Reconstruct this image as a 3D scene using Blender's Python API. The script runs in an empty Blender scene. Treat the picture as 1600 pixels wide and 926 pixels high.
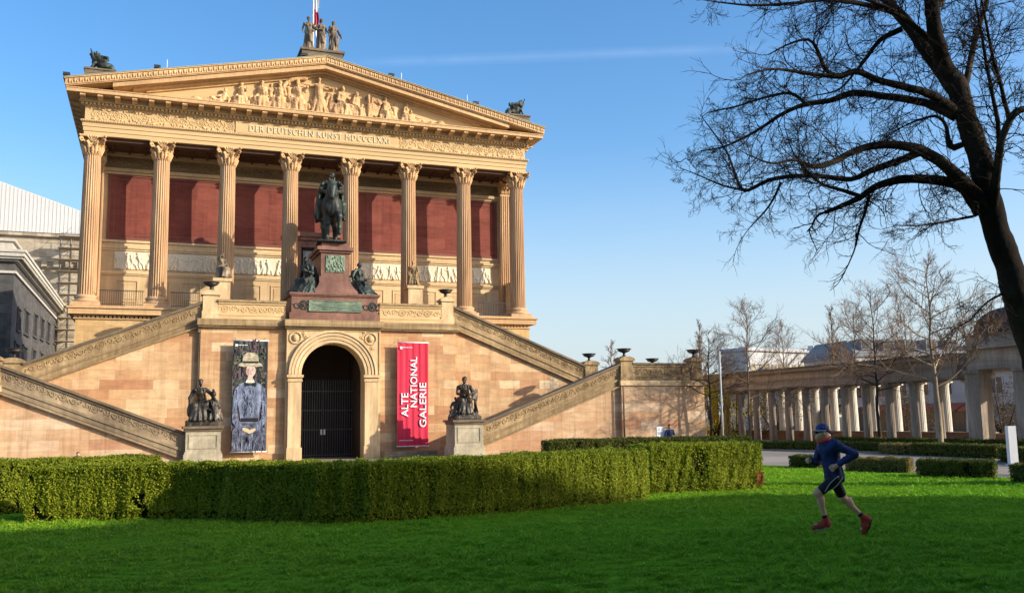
import bpy, math, random
import numpy as np
import openvdb as vdb
from mathutils import Matrix, Vector

SC = bpy.context.scene
COL = SC.collection
rnd = random.Random(7)
nr = np.random.default_rng(11)
PI = math.pi

# ------------------------------------------------------------------ camera
YAW, PITCH, ROLL, FPX = 0.36703, 0.13043, -0.014546, 1464.5
CAM = np.array([-10.634, -64.680, 1.85])
_f = np.array([math.sin(YAW)*math.cos(PITCH), math.cos(YAW)*math.cos(PITCH), math.sin(PITCH)])
_r0 = np.array([math.cos(YAW), -math.sin(YAW), 0.0]); _u0 = np.cross(_r0, _f)
RT = math.cos(ROLL)*_r0+math.sin(ROLL)*_u0
UP = -math.sin(ROLL)*_r0+math.cos(ROLL)*_u0
FW = _f
def ray(x, y): return (x-800)/FPX*RT-(y-463)/FPX*UP+FW
def at(x, y, D): return CAM+D*ray(x, y)
def onY(x, y, Y):
    d = ray(x, y); return CAM+(Y-CAM[1])/d[1]*d
def onZ(x, y, Z=0.0):
    d = ray(x, y); return CAM+(Z-CAM[2])/d[2]*d
cd = bpy.data.cameras.new('camera'); cam = bpy.data.objects.new('camera', cd); COL.objects.link(cam)
cam.matrix_world = Matrix(((RT[0], UP[0], -FW[0], CAM[0]), (RT[1], UP[1], -FW[1], CAM[1]), (RT[2], UP[2], -FW[2], CAM[2]), (0, 0, 0, 1)))
cd.sensor_width = 36; cd.lens = FPX*36/1600; cd.clip_end = 5000; cd.clip_start = 0.1
SC.camera = cam

# ------------------------------------------------------------------ light
SUN_AZ = math.radians(53); SUN_EL = math.radians(20.5)
SUND = np.array([math.sin(SUN_AZ)*math.cos(SUN_EL), -math.cos(SUN_AZ)*math.cos(SUN_EL), math.sin(SUN_EL)])
sd = bpy.data.lights.new('sun', 'SUN'); sd.energy = 2.5; sd.angle = math.radians(0.55); sd.color = (1.0, 0.94, 0.81)
so = bpy.data.objects.new('sun', sd); COL.objects.link(so)
so.rotation_euler = Vector(SUND).to_track_quat('Z', 'Y').to_euler(); so.location = (40, -60, 60)
W = bpy.data.worlds.new('World'); SC.world = W; W.use_nodes = True
wn = W.node_tree.nodes; wl = W.node_tree.links; wn.clear()
sky = wn.new('ShaderNodeTexSky'); sky.sky_type = 'NISHITA'; sky.sun_disc = False
sky.sun_elevation = SUN_EL; sky.sun_rotation = math.atan2(SUND[0], SUND[1])
sky.air_density = 1.0; sky.dust_density = 1.7; sky.ozone_density = 2.0
bg = wn.new('ShaderNodeBackground'); bg.inputs['Strength'].default_value = 0.111
wo = wn.new('ShaderNodeOutputWorld')
# a faint vapour trail high in the sky, laid out by direction
tc = wn.new('ShaderNodeTexCoord')
def wmath(op, a, b=None):
    n = wn.new('ShaderNodeMath'); n.operation = op
    for i, v in enumerate((a, b)):
        if v is None: continue
        if isinstance(v, (int, float)): n.inputs[i].default_value = v
        else: wl.new(v, n.inputs[i])
    return n.outputs[0]
A1 = ray(430, 104); A2 = ray(1160, 76); A1 /= np.linalg.norm(A1); A2 /= np.linalg.norm(A2)
NRM = np.cross(A1, A2); NRM /= np.linalg.norm(NRM)
def wdot(v):
    n = wn.new('ShaderNodeVectorMath'); n.operation = 'DOT_PRODUCT'; wl.new(tc.outputs['Generated'], n.inputs[0]); n.inputs[1].default_value = tuple(v); return n.outputs['Value']
off = wmath('ABSOLUTE', wdot(NRM))
band = wmath('POWER', wmath('MAXIMUM', wmath('SUBTRACT', 1.0, wmath('MULTIPLY', off, 1/0.0075)), 0.0), 1.2)
AX = A2-A1; AX = AX-NRM*np.dot(AX, NRM); AX /= np.linalg.norm(AX)
s0, s1 = float(A1@AX), float(A2@AX)
mr = wn.new('ShaderNodeMapRange'); mr.interpolation_type = 'SMOOTHSTEP'; wl.new(wdot(AX), mr.inputs[0]); mr.inputs[1].default_value = s0; mr.inputs[2].default_value = s0+0.3*(s1-s0)
mr2 = wn.new('ShaderNodeMapRange'); mr2.interpolation_type = 'SMOOTHSTEP'; wl.new(wdot(AX), mr2.inputs[0]); mr2.inputs[1].default_value = s1+0.06; mr2.inputs[2].default_value = s1-0.04
mid = (A1+A2)/2
inside = wmath('MULTIPLY', wmath('MULTIPLY', mr.outputs[0], mr2.outputs[0]), wmath('GREATER_THAN', wdot(mid), 0.5))
nz = wn.new('ShaderNodeTexNoise'); nz.inputs['Scale'].default_value = 24; wl.new(tc.outputs['Generated'], nz.inputs['Vector'])
fac = wmath('MULTIPLY', wmath('MULTIPLY', band, inside), wmath('MULTIPLY', nz.outputs['Fac'], 0.055))
hs = wn.new('ShaderNodeHueSaturation'); hs.inputs['Saturation'].default_value = 1.32; hs.inputs['Value'].default_value = 1.0
wl.new(sky.outputs[0], hs.inputs['Color'])
mx = wn.new('ShaderNodeMixRGB'); wl.new(fac, mx.inputs[0]); wl.new(hs.outputs[0], mx.inputs[1]); mx.inputs[2].default_value = (9, 10, 11, 1)
tint = wn.new('ShaderNodeMixRGB'); tint.blend_type = 'MULTIPLY'; tint.inputs[0].default_value = 1; tint.inputs[2].default_value = (1.03, .985, 1.0, 1); wl.new(mx.outputs[0], tint.inputs[1]); 
# pale haze low in the sky, a little uneven
sz = wdot((0, 0, 1)); hz = wn.new('ShaderNodeMapRange'); hz.interpolation_type = 'SMOOTHSTEP'; wl.new(sz, hz.inputs[0]); hz.inputs[1].default_value = .30; hz.inputs[2].default_value = .0; hz.inputs[3].default_value = 0; hz.inputs[4].default_value = .82
mpv = wn.new('ShaderNodeMapping'); mpv.inputs['Scale'].default_value = (2.2, 2.2, 9.0); wl.new(tc.outputs['Generated'], mpv.inputs['Vector'])
n2 = wn.new('ShaderNodeTexNoise'); n2.inputs['Scale'].default_value = 2.0; n2.inputs['Detail'].default_value = 6; n2.inputs['Roughness'].default_value = .6; wl.new(mpv.outputs[0], n2.inputs['Vector'])
hf = wmath('MULTIPLY', hz.outputs[0], wmath('ADD', .72, wmath('MULTIPLY', n2.outputs['Fac'], .5)))
hm = wn.new('ShaderNodeMixRGB'); wl.new(hf, hm.inputs[0]); wl.new(tint.outputs[0], hm.inputs[1]); hm.inputs[2].default_value = (2.55, 2.95, 3.3, 1); wl.new(hm.outputs[0], bg.inputs['Color']); wl.new(bg.outputs[0], wo.inputs['Surface'])
SC.view_settings.view_transform = 'Standard'; SC.view_settings.look = 'None'
SC.view_settings.exposure = 1.26; SC.view_settings.gamma = 1.0; SC.view_settings.use_curve_mapping = False
SC.render.engine = 'CYCLES'; SC.cycles.max_bounces = 6; SC.cycles.diffuse_bounces = 2; SC.cycles.glossy_bounces = 2
SC.cycles.use_denoising = True

# ------------------------------------------------------------------ materials
def newmat(name):
    m = bpy.data.materials.new(name); m.use_nodes = True
    nt = m.node_tree; b = nt.nodes['Principled BSDF']; return m, nt, b
def ramp(nt, stops, fac):
    r = nt.nodes.new('ShaderNodeValToRGB'); e = r.color_ramp.elements
    while len(e) < len(stops): e.new(0.5)
    for el, (p, c) in zip(e, stops): el.position = p; el.color = (*c, 1)
    nt.links.new(fac, r.inputs[0]); return r.outputs[0]
def noise(nt, scale, detail=4, rough=0.6, vec=None, dist=0):
    n = nt.nodes.new('ShaderNodeTexNoise'); n.inputs['Scale'].default_value = scale; n.inputs['Detail'].default_value = detail
    n.inputs['Roughness'].default_value = rough; n.inputs['Distortion'].default_value = dist
    if vec is not None: nt.links.new(vec, n.inputs['Vector'])
    return n.outputs['Fac']
def mixc(nt, mode, fac, a, b):
    n = nt.nodes.new('ShaderNodeMixRGB'); n.blend_type = mode
    for i, v in enumerate((fac, a, b)):
        if isinstance(v, (int, float)): n.inputs[i].default_value = v
        elif isinstance(v, tuple): n.inputs[i].default_value = (*v, 1)
        else: nt.links.new(v, n.inputs[i])
    return n.outputs[0]
def pos(nt): return nt.nodes.new('ShaderNodeNewGeometry').outputs['Position']
def bump(nt, b, h, strength=0.4, dist=0.02):
    n = nt.nodes.new('ShaderNodeBump'); n.inputs['Strength'].default_value = strength; n.inputs['Distance'].default_value = dist
    nt.links.new(h, n.inputs['Height']); nt.links.new(n.outputs[0], b.inputs['Normal'])
def mapped(nt, sx, sy, sz):
    mp = nt.nodes.new('ShaderNodeMapping'); mp.inputs['Scale'].default_value = (sx, sy, sz); nt.links.new(pos(nt), mp.inputs['Vector']); return mp.outputs[0]

def block_stone(name, stops, bw, bh, mortar=0.008, stain=(0.45, 0.32, 0.2), stain_amt=0.35, mort_col=(0.16, 0.11, 0.07), zoff=0.0, mortar_amt=0.55):
    m, nt, b = newmat(name)
    sp = nt.nodes.new('ShaderNodeSeparateXYZ'); nt.links.new(pos(nt), sp.inputs[0])
    ad = nt.nodes.new('ShaderNodeMath'); nt.links.new(sp.outputs[0], ad.inputs[0]); nt.links.new(sp.outputs[1], ad.inputs[1])
    az = nt.nodes.new('ShaderNodeMath'); nt.links.new(sp.outputs[2], az.inputs[0]); az.inputs[1].default_value = zoff
    cb = nt.nodes.new('ShaderNodeCombineXYZ'); nt.links.new(ad.outputs[0], cb.inputs[0]); nt.links.new(az.outputs[0], cb.inputs[1])
    br = nt.nodes.new('ShaderNodeTexBrick'); nt.links.new(cb.outputs[0], br.inputs['Vector'])
    br.inputs['Scale'].default_value = 1; br.inputs['Brick Width'].default_value = bw; br.inputs['Row Height'].default_value = bh
    br.inputs['Mortar Size'].default_value = mortar; br.inputs['Mortar Smooth'].default_value = 0.3
    br.offset = 0.43; br.squash = 1.5; br.squash_frequency = 3
    br.inputs['Color1'].default_value = (0, 0, 0, 1); br.inputs['Color2'].default_value = (1, 1, 1, 1); br.inputs['Mortar'].default_value = (0.5, 0.5, 0.5, 1)
    base = ramp(nt, stops, br.outputs['Color'])
    st = noise(nt, 0.35, 5, 0.65, mapped(nt, 1, 1, 0.8)); stf = ramp(nt, [(0.42, (0, 0, 0)), (0.75, (1, 1, 1))], st)
    mul = nt.nodes.new('ShaderNodeMath'); mul.operation = 'MULTIPLY'; nt.links.new(stf, mul.inputs[0]); mul.inputs[1].default_value = stain_amt
    base = mixc(nt, 'MULTIPLY', mul.outputs[0], base, stain)
    cloud = noise(nt, 1.7, 6, 0.7, mapped(nt, 0.6, 0.6, 2.2))
    base = mixc(nt, 'MULTIPLY', 1.0, base, ramp(nt, [(0.25, (0.74, 0.72, 0.7)), (0.75, (1.18, 1.16, 1.12))], cloud))
    rain = noise(nt, 1.0, 6, 0.75, mapped(nt, 2.4, 2.4, .12)); base = mixc(nt, 'MULTIPLY', 1.0, base, ramp(nt, [(0.32, (0.74, 0.71, 0.68)), (0.5, (1, 1, 1)), (0.75, (1.06, 1.06, 1.05))], rain))
    fine = noise(nt, 14, 5, 0.7)
    base = mixc(nt, 'MULTIPLY', 0.8, base, ramp(nt, [(0.3, (0.82, 0.82, 0.82)), (0.7, (1.12, 1.12, 1.12))], fine))
    mm = nt.nodes.new('ShaderNodeMath'); mm.operation = 'MULTIPLY'; nt.links.new(br.outputs['Fac'], mm.inputs[0]); mm.inputs[1].default_value = mortar_amt
    base = mixc(nt, 'MIX', mm.outputs[0], base, mort_col)
    nt.links.new(base, b.inputs['Base Color']); b.inputs['Roughness'].default_value = 0.85; b.inputs['Specular IOR Level'].default_value = 0.25
    hh = mixc(nt, 'SUBTRACT', 0.6, fine, br.outputs['Fac'])
    bump(nt, b, hh, 0.5, 0.015)
    return m

def plain(name, c, var=0.18, scale=2.0, rough=0.8, spec=0.3, metallic=0.0, streak=0.0, c2=None, bstr=0.35, bdist=0.01):
    m, nt, b = newmat(name)
    n1 = noise(nt, scale, 6, 0.65); n2 = noise(nt, scale*9, 4, 0.6)
    lo = tuple(1-1.6*var for _ in c); hi = tuple(1+1.2*var for _ in c)
    base = mixc(nt, 'MIX', ramp(nt, [(0.4, (0, 0, 0)), (0.66, (1, 1, 1))], n1), tuple(c), tuple(c2 or c))
    base = mixc(nt, 'MULTIPLY', 1.0, base, ramp(nt, [(0.28, lo), (0.72, hi)], n1))
    base = mixc(nt, 'MULTIPLY', 0.7, base, ramp(nt, [(0.3, (1-var, )*3), (0.7, (1+var*.7, )*3)], n2))
    if streak:
        sn = noise(nt, 1.0, 5, 0.7, mapped(nt, 5, 5, 0.35))
        base = mixc(nt, 'MULTIPLY', 1.0, base, ramp(nt, [(0.3, (1-streak, 1-streak*1.05, 1-streak*1.1)), (0.62, (1.08, 1.08, 1.08))], sn))
    nt.links.new(base, b.inputs['Base Color']); b.inputs['Roughness'].default_value = rough; b.inputs['Specular IOR Level'].default_value = spec; b.inputs['Metallic'].default_value = metallic
    if bstr: bump(nt, b, n2, bstr, bdist)
    return m

MT = {}
MT['wall'] = block_stone('sandstone_blocks', [(0.0, (0.45, 0.22, 0.115)), (0.12, (0.53, 0.30, 0.155)), (0.4, (0.585, 0.365, 0.19)), (0.7, (0.63, 0.41, 0.22)), (0.88, (0.69, 0.49, 0.28)), (1.0, (0.76, 0.58, 0.37))], 1.45, 0.56, 0.006, stain=(0.72, 0.5, 0.38), stain_amt=0.5, mortar_amt=0.65, mort_col=(0.27, 0.15, 0.075))
MT['wallpink'] = block_stone('rosy_sandstone_blocks', [(0.0, (0.47, 0.25, 0.145)), (0.15, (0.55, 0.34, 0.195)), (0.5, (0.60, 0.405, 0.24)), (0.85, (0.65, 0.46, 0.30)), (1.0, (0.71, 0.54, 0.37))], 1.45, 0.56, 0.006, stain=(0.75, 0.55, 0.42), stain_amt=0.5, mortar_amt=0.65, mort_col=(0.28, 0.17, 0.1))
MT['podium'] = block_stone('podium_sandstone', [(0.0, (0.56, 0.35, 0.16)), (0.5, (0.63, 0.41, 0.19)), (1.0, (0.69, 0.48, 0.24))], 1.6, 0.62, 0.006, stain=(0.75, 0.6, 0.45), stain_amt=0.3, mortar_amt=0.4, mort_col=(0.32, 0.2, 0.1))
MT['stone'] = plain('carved_sandstone', (0.58, 0.35, 0.165), 0.18, 1.4, c2=(0.67, 0.44, 0.22), streak=0.18, bstr=0.4)
MT['column'] = plain('column_sandstone', (0.56, 0.34, 0.175), 0.16, 0.8, c2=(0.64, 0.42, 0.235), streak=0.2, bstr=0.3)
MT['pale'] = plain('pale_sandstone', (0.61, 0.42, 0.22), 0.14, 1.5, c2=(0.69, 0.50, 0.28), streak=0.12)
MT['relief'] = plain('cream_relief_stone', (0.78, 0.68, 0.48), 0.08, 2.5)
MT['frieze'] = plain('frieze_stone', (0.62, 0.42, 0.205), 0.14, 2.0)
MT['weather'] = plain('weathered_sandstone', (0.35, 0.235, 0.115), 0.28, 0.9, c2=(0.47, 0.325, 0.165), streak=0.4)
MT['darkcap'] = plain('sooty_stone_coping', (0.14, 0.105, 0.07), 0.3, 1.2, c2=(0.24, 0.17, 0.10), streak=0.2)
MT['greypost'] = plain('grey_weathered_stone', (0.26, 0.19, 0.115), 0.28, 1.2, c2=(0.38, 0.28, 0.165), streak=0.35)
MT['ped'] = plain('greenish_grey_stone', (0.42, 0.36, 0.25), 0.2, 1.5, c2=(0.5, 0.42, 0.28), streak=0.25)
MT['bronze'] = plain('dark_bronze', (0.040, 0.042, 0.036), 0.4, 2.6, rough=0.55, spec=0.45, metallic=0.45, c2=(0.07, 0.095, 0.075), bstr=0.3)
MT['bronzebrown'] = plain('brown_bronze', (0.05, 0.04, 0.03), 0.3, 2.0, rough=0.5, spec=0.5, metallic=0.4, c2=(0.085, 0.07, 0.05), bstr=0.3)
MT['verdigris'] = plain('green_bronze', (0.16, 0.22, 0.15), 0.35, 5.0, rough=0.55, c2=(0.25, 0.30, 0.20), metallic=0.2)
MT['sootstatue'] = plain('sooty_sandstone', (0.16, 0.12, 0.08), 0.35, 2.5, c2=(0.30, 0.23, 0.15), streak=0.3)
MT['granite'] = plain('red_granite', (0.19, 0.085, 0.055), 0.22, 3, rough=0.5, spec=0.4, c2=(0.24, 0.115, 0.075), streak=.2)
MT['redwall'] = block_stone('red_painted_plaster', [(0, (.205, .056, .040)), (.5, (.24, .066, .047)), (1, (.275, .08, .056))], 2.4, .86, .006, stain=(.7, .62, .6), stain_amt=.4, mort_col=(.12, .04, .03), mortar_amt=.35)
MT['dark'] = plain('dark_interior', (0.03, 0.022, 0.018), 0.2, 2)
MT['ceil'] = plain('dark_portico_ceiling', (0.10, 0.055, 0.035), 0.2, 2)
MT['iron'] = plain('black_iron', (0.03, 0.03, 0.03), 0.2, 5, rough=0.5, spec=0.4)
MT['grille'] = plain('grey_gate_iron', (0.09, 0.09, 0.09), 0.2, 5, rough=0.45, spec=0.5)
MT['urn'] = plain('black_iron_urn', (0.035, 0.032, 0.03), 0.25, 4, rough=0.5, spec=0.5, metallic=0.3)
MT['roof'] = plain('green_copper_roof', (0.30, 0.36, 0.30), 0.2, 1, rough=0.6, c2=(0.38, 0.42, 0.34))
MT['white'] = plain('white_paint', (0.78, 0.78, 0.78), 0.05, 2, rough=0.5)
MT['redpaint'] = plain('red_paint', (0.5, 0.02, 0.04), 0.1, 4, rough=0.5)
MT['colon'] = plain('grey_brown_sandstone', (0.32, 0.25, 0.18), 0.22, 1.3, c2=(0.42, 0.335, 0.25), streak=0.3)
MT['colback'] = plain('sunlit_column_stone', (0.74, 0.67, 0.55), 0.1, 1.3, c2=(0.78, 0.71, 0.6), streak=0.1)  # paler than the front row: sunlight painted into the back columns
MT['lowwall'] = block_stone('brown_brick', [(0, (0.22, 0.12, 0.075)), (1, (0.32, 0.19, 0.12))], 0.5, 0.16, 0.01)
MT['bark'] = plain('dark_bark', (0.026, 0.019, 0.014), 0.45, 3.5, rough=0.95, spec=0.1, c2=(0.05, 0.038, 0.026), streak=0.3, bstr=1.0, bdist=0.05)
MT['twig'] = plain('dark_twigs', (0.03, 0.021, 0.016), 0.3, 3, rough=0.9, spec=0.1, bstr=0)
MT['bark2'] = plain('grey_brown_bark', (0.16, 0.11, 0.07), 0.3, 2, rough=0.9, spec=0.1, c2=(0.25, 0.18, 0.11))
MT['twig2'] = plain('brown_twigs', (0.21, 0.135, 0.085), 0.3, 2, rough=0.9, spec=0.1, bstr=0)

# ------------------------------------------------------------------ mesh tools
def tag(o, label=None, cat=None, group=None, kind=None):
    if label: o['label'] = label
    if cat: o['category'] = cat
    if group: o['group'] = group
    if kind: o['kind'] = kind
    return o
def empty(name, loc=(0, 0, 0), label=None, cat=None, group=None):
    o = bpy.data.objects.new(name, None); COL.objects.link(o); o.location = loc; o.empty_display_size = 0.3
    return tag(o, label, cat, group)
def link(name, me, mat, parent=None):
    o = bpy.data.objects.new(name, me); COL.objects.link(o)
    if mat is not None and not me.materials: me.materials.append(mat)
    if parent is not None:
        o.parent = parent
        t = parent
        off = Vector((0, 0, 0))
        while t is not None: off += t.location; t = t.parent
        o.location = -off     # meshes are written in world coordinates
    return o
def pymesh(name, V, F, smooth=False):
    me = bpy.data.meshes.new(name); me.from_pydata([tuple(v) for v in V], [], F)
    if smooth:
        me.polygons.foreach_set('use_smooth', [True]*len(me.polygons))
    me.update(); return me
def npmesh(name, V, k, smooth=False, F=None):
    """V (n,3); faces are consecutive k-gons unless F (m,k) is given"""
    V = np.asarray(V, dtype=np.float32); me = bpy.data.meshes.new(name)
    if F is None: F = np.arange(len(V), dtype=np.int32).reshape(-1, k)
    F = np.asarray(F, dtype=np.int32); k = F.shape[1]
    me.vertices.add(len(V)); me.vertices.foreach_set('co', V.ravel())
    me.loops.add(F.size); me.loops.foreach_set('vertex_index', F.ravel())
    me.polygons.add(len(F)); me.polygons.foreach_set('loop_start', np.arange(0, F.size, k, dtype=np.int32))
    me.polygons.foreach_set('loop_total', np.full(len(F), k, dtype=np.int32))
    if smooth: me.polygons.foreach_set('use_smooth', np.ones(len(F), dtype=bool))
    me.update(calc_edges=True); me.validate(); return me

class MB:
    def __init__(s, f=None): s.V = []; s.F = []; s.n = 0; s.f = f; s.S = []
    def add(s, V, F, smooth=False):
        V = np.asarray(V, float)
        if s.f is not None: V = s.f(V)
        s.V.append(V); s.F += [tuple(i+s.n for i in f) for f in F]; s.S += [smooth]*len(F); s.n += len(V); return s
    def box(s, x0, x1, y0, y1, z0, z1):
        V = [(x0, y0, z0), (x1, y0, z0), (x1, y1, z0), (x0, y1, z0), (x0, y0, z1), (x1, y0, z1), (x1, y1, z1), (x0, y1, z1)]
        return s.add(V, [(0, 3, 2, 1), (4, 5, 6, 7), (0, 1, 5, 4), (1, 2, 6, 5), (2, 3, 7, 6), (3, 0, 4, 7)])
    def prism(s, P, y0, y1):      # P polygon of (x,z), extruded along y
        n = len(P); V = [(x, y0, z) for x, z in P]+[(x, y1, z) for x, z in P]
        F = [tuple(range(n)), tuple(range(2*n-1, n-1, -1))]+[(i, (i+1) % n, n+(i+1) % n, n+i) for i in range(n)]
        return s.add(V, F)
    def prismx(s, P, x0, x1):     # P polygon of (y,z), extruded along x
        n = len(P); V = [(x0, y, z) for y, z in P]+[(x1, y, z) for y, z in P]
        F = [tuple(range(n)), tuple(range(2*n-1, n-1, -1))]+[(i, (i+1) % n, n+(i+1) % n, n+i) for i in range(n)]
        return s.add(V, F)
    def prismz(s, P, z0, z1):
        n = len(P); V = [(x, y, z0) for x, y in P]+[(x, y, z1) for x, y in P]
        F = [tuple(range(n)), tuple(range(2*n-1, n-1, -1))]+[(i, (i+1) % n, n+(i+1) % n, n+i) for i in range(n)]
        return s.add(V, F)
    def lathe(s, prof, c, n=24, smooth=True, flute=None):
        V = []; F = []
        for j, (r, z) in enumerate(prof):
            for i in range(n):
                a = 2*PI*i/n; rr = r*(1 if flute is None else flute(i))
                V.append((c[0]+rr*math.cos(a), c[1]+rr*math.sin(a), c[2]+z))
        m = len(prof)
        for j in range(m-1):
            for i in range(n): F.append((j*n+i, j*n+(i+1) % n, (j+1)*n+(i+1) % n, (j+1)*n+i))
        F.append(tuple(range(n-1, -1, -1))); F.append(tuple((m-1)*n+i for i in range(n)))
        return s.add(V, F, smooth)
    def tube(s, P, R, n=6, cap=True, smooth=True):
        P = np.asarray(P, float); m = len(P); R = np.broadcast_to(np.asarray(R, float), (m,))
        T = np.gradient(P, axis=0); T /= np.linalg.norm(T, axis=1, keepdims=True)+1e-12
        ref = np.array([0, 0, 1.0]) if abs(T[0][2]) < 0.9 else np.array([1.0, 0, 0])
        V = []; a = np.linspace(0, 2*PI, n, endpoint=False)
        X = None
        for i in range(m):
            if X is None: X = np.cross(ref, T[i])
            X = X-T[i]*(X@T[i]); X /= np.linalg.norm(X)+1e-12; Yv = np.cross(T[i], X)
            V.append(P[i]+R[i]*(np.cos(a)[:, None]*X+np.sin(a)[:, None]*Yv))
        F = [(j*n+i, j*n+(i+1) % n, (j+1)*n+(i+1) % n, (j+1)*n+i) for j in range(m-1) for i in range(n)]
        if cap: F += [tuple(range(n-1, -1, -1)), tuple((m-1)*n+i for i in range(n))]
        return s.add(np.concatenate(V), F, smooth)
    def ball(s, c, r, n=8, m=5):
        r = np.broadcast_to(np.asarray(r, float), (3,))
        V = [(c[0], c[1], c[2]-r[2])]
        for j in range(1, m):
            b = -PI/2+PI*j/m
            for i in range(n): a = 2*PI*i/n; V.append((c[0]+r[0]*math.cos(b)*math.cos(a), c[1]+r[1]*math.cos(b)*math.sin(a), c[2]+r[2]*math.sin(b)))
        V.append((c[0], c[1], c[2]+r[2])); F = []
        for i in range(n): F.append((0, 1+(i+1) % n, 1+i))
        for j in range(m-2):
            for i in range(n): F.append((1+j*n+i, 1+j*n+(i+1) % n, 1+(j+1)*n+(i+1) % n, 1+(j+1)*n+i))
        k = 1+(m-2)*n
        for i in range(n): F.append((k+i, k+(i+1) % n, k+n))
        return s.add(V, F, True)
    def ring(s, u, v, w, R, t, n=16, m=5, a0=0, a1=2*PI):   # ring lying in the u-v (x,z) plane, w = -y outwards
        V = []; F = []; closed = abs(a1-a0-2*PI) < 1e-6; nn = n if closed else n+1
        for i in range(nn):
            a = a0+(a1-a0)*i/n
            for j in range(m):
                b = 2*PI*j/m; rr = R+t*math.cos(b)
                V.append((u+rr*math.cos(a), -(w+t*math.sin(b)), v+rr*math.sin(a)))
        for i in range(n):
            for j in range(m):
                F.append((i*m+j, i*m+(j+1) % m, ((i+1) % nn)*m+(j+1) % m, ((i+1) % nn)*m+j))
        return s.add(V, F, True)
    def build(s, name, mat, parent=None):
        V = np.concatenate(s.V); me = bpy.data.meshes.new(name); me.from_pydata(V.tolist(), [], s.F)
        me.polygons.foreach_set('use_smooth', s.S); me.update()
        return link(name, me, mat, parent)

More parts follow.
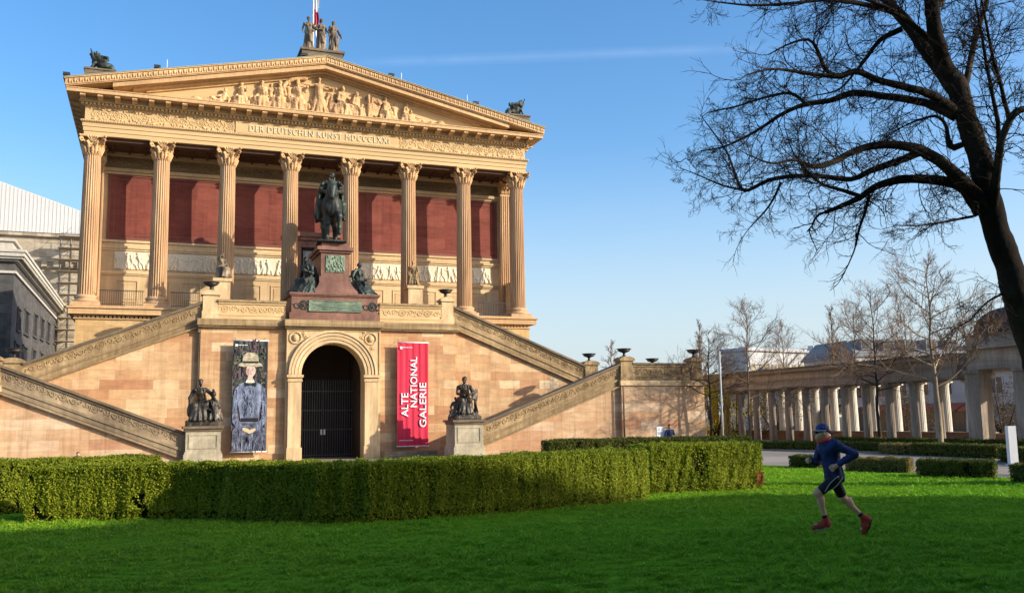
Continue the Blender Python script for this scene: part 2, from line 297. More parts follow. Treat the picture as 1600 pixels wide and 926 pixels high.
def smin(a, b, k):
    if k <= 0: return np.minimum(a, b)
    h = np.maximum(k-np.abs(a-b), 0)/k
    return np.minimum(a, b)-h*h*k*0.25
class SDF:
    def __init__(s, lo, hi, vox):
        s.lo = np.array(lo, float); s.vox = vox; s.n = np.maximum(np.ceil((np.array(hi)-s.lo)/vox).astype(int)+1, 4)
        s.A = np.full(tuple(s.n), 4*vox, np.float32)
        s.ax = [(s.lo[i]+vox*np.arange(s.n[i])).astype(np.float32) for i in range(3)]
    def _g(s, lo, hi, pad):
        a = np.maximum(((np.array(lo)-pad-s.lo)/s.vox).astype(int), 0); b = np.minimum(((np.array(hi)+pad-s.lo)/s.vox).astype(int)+2, s.n)
        if np.any(b <= a): return None
        sl = tuple(slice(int(a[i]), int(b[i])) for i in range(3))
        return sl, s.ax[0][sl[0]][:, None, None], s.ax[1][sl[1]][None, :, None], s.ax[2][sl[2]][None, None, :]
    def _put(s, sl, d, k, sub=False):
        if sub: s.A[sl] = np.maximum(s.A[sl], -d)
        else: s.A[sl] = smin(s.A[sl], d.astype(np.float32), k)
    def cap(s, a, b, ra, rb=None, k=0.0, sub=False):
        rb = ra if rb is None else rb; a = np.asarray(a, float); b = np.asarray(b, float)
        R = max(ra, rb); g = s._g(np.minimum(a, b), np.maximum(a, b), R+k+4*s.vox)
        if g is None: return s
        sl, X, Y, Z = g; ba = b-a; L = max(ba@ba, 1e-12)
        h = np.clip(((X-a[0])*ba[0]+(Y-a[1])*ba[1]+(Z-a[2])*ba[2])/L, 0, 1)
        d = np.sqrt((X-a[0]-h*ba[0])**2+(Y-a[1]-h*ba[1])**2+(Z-a[2]-h*ba[2])**2)-(ra+(rb-ra)*h)
        s._put(sl, d, k, sub); return s
    def chain(s, P, R, k=0.0):
        for i in range(len(P)-1): s.cap(P[i], P[i+1], R[i], R[i+1], k)
        return s
    def ell(s, c, r, k=0.0, M=None, sub=False):
        c = np.asarray(c, float); r = np.broadcast_to(np.asarray(r, float), (3,)); R = r.max()
        g = s._g(c-R, c+R, k+4*s.vox)
        if g is None: return s
        sl, X, Y, Z = g; X = X-c[0]; Y = Y-c[1]; Z = Z-c[2]
        if M is not None:
            M = np.asarray(M).T; X, Y, Z = M[0, 0]*X+M[0, 1]*Y+M[0, 2]*Z, M[1, 0]*X+M[1, 1]*Y+M[1, 2]*Z, M[2, 0]*X+M[2, 1]*Y+M[2, 2]*Z
        k0 = np.sqrt((X/r[0])**2+(Y/r[1])**2+(Z/r[2])**2); k1 = np.sqrt((X/r[0]**2)**2+(Y/r[1]**2)**2+(Z/r[2]**2)**2)
        s._put(sl, k0*(k0-1)/np.maximum(k1, 1e-6), k, sub); return s
    def box(s, c, h, rd=0.0, k=0.0, M=None, sub=False):
        c = np.asarray(c, float); h = np.asarray(h, float)-rd; R = np.linalg.norm(h)+rd
        g = s._g(c-R, c+R, k+4*s.vox)
        if g is None: return s
        sl, X, Y, Z = g; X = X-c[0]; Y = Y-c[1]; Z = Z-c[2]
        if M is not None:
            M = np.asarray(M).T; X, Y, Z = M[0, 0]*X+M[0, 1]*Y+M[0, 2]*Z, M[1, 0]*X+M[1, 1]*Y+M[1, 2]*Z, M[2, 0]*X+M[2, 1]*Y+M[2, 2]*Z
        X, Y, Z = np.broadcast_arrays(X, Y, Z)
        qx, qy, qz = np.abs(X)-h[0], np.abs(Y)-h[1], np.abs(Z)-h[2]
        d = np.sqrt(np.maximum(qx, 0)**2+np.maximum(qy, 0)**2+np.maximum(qz, 0)**2)+np.minimum(np.maximum(np.maximum(qx, qy), qz), 0)-rd
        s._put(sl, d, k, sub); return s
    def crinkle(s, amp, sc, seed=0, aniso=.35):
        r = np.random.default_rng(seed); X, Y, Z = s.ax[0][:, None, None], s.ax[1][None, :, None], s.ax[2][None, None, :]*aniso; N = 0
        for o in range(4):
            k = r.normal(size=3)*sc*(1.5**o); q = r.normal(size=3)*sc*(1.5**o)
            N = N+np.sin(k[0]*X+k[1]*Y+k[2]*Z+r.uniform(0, 6))*np.cos(q[0]*X+q[1]*Y+q[2]*Z+r.uniform(0, 6))/(1.25**o)
        s.A += (amp*N).astype(np.float32); return s
    def mesh(s, name, smooth=True):
        A = s.A; A[0] = A[-1] = 4*s.vox; A[:, 0] = A[:, -1] = 4*s.vox; A[:, :, 0] = A[:, :, -1] = 4*s.vox
        g = vdb.FloatGrid(4*s.vox); g.copyFromArray(np.clip(A, -4*s.vox, 4*s.vox))
        P, Q = g.convertToQuads(isovalue=0.0)
        return npmesh(name, P*s.vox+s.lo, 4, smooth, Q[:, ::-1])
    def build(s, name, mat, parent=None): return link(name, s.mesh(name), mat, parent)
def rotz(a): c, d = math.cos(a), math.sin(a); return np.array([[c, -d, 0], [d, c, 0], [0, 0, 1.0]])
def rotx(a): c, d = math.cos(a), math.sin(a); return np.array([[1, 0, 0], [0, c, -d], [0, d, c]])
def roty(a): c, d = math.cos(a), math.sin(a); return np.array([[c, 0, d], [0, 1, 0], [-d, 0, c]])

def scroll_band(mb, u0, u1, v0, v1, w, step=None, seed=0, extra=3):
    """carved rinceau: rings, rosettes and leaves in the u-v plane (w outwards)"""
    H = v1-v0; L = u1-u0; r = random.Random(seed); n = max(2, int(round(L/(step or H*1.12)))); vc = (v0+v1)/2
    for i in range(n):
        u = u0+L*(i+0.5)/n; kind = (i+seed) % 3; sgn = 1 if i % 2 else -1
        if kind == 1:        # rosette in a ring
            mb.ring(u, vc, w, H*.39, H*0.06, 16, 5); mb.ring(u, vc, w, H*.2, H*0.045, 10, 4); mb.ball((u, -w-H*0.02, vc), (H*0.1, H*0.08, H*0.1), 7, 4)
            for q in range(6): a = q*PI/3+r.random(); mb.ball((u+H*.28*math.cos(a), -w, vc+H*.28*math.sin(a)), (H*.06, H*.05, H*.06), 5, 4)
        else:                # open spiral with leaves
            P = []; R = []
            for q in range(13): a = sgn*(q*.62)+r.random()*.3; rr = H*(.37-.027*q); P.append((u+rr*math.cos(a), -w-.01, vc+rr*math.sin(a))); R.append(H*(.062-.003*q))
            mb.tube(P, R, 5)
            for q in range(7): a = r.uniform(0, 6.28); rr = H*r.uniform(.16, .46); mb.ball((u+rr*math.cos(a), -w, vc+rr*math.sin(a)*.95), (H*r.uniform(.05, .11), H*.05, H*r.uniform(.04, .09)), 6, 4)
        un = u0+L*(i+1)/n
        mb.ring(un, vc+sgn*H*0.22, w, H*0.2, H*0.042, 9, 4, 0 if sgn < 0 else PI, PI if sgn < 0 else 2*PI)
        for q in range(extra):
            mb.ball((un+H*r.uniform(-.14, .14), -w-0.01, vc+H*r.uniform(-.38, .38)), (H*r.uniform(.06, .13), H*0.06, H*r.uniform(.05, .12)), 6, 4)
# ================================================================== MUSEUM
YW = 2.3                                   # portico back wall
mus = empty('museum_building', (0, -0.9, 0), 'golden sandstone temple-fronted museum with eight fluted columns and a sculpted pediment', 'museum')
def put(o, loc):                            # place a shared mesh (built about the origin) in world space
    o.location = Vector(o.location)+Vector(loc); return o
# podium
b = MB(); b.box(-15.22, 15.22, -0.9, 46, 0, 8.45); b.build('podium', MT['podium'], mus)
b = MB(); b.box(-15.33, 15.33, -1.0, 46.05, 8.45, 8.52); b.box(-15.4, 15.4, -1.08, 46.07, 8.68, 8.74); b.box(-15.62, 15.62, -1.32, 46.1, 8.74, 9.1); b.box(-15.72, 15.72, -1.42, 46.15, 9.1, 9.2); b.box(-15.45, 15.45, -1.15, 46.08, 9.2, 9.3)
x = -15.28
while x < 15.2: b.box(x, x+0.17, -1.03, -0.9, 8.54, 8.68); x += 0.25
b.build('podium_cornice', MT['stone'], mus)
# columns
NF = 24; PPF = 6
def flute(i):
    t = (i % PPF)/PPF; return 1.0 if t == 0 else 1-0.12*math.sin(PI*t)**0.6
prof = []
for j in range(13):
    t = j/12; r = 0.565-0.065*t**1.4
    prof.append((r, 10.1+(19.12-10.1)*t))
prof = [(0.60, 10.02), (0.60, 10.07)]+prof+[(0.545, 19.13), (0.56, 19.19), (0.53, 19.25), (0.50, 19.26)]
shaftb = MB()
sub = [p for p in prof]
shaftb.lathe(sub, (0, 0, 0), NF*PPF, smooth=False, flute=flute)
b = MB(); b.box(-0.84, 0.84, -0.84, 0.84, 9.3, 9.56)
b.lathe([(0.82, 9.56), (0.86, 9.62), (0.82, 9.69), (0.70, 9.71), (0.66, 9.78), (0.70, 9.84), (0.74, 9.9), (0.72, 9.97), (0.62, 10.01), (0.6, 10.03)], (0, 0, 0), 32)
baseb = b
# capital as one carved mass
s = SDF((-1.05, -1.05, 19.15), (1.05, 1.05, 20.42), 0.022)
s.cap((0, 0, 19.2), (0, 0, 20.1), 0.47, 0.56)
for i in range(16):
    a = 2*PI*i/16; R = lambda r, z: (r*math.cos(a), r*math.sin(a), z)
    if i % 2 == 0: s.chain([R(.50, 19.24), R(.545, 19.42), R(.62, 19.56), R(.67, 19.57)], [.085, .105, .085, .045], 0.03)
    else:
        s.chain([R(.51, 19.24), R(.55, 19.55), R(.63, 19.76), R(.72, 19.80)], [.06, .1, .09, .05], 0.03)
    for dz in (0.05, 0.13): s.cap((.54*math.cos(a+.12), .54*math.sin(a+.12), 19.3+dz), (.6*math.cos(a+.1), .6*math.sin(a+.1), 19.42+dz), .03)
for i in range(4):
    a = PI/4+i*PI/2; ca, sa = math.cos(a), math.sin(a)
    s.chain([(.5*ca, .5*sa, 19.75), (.72*ca, .72*sa, 20.0), (.92*ca, .92*sa, 20.14), (1.0*ca, 1.0*sa, 20.08)], [.07, .08, .08, .07], 0.03)
    for t in range(10):         # volute curl
        q0 = 2*PI*t/10; q1 = 2*PI*(t+1)/10; rr0 = .135-.004*t; rr1 = .135-.004*(t+1)
        c0 = .93
        s.cap(((c0+rr0*math.cos(q0))*ca, (c0+rr0*math.cos(q0))*sa, 20.03+rr0*math.sin(q0)), ((c0+rr1*math.cos(q1))*ca, (c0+rr1*math.cos(q1))*sa, 20.03+rr1*math.sin(q1)), .05)
    a2 = i*PI/2; c2, s2 = math.cos(a2), math.sin(a2)
    for k in range(-2, 3):      # palmette in the middle of each side
        u = k*0.075; s.cap((c2*.62-s2*u*.4, s2*.62+c2*u*.4, 19.95), (c2*.76-s2*u*1.9, s2*.76+c2*u*1.9, 20.30-abs(k)*0.05), .03, .05)
    for sg in (-1, 1):
        s.chain([(c2*.56-s2*sg*.1, s2*.56+c2*sg*.1, 19.75), (c2*.62-s2*sg*.25, s2*.62+c2*sg*.25, 19.98), (c2*.66-s2*sg*.34, s2*.66+c2*sg*.34, 19.9), (c2*.66-s2*sg*.25, s2*.66+c2*sg*.25, 19.84)], [.045, .05, .05, .04], .02)
for i in range(4):
    a = i*PI/2; M = rotz(a)
    s.box(M@np.array([.40, 0, 20.28]), (.37, .64, .07), 0.02, M=M)
    a = PI/4+i*PI/2; s.cap((.6*math.cos(a), .6*math.sin(a), 20.27), (1.06*math.cos(a), 1.06*math.sin(a), 20.27), .085)
capme = s.mesh('capital')
shaft_me = base_me = None
for i in range(8):
    X = (i-3.5)*4.2
    if i == 0:
        o = shaftb.build('column', MT['column'], mus); shaft_me = o.data; put(o, (X, 0, 0))
        c = baseb.build('column_base', MT['column'], o); base_me = c.data; put(c, (X, 0, 0))
    else:
        o = link('column', shaft_me, None, mus); put(o, (X, 0, 0)); c = link('column_base', base_me, None, o); put(c, (X, 0, 0))
    k = link('capital', capme, MT['stone'], o); put(k, (X, 0, 0))
    if i == 7: o['label'] = 'corner fluted column at the far right of the portico'
    if i == 0: o['label'] = 'corner fluted column at the far left of the portico'
# portico back wall and what is on it
b = MB(); b.box(-15.2, 15.2, YW, 46, 9.3, 20.35); b.build('cella_wall', MT['pale'], mus)
b = MB()
for z0, z1, d in ((9.3, 9.75, .12), (11.75, 11.86, .07), (11.86, 12.02, .13), (13.42, 13.55, .08), (13.55, 13.72, .16), (13.98, 14.12, .1), (18.62, 18.78, .12), (18.78, 19.0, .26), (19.82, 19.98, .2), (19.98, 20.1, .3)):
    b.box(-14.2, -1.45, YW-d, YW, z0, z1); b.box(1.45, 14.2, YW-d, YW, z0, z1)
    if z0 > 15: b.box(-1.45, 1.45, YW-d, YW, z0, z1)
b.build('wall_moulding', MT['pale'], mus)
for sx in (-1, 1):
    x = 1.7; b = MB()
    while x < 13.5:
        x0, x1 = sorted((sx*x, sx*(x+1.35))); 
        b.box(x0, x1, YW-.05, YW, 11.35, 11.43); b.box(x0, x1, YW-.05, YW, 9.95, 10.03); b.box(x0, x0+.08, YW-.05, YW, 10.03, 11.35); b.box(x1-.08, x1, YW-.05, YW, 10.03, 11.35)
        b.box(x0+.2, x1-.2, YW-.035, YW, 10.18, 11.2); x += 2.0
    b.build('dado_panelling', MT['pale'], mus)
for x0, x1, z0 in ((-13.62, -1.5, 14.3), (1.5, 13.74, 14.3), (-1.498, 1.498, 15.35)):
    b = MB(); b.box(x0, x1, YW-.03, YW-.002, z0, 18.5); b.build('red_wall_panel', MT['redwall'], mus)
b = MB()
MT['redframe'] = plain('dark_red_frame', (0.22, 0.085, 0.06), 0.1, 2)
for x0, x1, z0, z1, d in ((-13.8, -13.62, 14.12, 18.62, .09), (13.74, 13.92, 14.12, 18.62, .09), (-13.62, -1.5, 14.12, 14.3, .08), (1.5, 13.74, 14.12, 14.3, .08), (-13.62, 13.74, 18.5, 18.62, .08)): b.box(x0, x1, YW-d, YW, z0, z1)
for x0, x1, z0, z1 in ((-13.4, -13.34, 14.5, 18.3), (13.46, 13.52, 14.5, 18.3), (-13.34, -1.7, 14.5, 14.55), (1.7, 13.46, 14.5, 14.55), (-13.34, 13.46, 18.25, 18.3)): b.box(x0, x1, YW-.045, YW-.03, z0, z1)
b.build('panel_frame', MT['redframe'], mus)
b = MB(lambda V: V+np.array([0, YW, 0])); scroll_band(b, -14, 14, 19.1, 19.75, 0.03, 0.85, 4); b.box(-14.0, 14.0, -.03, 0, 19.0, 19.82); b.box(-14.0, 14.0, -.02, 0, 20.1, 20.13); b.build('scroll_frieze', plain('dark_brown_frieze', (.20, .125, .055), .25, 2, c2=(.27, .18, .085)), mus)  # frieze band in a darker brown than the wall below
# cream figure relief along the wall
for x0, x1 in ((-13.3, -1.7), (1.7, 13.4)):
    s = SDF((x0, YW-.25, 12.1), (x1, YW+.05, 13.42), 0.034)
    s.box(((x0+x1)/2, YW, 12.76), ((x1-x0)/2-.05, .06, .6))
    x = x0+.3
    while x < x1-.3:
        hh = rnd.uniform(.86, 1.05); lean = rnd.uniform(-.22, .22); zb = 12.2; y = YW-.08
        hip = (x+lean*.3, y, zb+hh*.5); sh = (x+lean, y, zb+hh*.82)
        s.cap(hip, sh, .065, .085, .02); s.ell((sh[0]+lean*.2, y, zb+hh), (.07, .07, .085), .02)
        for sg in (-1, 1):
            kn = (x+sg*rnd.uniform(.05, .2), y, zb+hh*.26); s.chain([hip, kn, (kn[0]+rnd.uniform(-.1, .15), y, zb+.02)], [.058, .046, .03], .015)
            el = (sh[0]+sg*rnd.uniform(.1, .26), y, zb+hh*rnd.uniform(.55, .95)); s.chain([sh, el, (el[0]+sg*rnd.uniform(-.1, .2), y, el[2]+rnd.uniform(-.2, .25))], [.038, .032, .024], .01)
        if rnd.random() < .55: s.cap((x+.1, y, zb+hh*.6), (x+rnd.uniform(-.1, .3), y, zb+.05), .06, .09, .03)
        x += rnd.uniform(.4, .6)
    s.crinkle(.005, 12, 4, .5).build('figure_relief', MT['relief'], mus)
# doorway in the middle
b = MB()
for x0, x1, z0, z1, d in ((-1.45, -1.0, 9.3, 14.25, .2), (1.0, 1.45, 9.3, 14.25, .2), (-1.45, 1.45, 14.25, 14.75, .22), (-1.65, 1.65, 14.75, 15.0, .36), (-1.8, 1.8, 15.0, 15.3, .5)): b.box(x0, x1, YW-d, YW, z0, z1)
b.build('door_surround', MT['granite'], mus)
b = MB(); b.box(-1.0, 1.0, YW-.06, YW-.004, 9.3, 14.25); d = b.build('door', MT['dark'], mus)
b = MB(); b.box(-.85, .02, YW-.1, YW-.06, 11.3, 14.0); 
MT['poster'] = plain('grey_blue_poster', (.16, .18, .22), .5, 1.1, bstr=0, c2=(.4, .42, .45)); b.build('door_poster', MT['poster'], d)
# antae with capitals, end parapets
for sx in (-1, 1):
    b = MB(); x0, x1 = sorted((sx*14.05, sx*15.1)); b.box(x0, x1, 1.75, YW+.1, 9.3, 19.2)
    for k in range(6):
        xx = x0+.1+k*.165; b.box(xx, xx+.085, 1.69, 1.75, 10.1, 19.0)
    b.box(x0-.1, x1+.1, 1.6, YW, 9.3, 9.9); b.build('anta', MT['column'], mus)
s = SDF((13.8, 1.2, 19.1), (15.4, 2.8, 20.4), .03); s.box((14.575, 2.2, 19.7), (.52, .5, .55)); s.box((14.575, 2.15, 20.3), (.7, .65, .07))
for k in range(4):
    for zz, out in ((19.45, .1), (19.75, .18)):
        xx = 14.15+k*.28+(0.14 if out > .1 else 0); s.chain([(xx, 1.72, 19.22), (xx, 1.68, zz), (xx, 1.6-out, zz+.1)], [.07, .1, .06], .03)
for sx in (-1, 1):
    s.ell((14.575+sx*.55, 1.5, 20.05), .17); s.chain([(14.575+sx*.1, 1.6, 19.7), (14.575+sx*.5, 1.5, 20.0)], [.06, .09])
for k in range(-2, 3): s.cap((14.575+k*.04, 1.55, 19.95), (14.575+k*.12, 1.48, 20.28), .03, .05)
me = s.mesh('anta_capital'); o = link('anta_capital', me, MT['stone'], mus)
o = link('anta_capital', me, None, mus); put(o, (-29.15, 0, 0))
for sx in (-1, 1):
    b = MB(); x0, x1 = sorted((sx*14.35, sx*15.0)); b.box(x0, x1, .85, 1.6, 9.3, 11.9); b.box(x0-.06, x1+.06, .8, 1.6, 11.9, 12.1); b.build('end_parapet', MT['pale'], mus)
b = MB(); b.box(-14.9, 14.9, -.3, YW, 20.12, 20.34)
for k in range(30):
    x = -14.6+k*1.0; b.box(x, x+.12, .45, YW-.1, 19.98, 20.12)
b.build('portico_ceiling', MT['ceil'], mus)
# entablature
XE, YE = 15.24, -0.6
b = MB()
for z0, z1, d in ((20.35, 20.62, 0), (20.62, 20.9, .05), (20.9, 21.16, .1), (21.16, 21.2, .15), (21.2, 21.32, .2)): b.box(-XE-d, XE+d, YE-d, .6, z0, z1)
for sx in (-1, 1):
    for z0, z1, d in ((20.35, 20.62, 0), (20.62, 20.9, .05), (20.9, 21.16, .1), (21.16, 21.2, .15), (21.2, 21.32, .2)):
        x0, x1 = sorted((sx*(XE-1.2), sx*(XE+d))); b.box(x0, x1, .6, 46, z0, z1)
x = -XE-.1
while x < XE+.1: b.box(x, x+.07, YE-.235, YE-.2, 21.22, 21.3); x += .14
b.build('architrave', MT['frieze'], mus)
b = MB(); b.box(-XE+.02, XE-.02, YE+.02, .6, 21.32, 22.25)
for sx in (-1, 1):
    x0, x1 = sorted((sx*(XE-1.2), sx*(XE-.02))); b.box(x0, x1, .6, 46, 21.32, 22.25)
# inscription tablet
b.box(-5.9, 5.3, YE-.05, YE+.02, 21.36, 22.2); b.box(-5.75, 5.15, YE-.075, YE-.05, 21.38, 21.42); b.box(-5.75, 5.15, YE-.075, YE-.05, 22.13, 22.17)
fz = b.build('frieze', MT['frieze'], mus)
for sx in (-1, 1):
    b = MB(lambda V: V*np.array([1, .4, 1])+np.array([0, YE, 0]))
    x0, x1 = (-15.0, -6.0) if sx < 0 else (5.4, 15.0)
    scroll_band(b, x0, x1, 21.5, 22.08, -.02, .62, 9+sx, 9)
    for q in range(150):
        xx = rnd.uniform(x0, x1); b.ball((xx, -.02, rnd.choice((21.46, 22.12))+rnd.uniform(-.09, .09)), (rnd.uniform(.04, .12), .08, rnd.uniform(.04, .09)), 6, 4)
    b.build('frieze_carving', MT['frieze'], fz)
def text_mesh(txt, size, ext, space=1.0, bev=0.0):
    cu = bpy.data.curves.new('lettering', 'FONT'); cu.body = txt; cu.size = size; cu.extrude = ext; cu.align_x = 'CENTER'; cu.space_character = space; cu.bevel_depth = bev; cu.resolution_u = 3
    ob = bpy.data.objects.new('lettering', cu); COL.objects.link(ob); dg = bpy.context.evaluated_depsgraph_get()
    me = bpy.data.meshes.new_from_object(ob.evaluated_get(dg)); bpy.data.objects.remove(ob); bpy.data.curves.remove(cu)
    n = len(me.vertices); co = np.empty(n*3, np.float32); me.vertices.foreach_get('co', co); return me, co.reshape(-1, 3)
def setco(me, co): me.vertices.foreach_set('co', np.ascontiguousarray(co, np.float32).ravel()); me.update()
MT['letter'] = plain('gilt_pale_letters', (0.74, 0.64, 0.44), .05, 4, bstr=0)
me, co = text_mesh('DER DEUTSCHEN KUNST MDCCCLXXI', .62, .05, 1.18)
w = co[:, 0].max()-co[:, 0].min(); co[:, 0] = (co[:, 0]-(co[:, 0].max()+co[:, 0].min())/2)*(9.7/w)
setco(me, np.stack([co[:, 0]-.15, YE-.05-co[:, 2]-.0, co[:, 1]+21.55], 1)); link('lettering', me, MT['letter'], fz)
# cornice : dentils, brackets, corona
b = MB()
b.box(-XE-.06, XE+.06, YE-.06, 46, 22.25, 22.3); b.box(-XE-.12, XE+.12, YE-.12, 46, 22.3, 22.46); b.box(-XE-.34, XE+.34, YE-.34, 46, 22.46, 22.52)
b.box(-XE-.3, XE+.3, YE-.3, 46, 22.52, 22.8)
x = -XE-.2
while x < XE+.1: b.box(x, x+.13, YE-.26, YE-.12, 22.31, 22.455); x += .24
y = YE
while y < 12:
    for sx in (-1, 1):
        x0, x1 = sorted((sx*(XE+.12), sx*(XE+.26))); b.box(x0, x1, y, y+.13, 22.31, 22.455)
    y += .24
b.build('dentil_course', MT['frieze'], mus)
NB = 31
b = MB(); b.prismx([(-.3, 22.78), (-.98, 22.78), (-1.0, 22.66), (-.92, 22.6), (-.8, 22.62), (-.6, 22.55), (-.3, 22.5)], -.16, .16); b.box(-.2, .2, -1.02, -.301, 22.79, 22.803)
bk = None
def bracket(loc, rz):
    global bk
    if bk is None: o = b.build('cornice_bracket', MT['stone'], mus); bk = o.data
    else: o = link('cornice_bracket', bk, None, mus)
    put(o, loc); o.rotation_euler = (0, 0, rz)
for i in range(NB): bracket((-XE-.1+i*(2*XE+.2)/(NB-1), YE, 0), 0)
for i in range(1, 14):
    for sx in (-1, 1): bracket((sx*XE, YE+i*1.02, 0), sx*PI/2)
b = MB(); XC, YC = 16.28, -1.68
b.box(-XC, XC, YC, 46.5, 22.8, 23.02); b.box(-XC-.04, XC+.04, YC-.04, 46.5, 23.02, 23.08); b.build('corona', MT['stone'], mus)
# raking cornice of the pediment
SL = (27.12-23.60)/16.42
def zr(x): return 27.12-SL*abs(x)
b = MB()
def rake(b, top, bot, xe, y0, y1):
    P = [(-xe, zr(xe)-top), (0, 27.12-top), (xe, zr(xe)-top), (xe, max(zr(xe)-bot, 23.08)), ]
    b.prism([(-xe, zr(xe)-top), (0, 27.12-top), (xe, zr(xe)-top), (xe, zr(xe)-bot), (0, 27.12-bot), (-xe, zr(xe)-bot)], y0, y1)
rake(b, .0, .07, 16.42, YC-.16, .5); rake(b, .07, .48, 16.36, YC-.08, .5); rake(b, .48, .54, 16.3, YC-.02, .5)
rake(b, .54, .84, 13.6, YC+.1, .5); rake(b, .84, 1.0, 12.4, YE-.45, .5); rake(b, 1.0, 1.14, 11.6, YE-.2, .5)
# palmettes on the sima
for i in range(-52, 53):
    x = i*.31; zc = zr(x)-.28
    b.ball((x, YC-.09, zc+.03), (.075, .05, .16), 6, 4); b.ball((x+.15, YC-.09, zc-.02), (.05, .04, .1), 6, 4)
b.build('raking_cornice', MT['stone'], mus)
b = MB(); b.prism([(-15.6, 23.08), (15.6, 23.08), (0, 23.08+SL*15.6)], YE-.02, .4); tymp = b.build('tympanum', MT['frieze'], mus)
# roof and body above
b = MB(); b.prism([(-16.48, zr(16.48)+.003), (-16.5, zr(16.5)+.045), (0, 27.165), (16.5, zr(16.5)+.045), (16.48, zr(16.48)+.003), (0, 27.123)], YC-.2, 46.6); b.build('roof', MT['roof'], mus)
b = MB(); b.prism([(-15.5, 23.08), (15.5, 23.08), (0, 26.4)], .5, 46); b.build('attic', MT['podium'], mus)
b = MB(); b.box(-15.2, 15.2, 2.7, 46, 20.3, 22.3); b.build('upper_wall', MT['podium'], mus)

# ------------------------------------------------------------------ figure helpers
def arr(*p): return np.array(p, float)
def drape_ring(s, T, c0, c1, r0, r1, n, th0, th1, k, ph=0.0, arc=(0, 2*PI), jit=0.0, rr=None):
    for i in range(n):
        a = arc[0]+(arc[1]-arc[0])*(i+.5)/n+ph; q = rr.uniform(-jit, jit) if rr else 0
        s.cap(T(arr(c0[0]+r0[0]*math.cos(a), c0[1]+r0[1]*math.sin(a), c0[2])), T(arr(c1[0]+r1[0]*math.cos(a+q), c1[1]+r1[1]*math.sin(a+q), c1[2])), th0, th1, k)
def make_T(origin, scale, rz=0.0):
    M = rotz(rz); o = np.array(origin, float)
    return lambda p: o+scale*(M@np.asarray(p, float))
# local frame: x right, y depth (figure faces -y), z up, height about 1.8
def limb(s, T, S, P, R, k): s.chain([T(arr(*p)) for p in P], [r*S for r in R], k*S)
def head(s, T, S, c, fd=(0, -1, 0), hair=True, bun=False):
    c = arr(*c); f = arr(*fd); f = f/np.linalg.norm(f); r = np.cross(f, arr(0, 0, 1)); r /= np.linalg.norm(r)
    s.ell(T(c), (.078*S, .095*S, .115*S)); s.ell(T(c+f*.03+arr(0, 0, -.055)), (.055*S, .06*S, .06*S), .03*S)
    s.cap(T(c+f*.095+arr(0, 0, .01)), T(c+f*.115+arr(0, 0, -.03)), .012*S, .018*S, .012*S)
    s.cap(T(c+f*.085+r*.045+arr(0, 0, .03)), T(c+f*.085-r*.045+arr(0, 0, .03)), .016*S, .016*S, .015*S)
    if hair:
        s.ell(T(c-f*.02+arr(0, 0, .035)), (.095*S, .105*S, .1*S), .02*S)
        if bun: s.ell(T(c-f*.12+arr(0, 0, .02)), .05*S, .02*S)
def standing(s, T, S, seed=0, female=True, armL=None, armR=None, hem=.27):
    r = random.Random(seed)
    s.chain([T(arr(0, 0, .98)), T(arr(0, 0, 1.15)), T(arr(0, -.01, 1.34))], [.15*S, .125*S, .155*S], .06*S)
    s.cap(T(arr(-.15, 0, 1.44)), T(arr(.15, 0, 1.44)), .075*S, .075*S, .07*S); s.cap(T(arr(0, 0, 1.45)), T(arr(0, -.01, 1.58)), .058*S, .05*S, .04*S)
    if female:
        for sg in (-1, 1): s.ell(T(arr(sg*.075, -.12, 1.33)), .065*S, .03*S)
    head(s, T, S, (0, -.015, 1.68), bun=female)
    armL = armL or [(-.2, 0, 1.43), (-.27, .02, 1.18), (-.25, -.1, .95)]; armR = armR or [(.2, 0, 1.43), (.28, .02, 1.18), (.22, -.16, 1.05)]
    for a in (armL, armR): limb(s, T, S, a, [.062, .05, .034], .03); s.ell(T(arr(*a[-1])), (.045*S, .045*S, .06*S), .02*S)
    s.cap(T(arr(0, 0, 1.0)), T(arr(0, 0, .1)), .15*S, .2*S, .05*S)
    drape_ring(s, T, (0, 0, 1.02), (0, 0, .04), (.13, .11), (hem, hem*.85), 13, .045*S, .05*S, .025*S, jit=.3, rr=r)
    s.cap(T(arr(.02, -.1, 1.0)), T(arr(.07, -.2, .55)), .08*S, .085*S, .06*S)
    drape_ring(s, T, (0, 0, 1.43), (0, 0, 1.0), (.16, .1), (.17, .15), 9, .03*S, .03*S, .02*S, jit=.5, rr=r)
    s.cap(T(arr(-.18, -.04, 1.42)), T(arr(.16, -.14, .92)), .05*S, .06*S, .03*S); s.cap(T(arr(.16, -.14, .92)), T(arr(.2, -.1, .3)), .05*S, .06*S, .03*S)
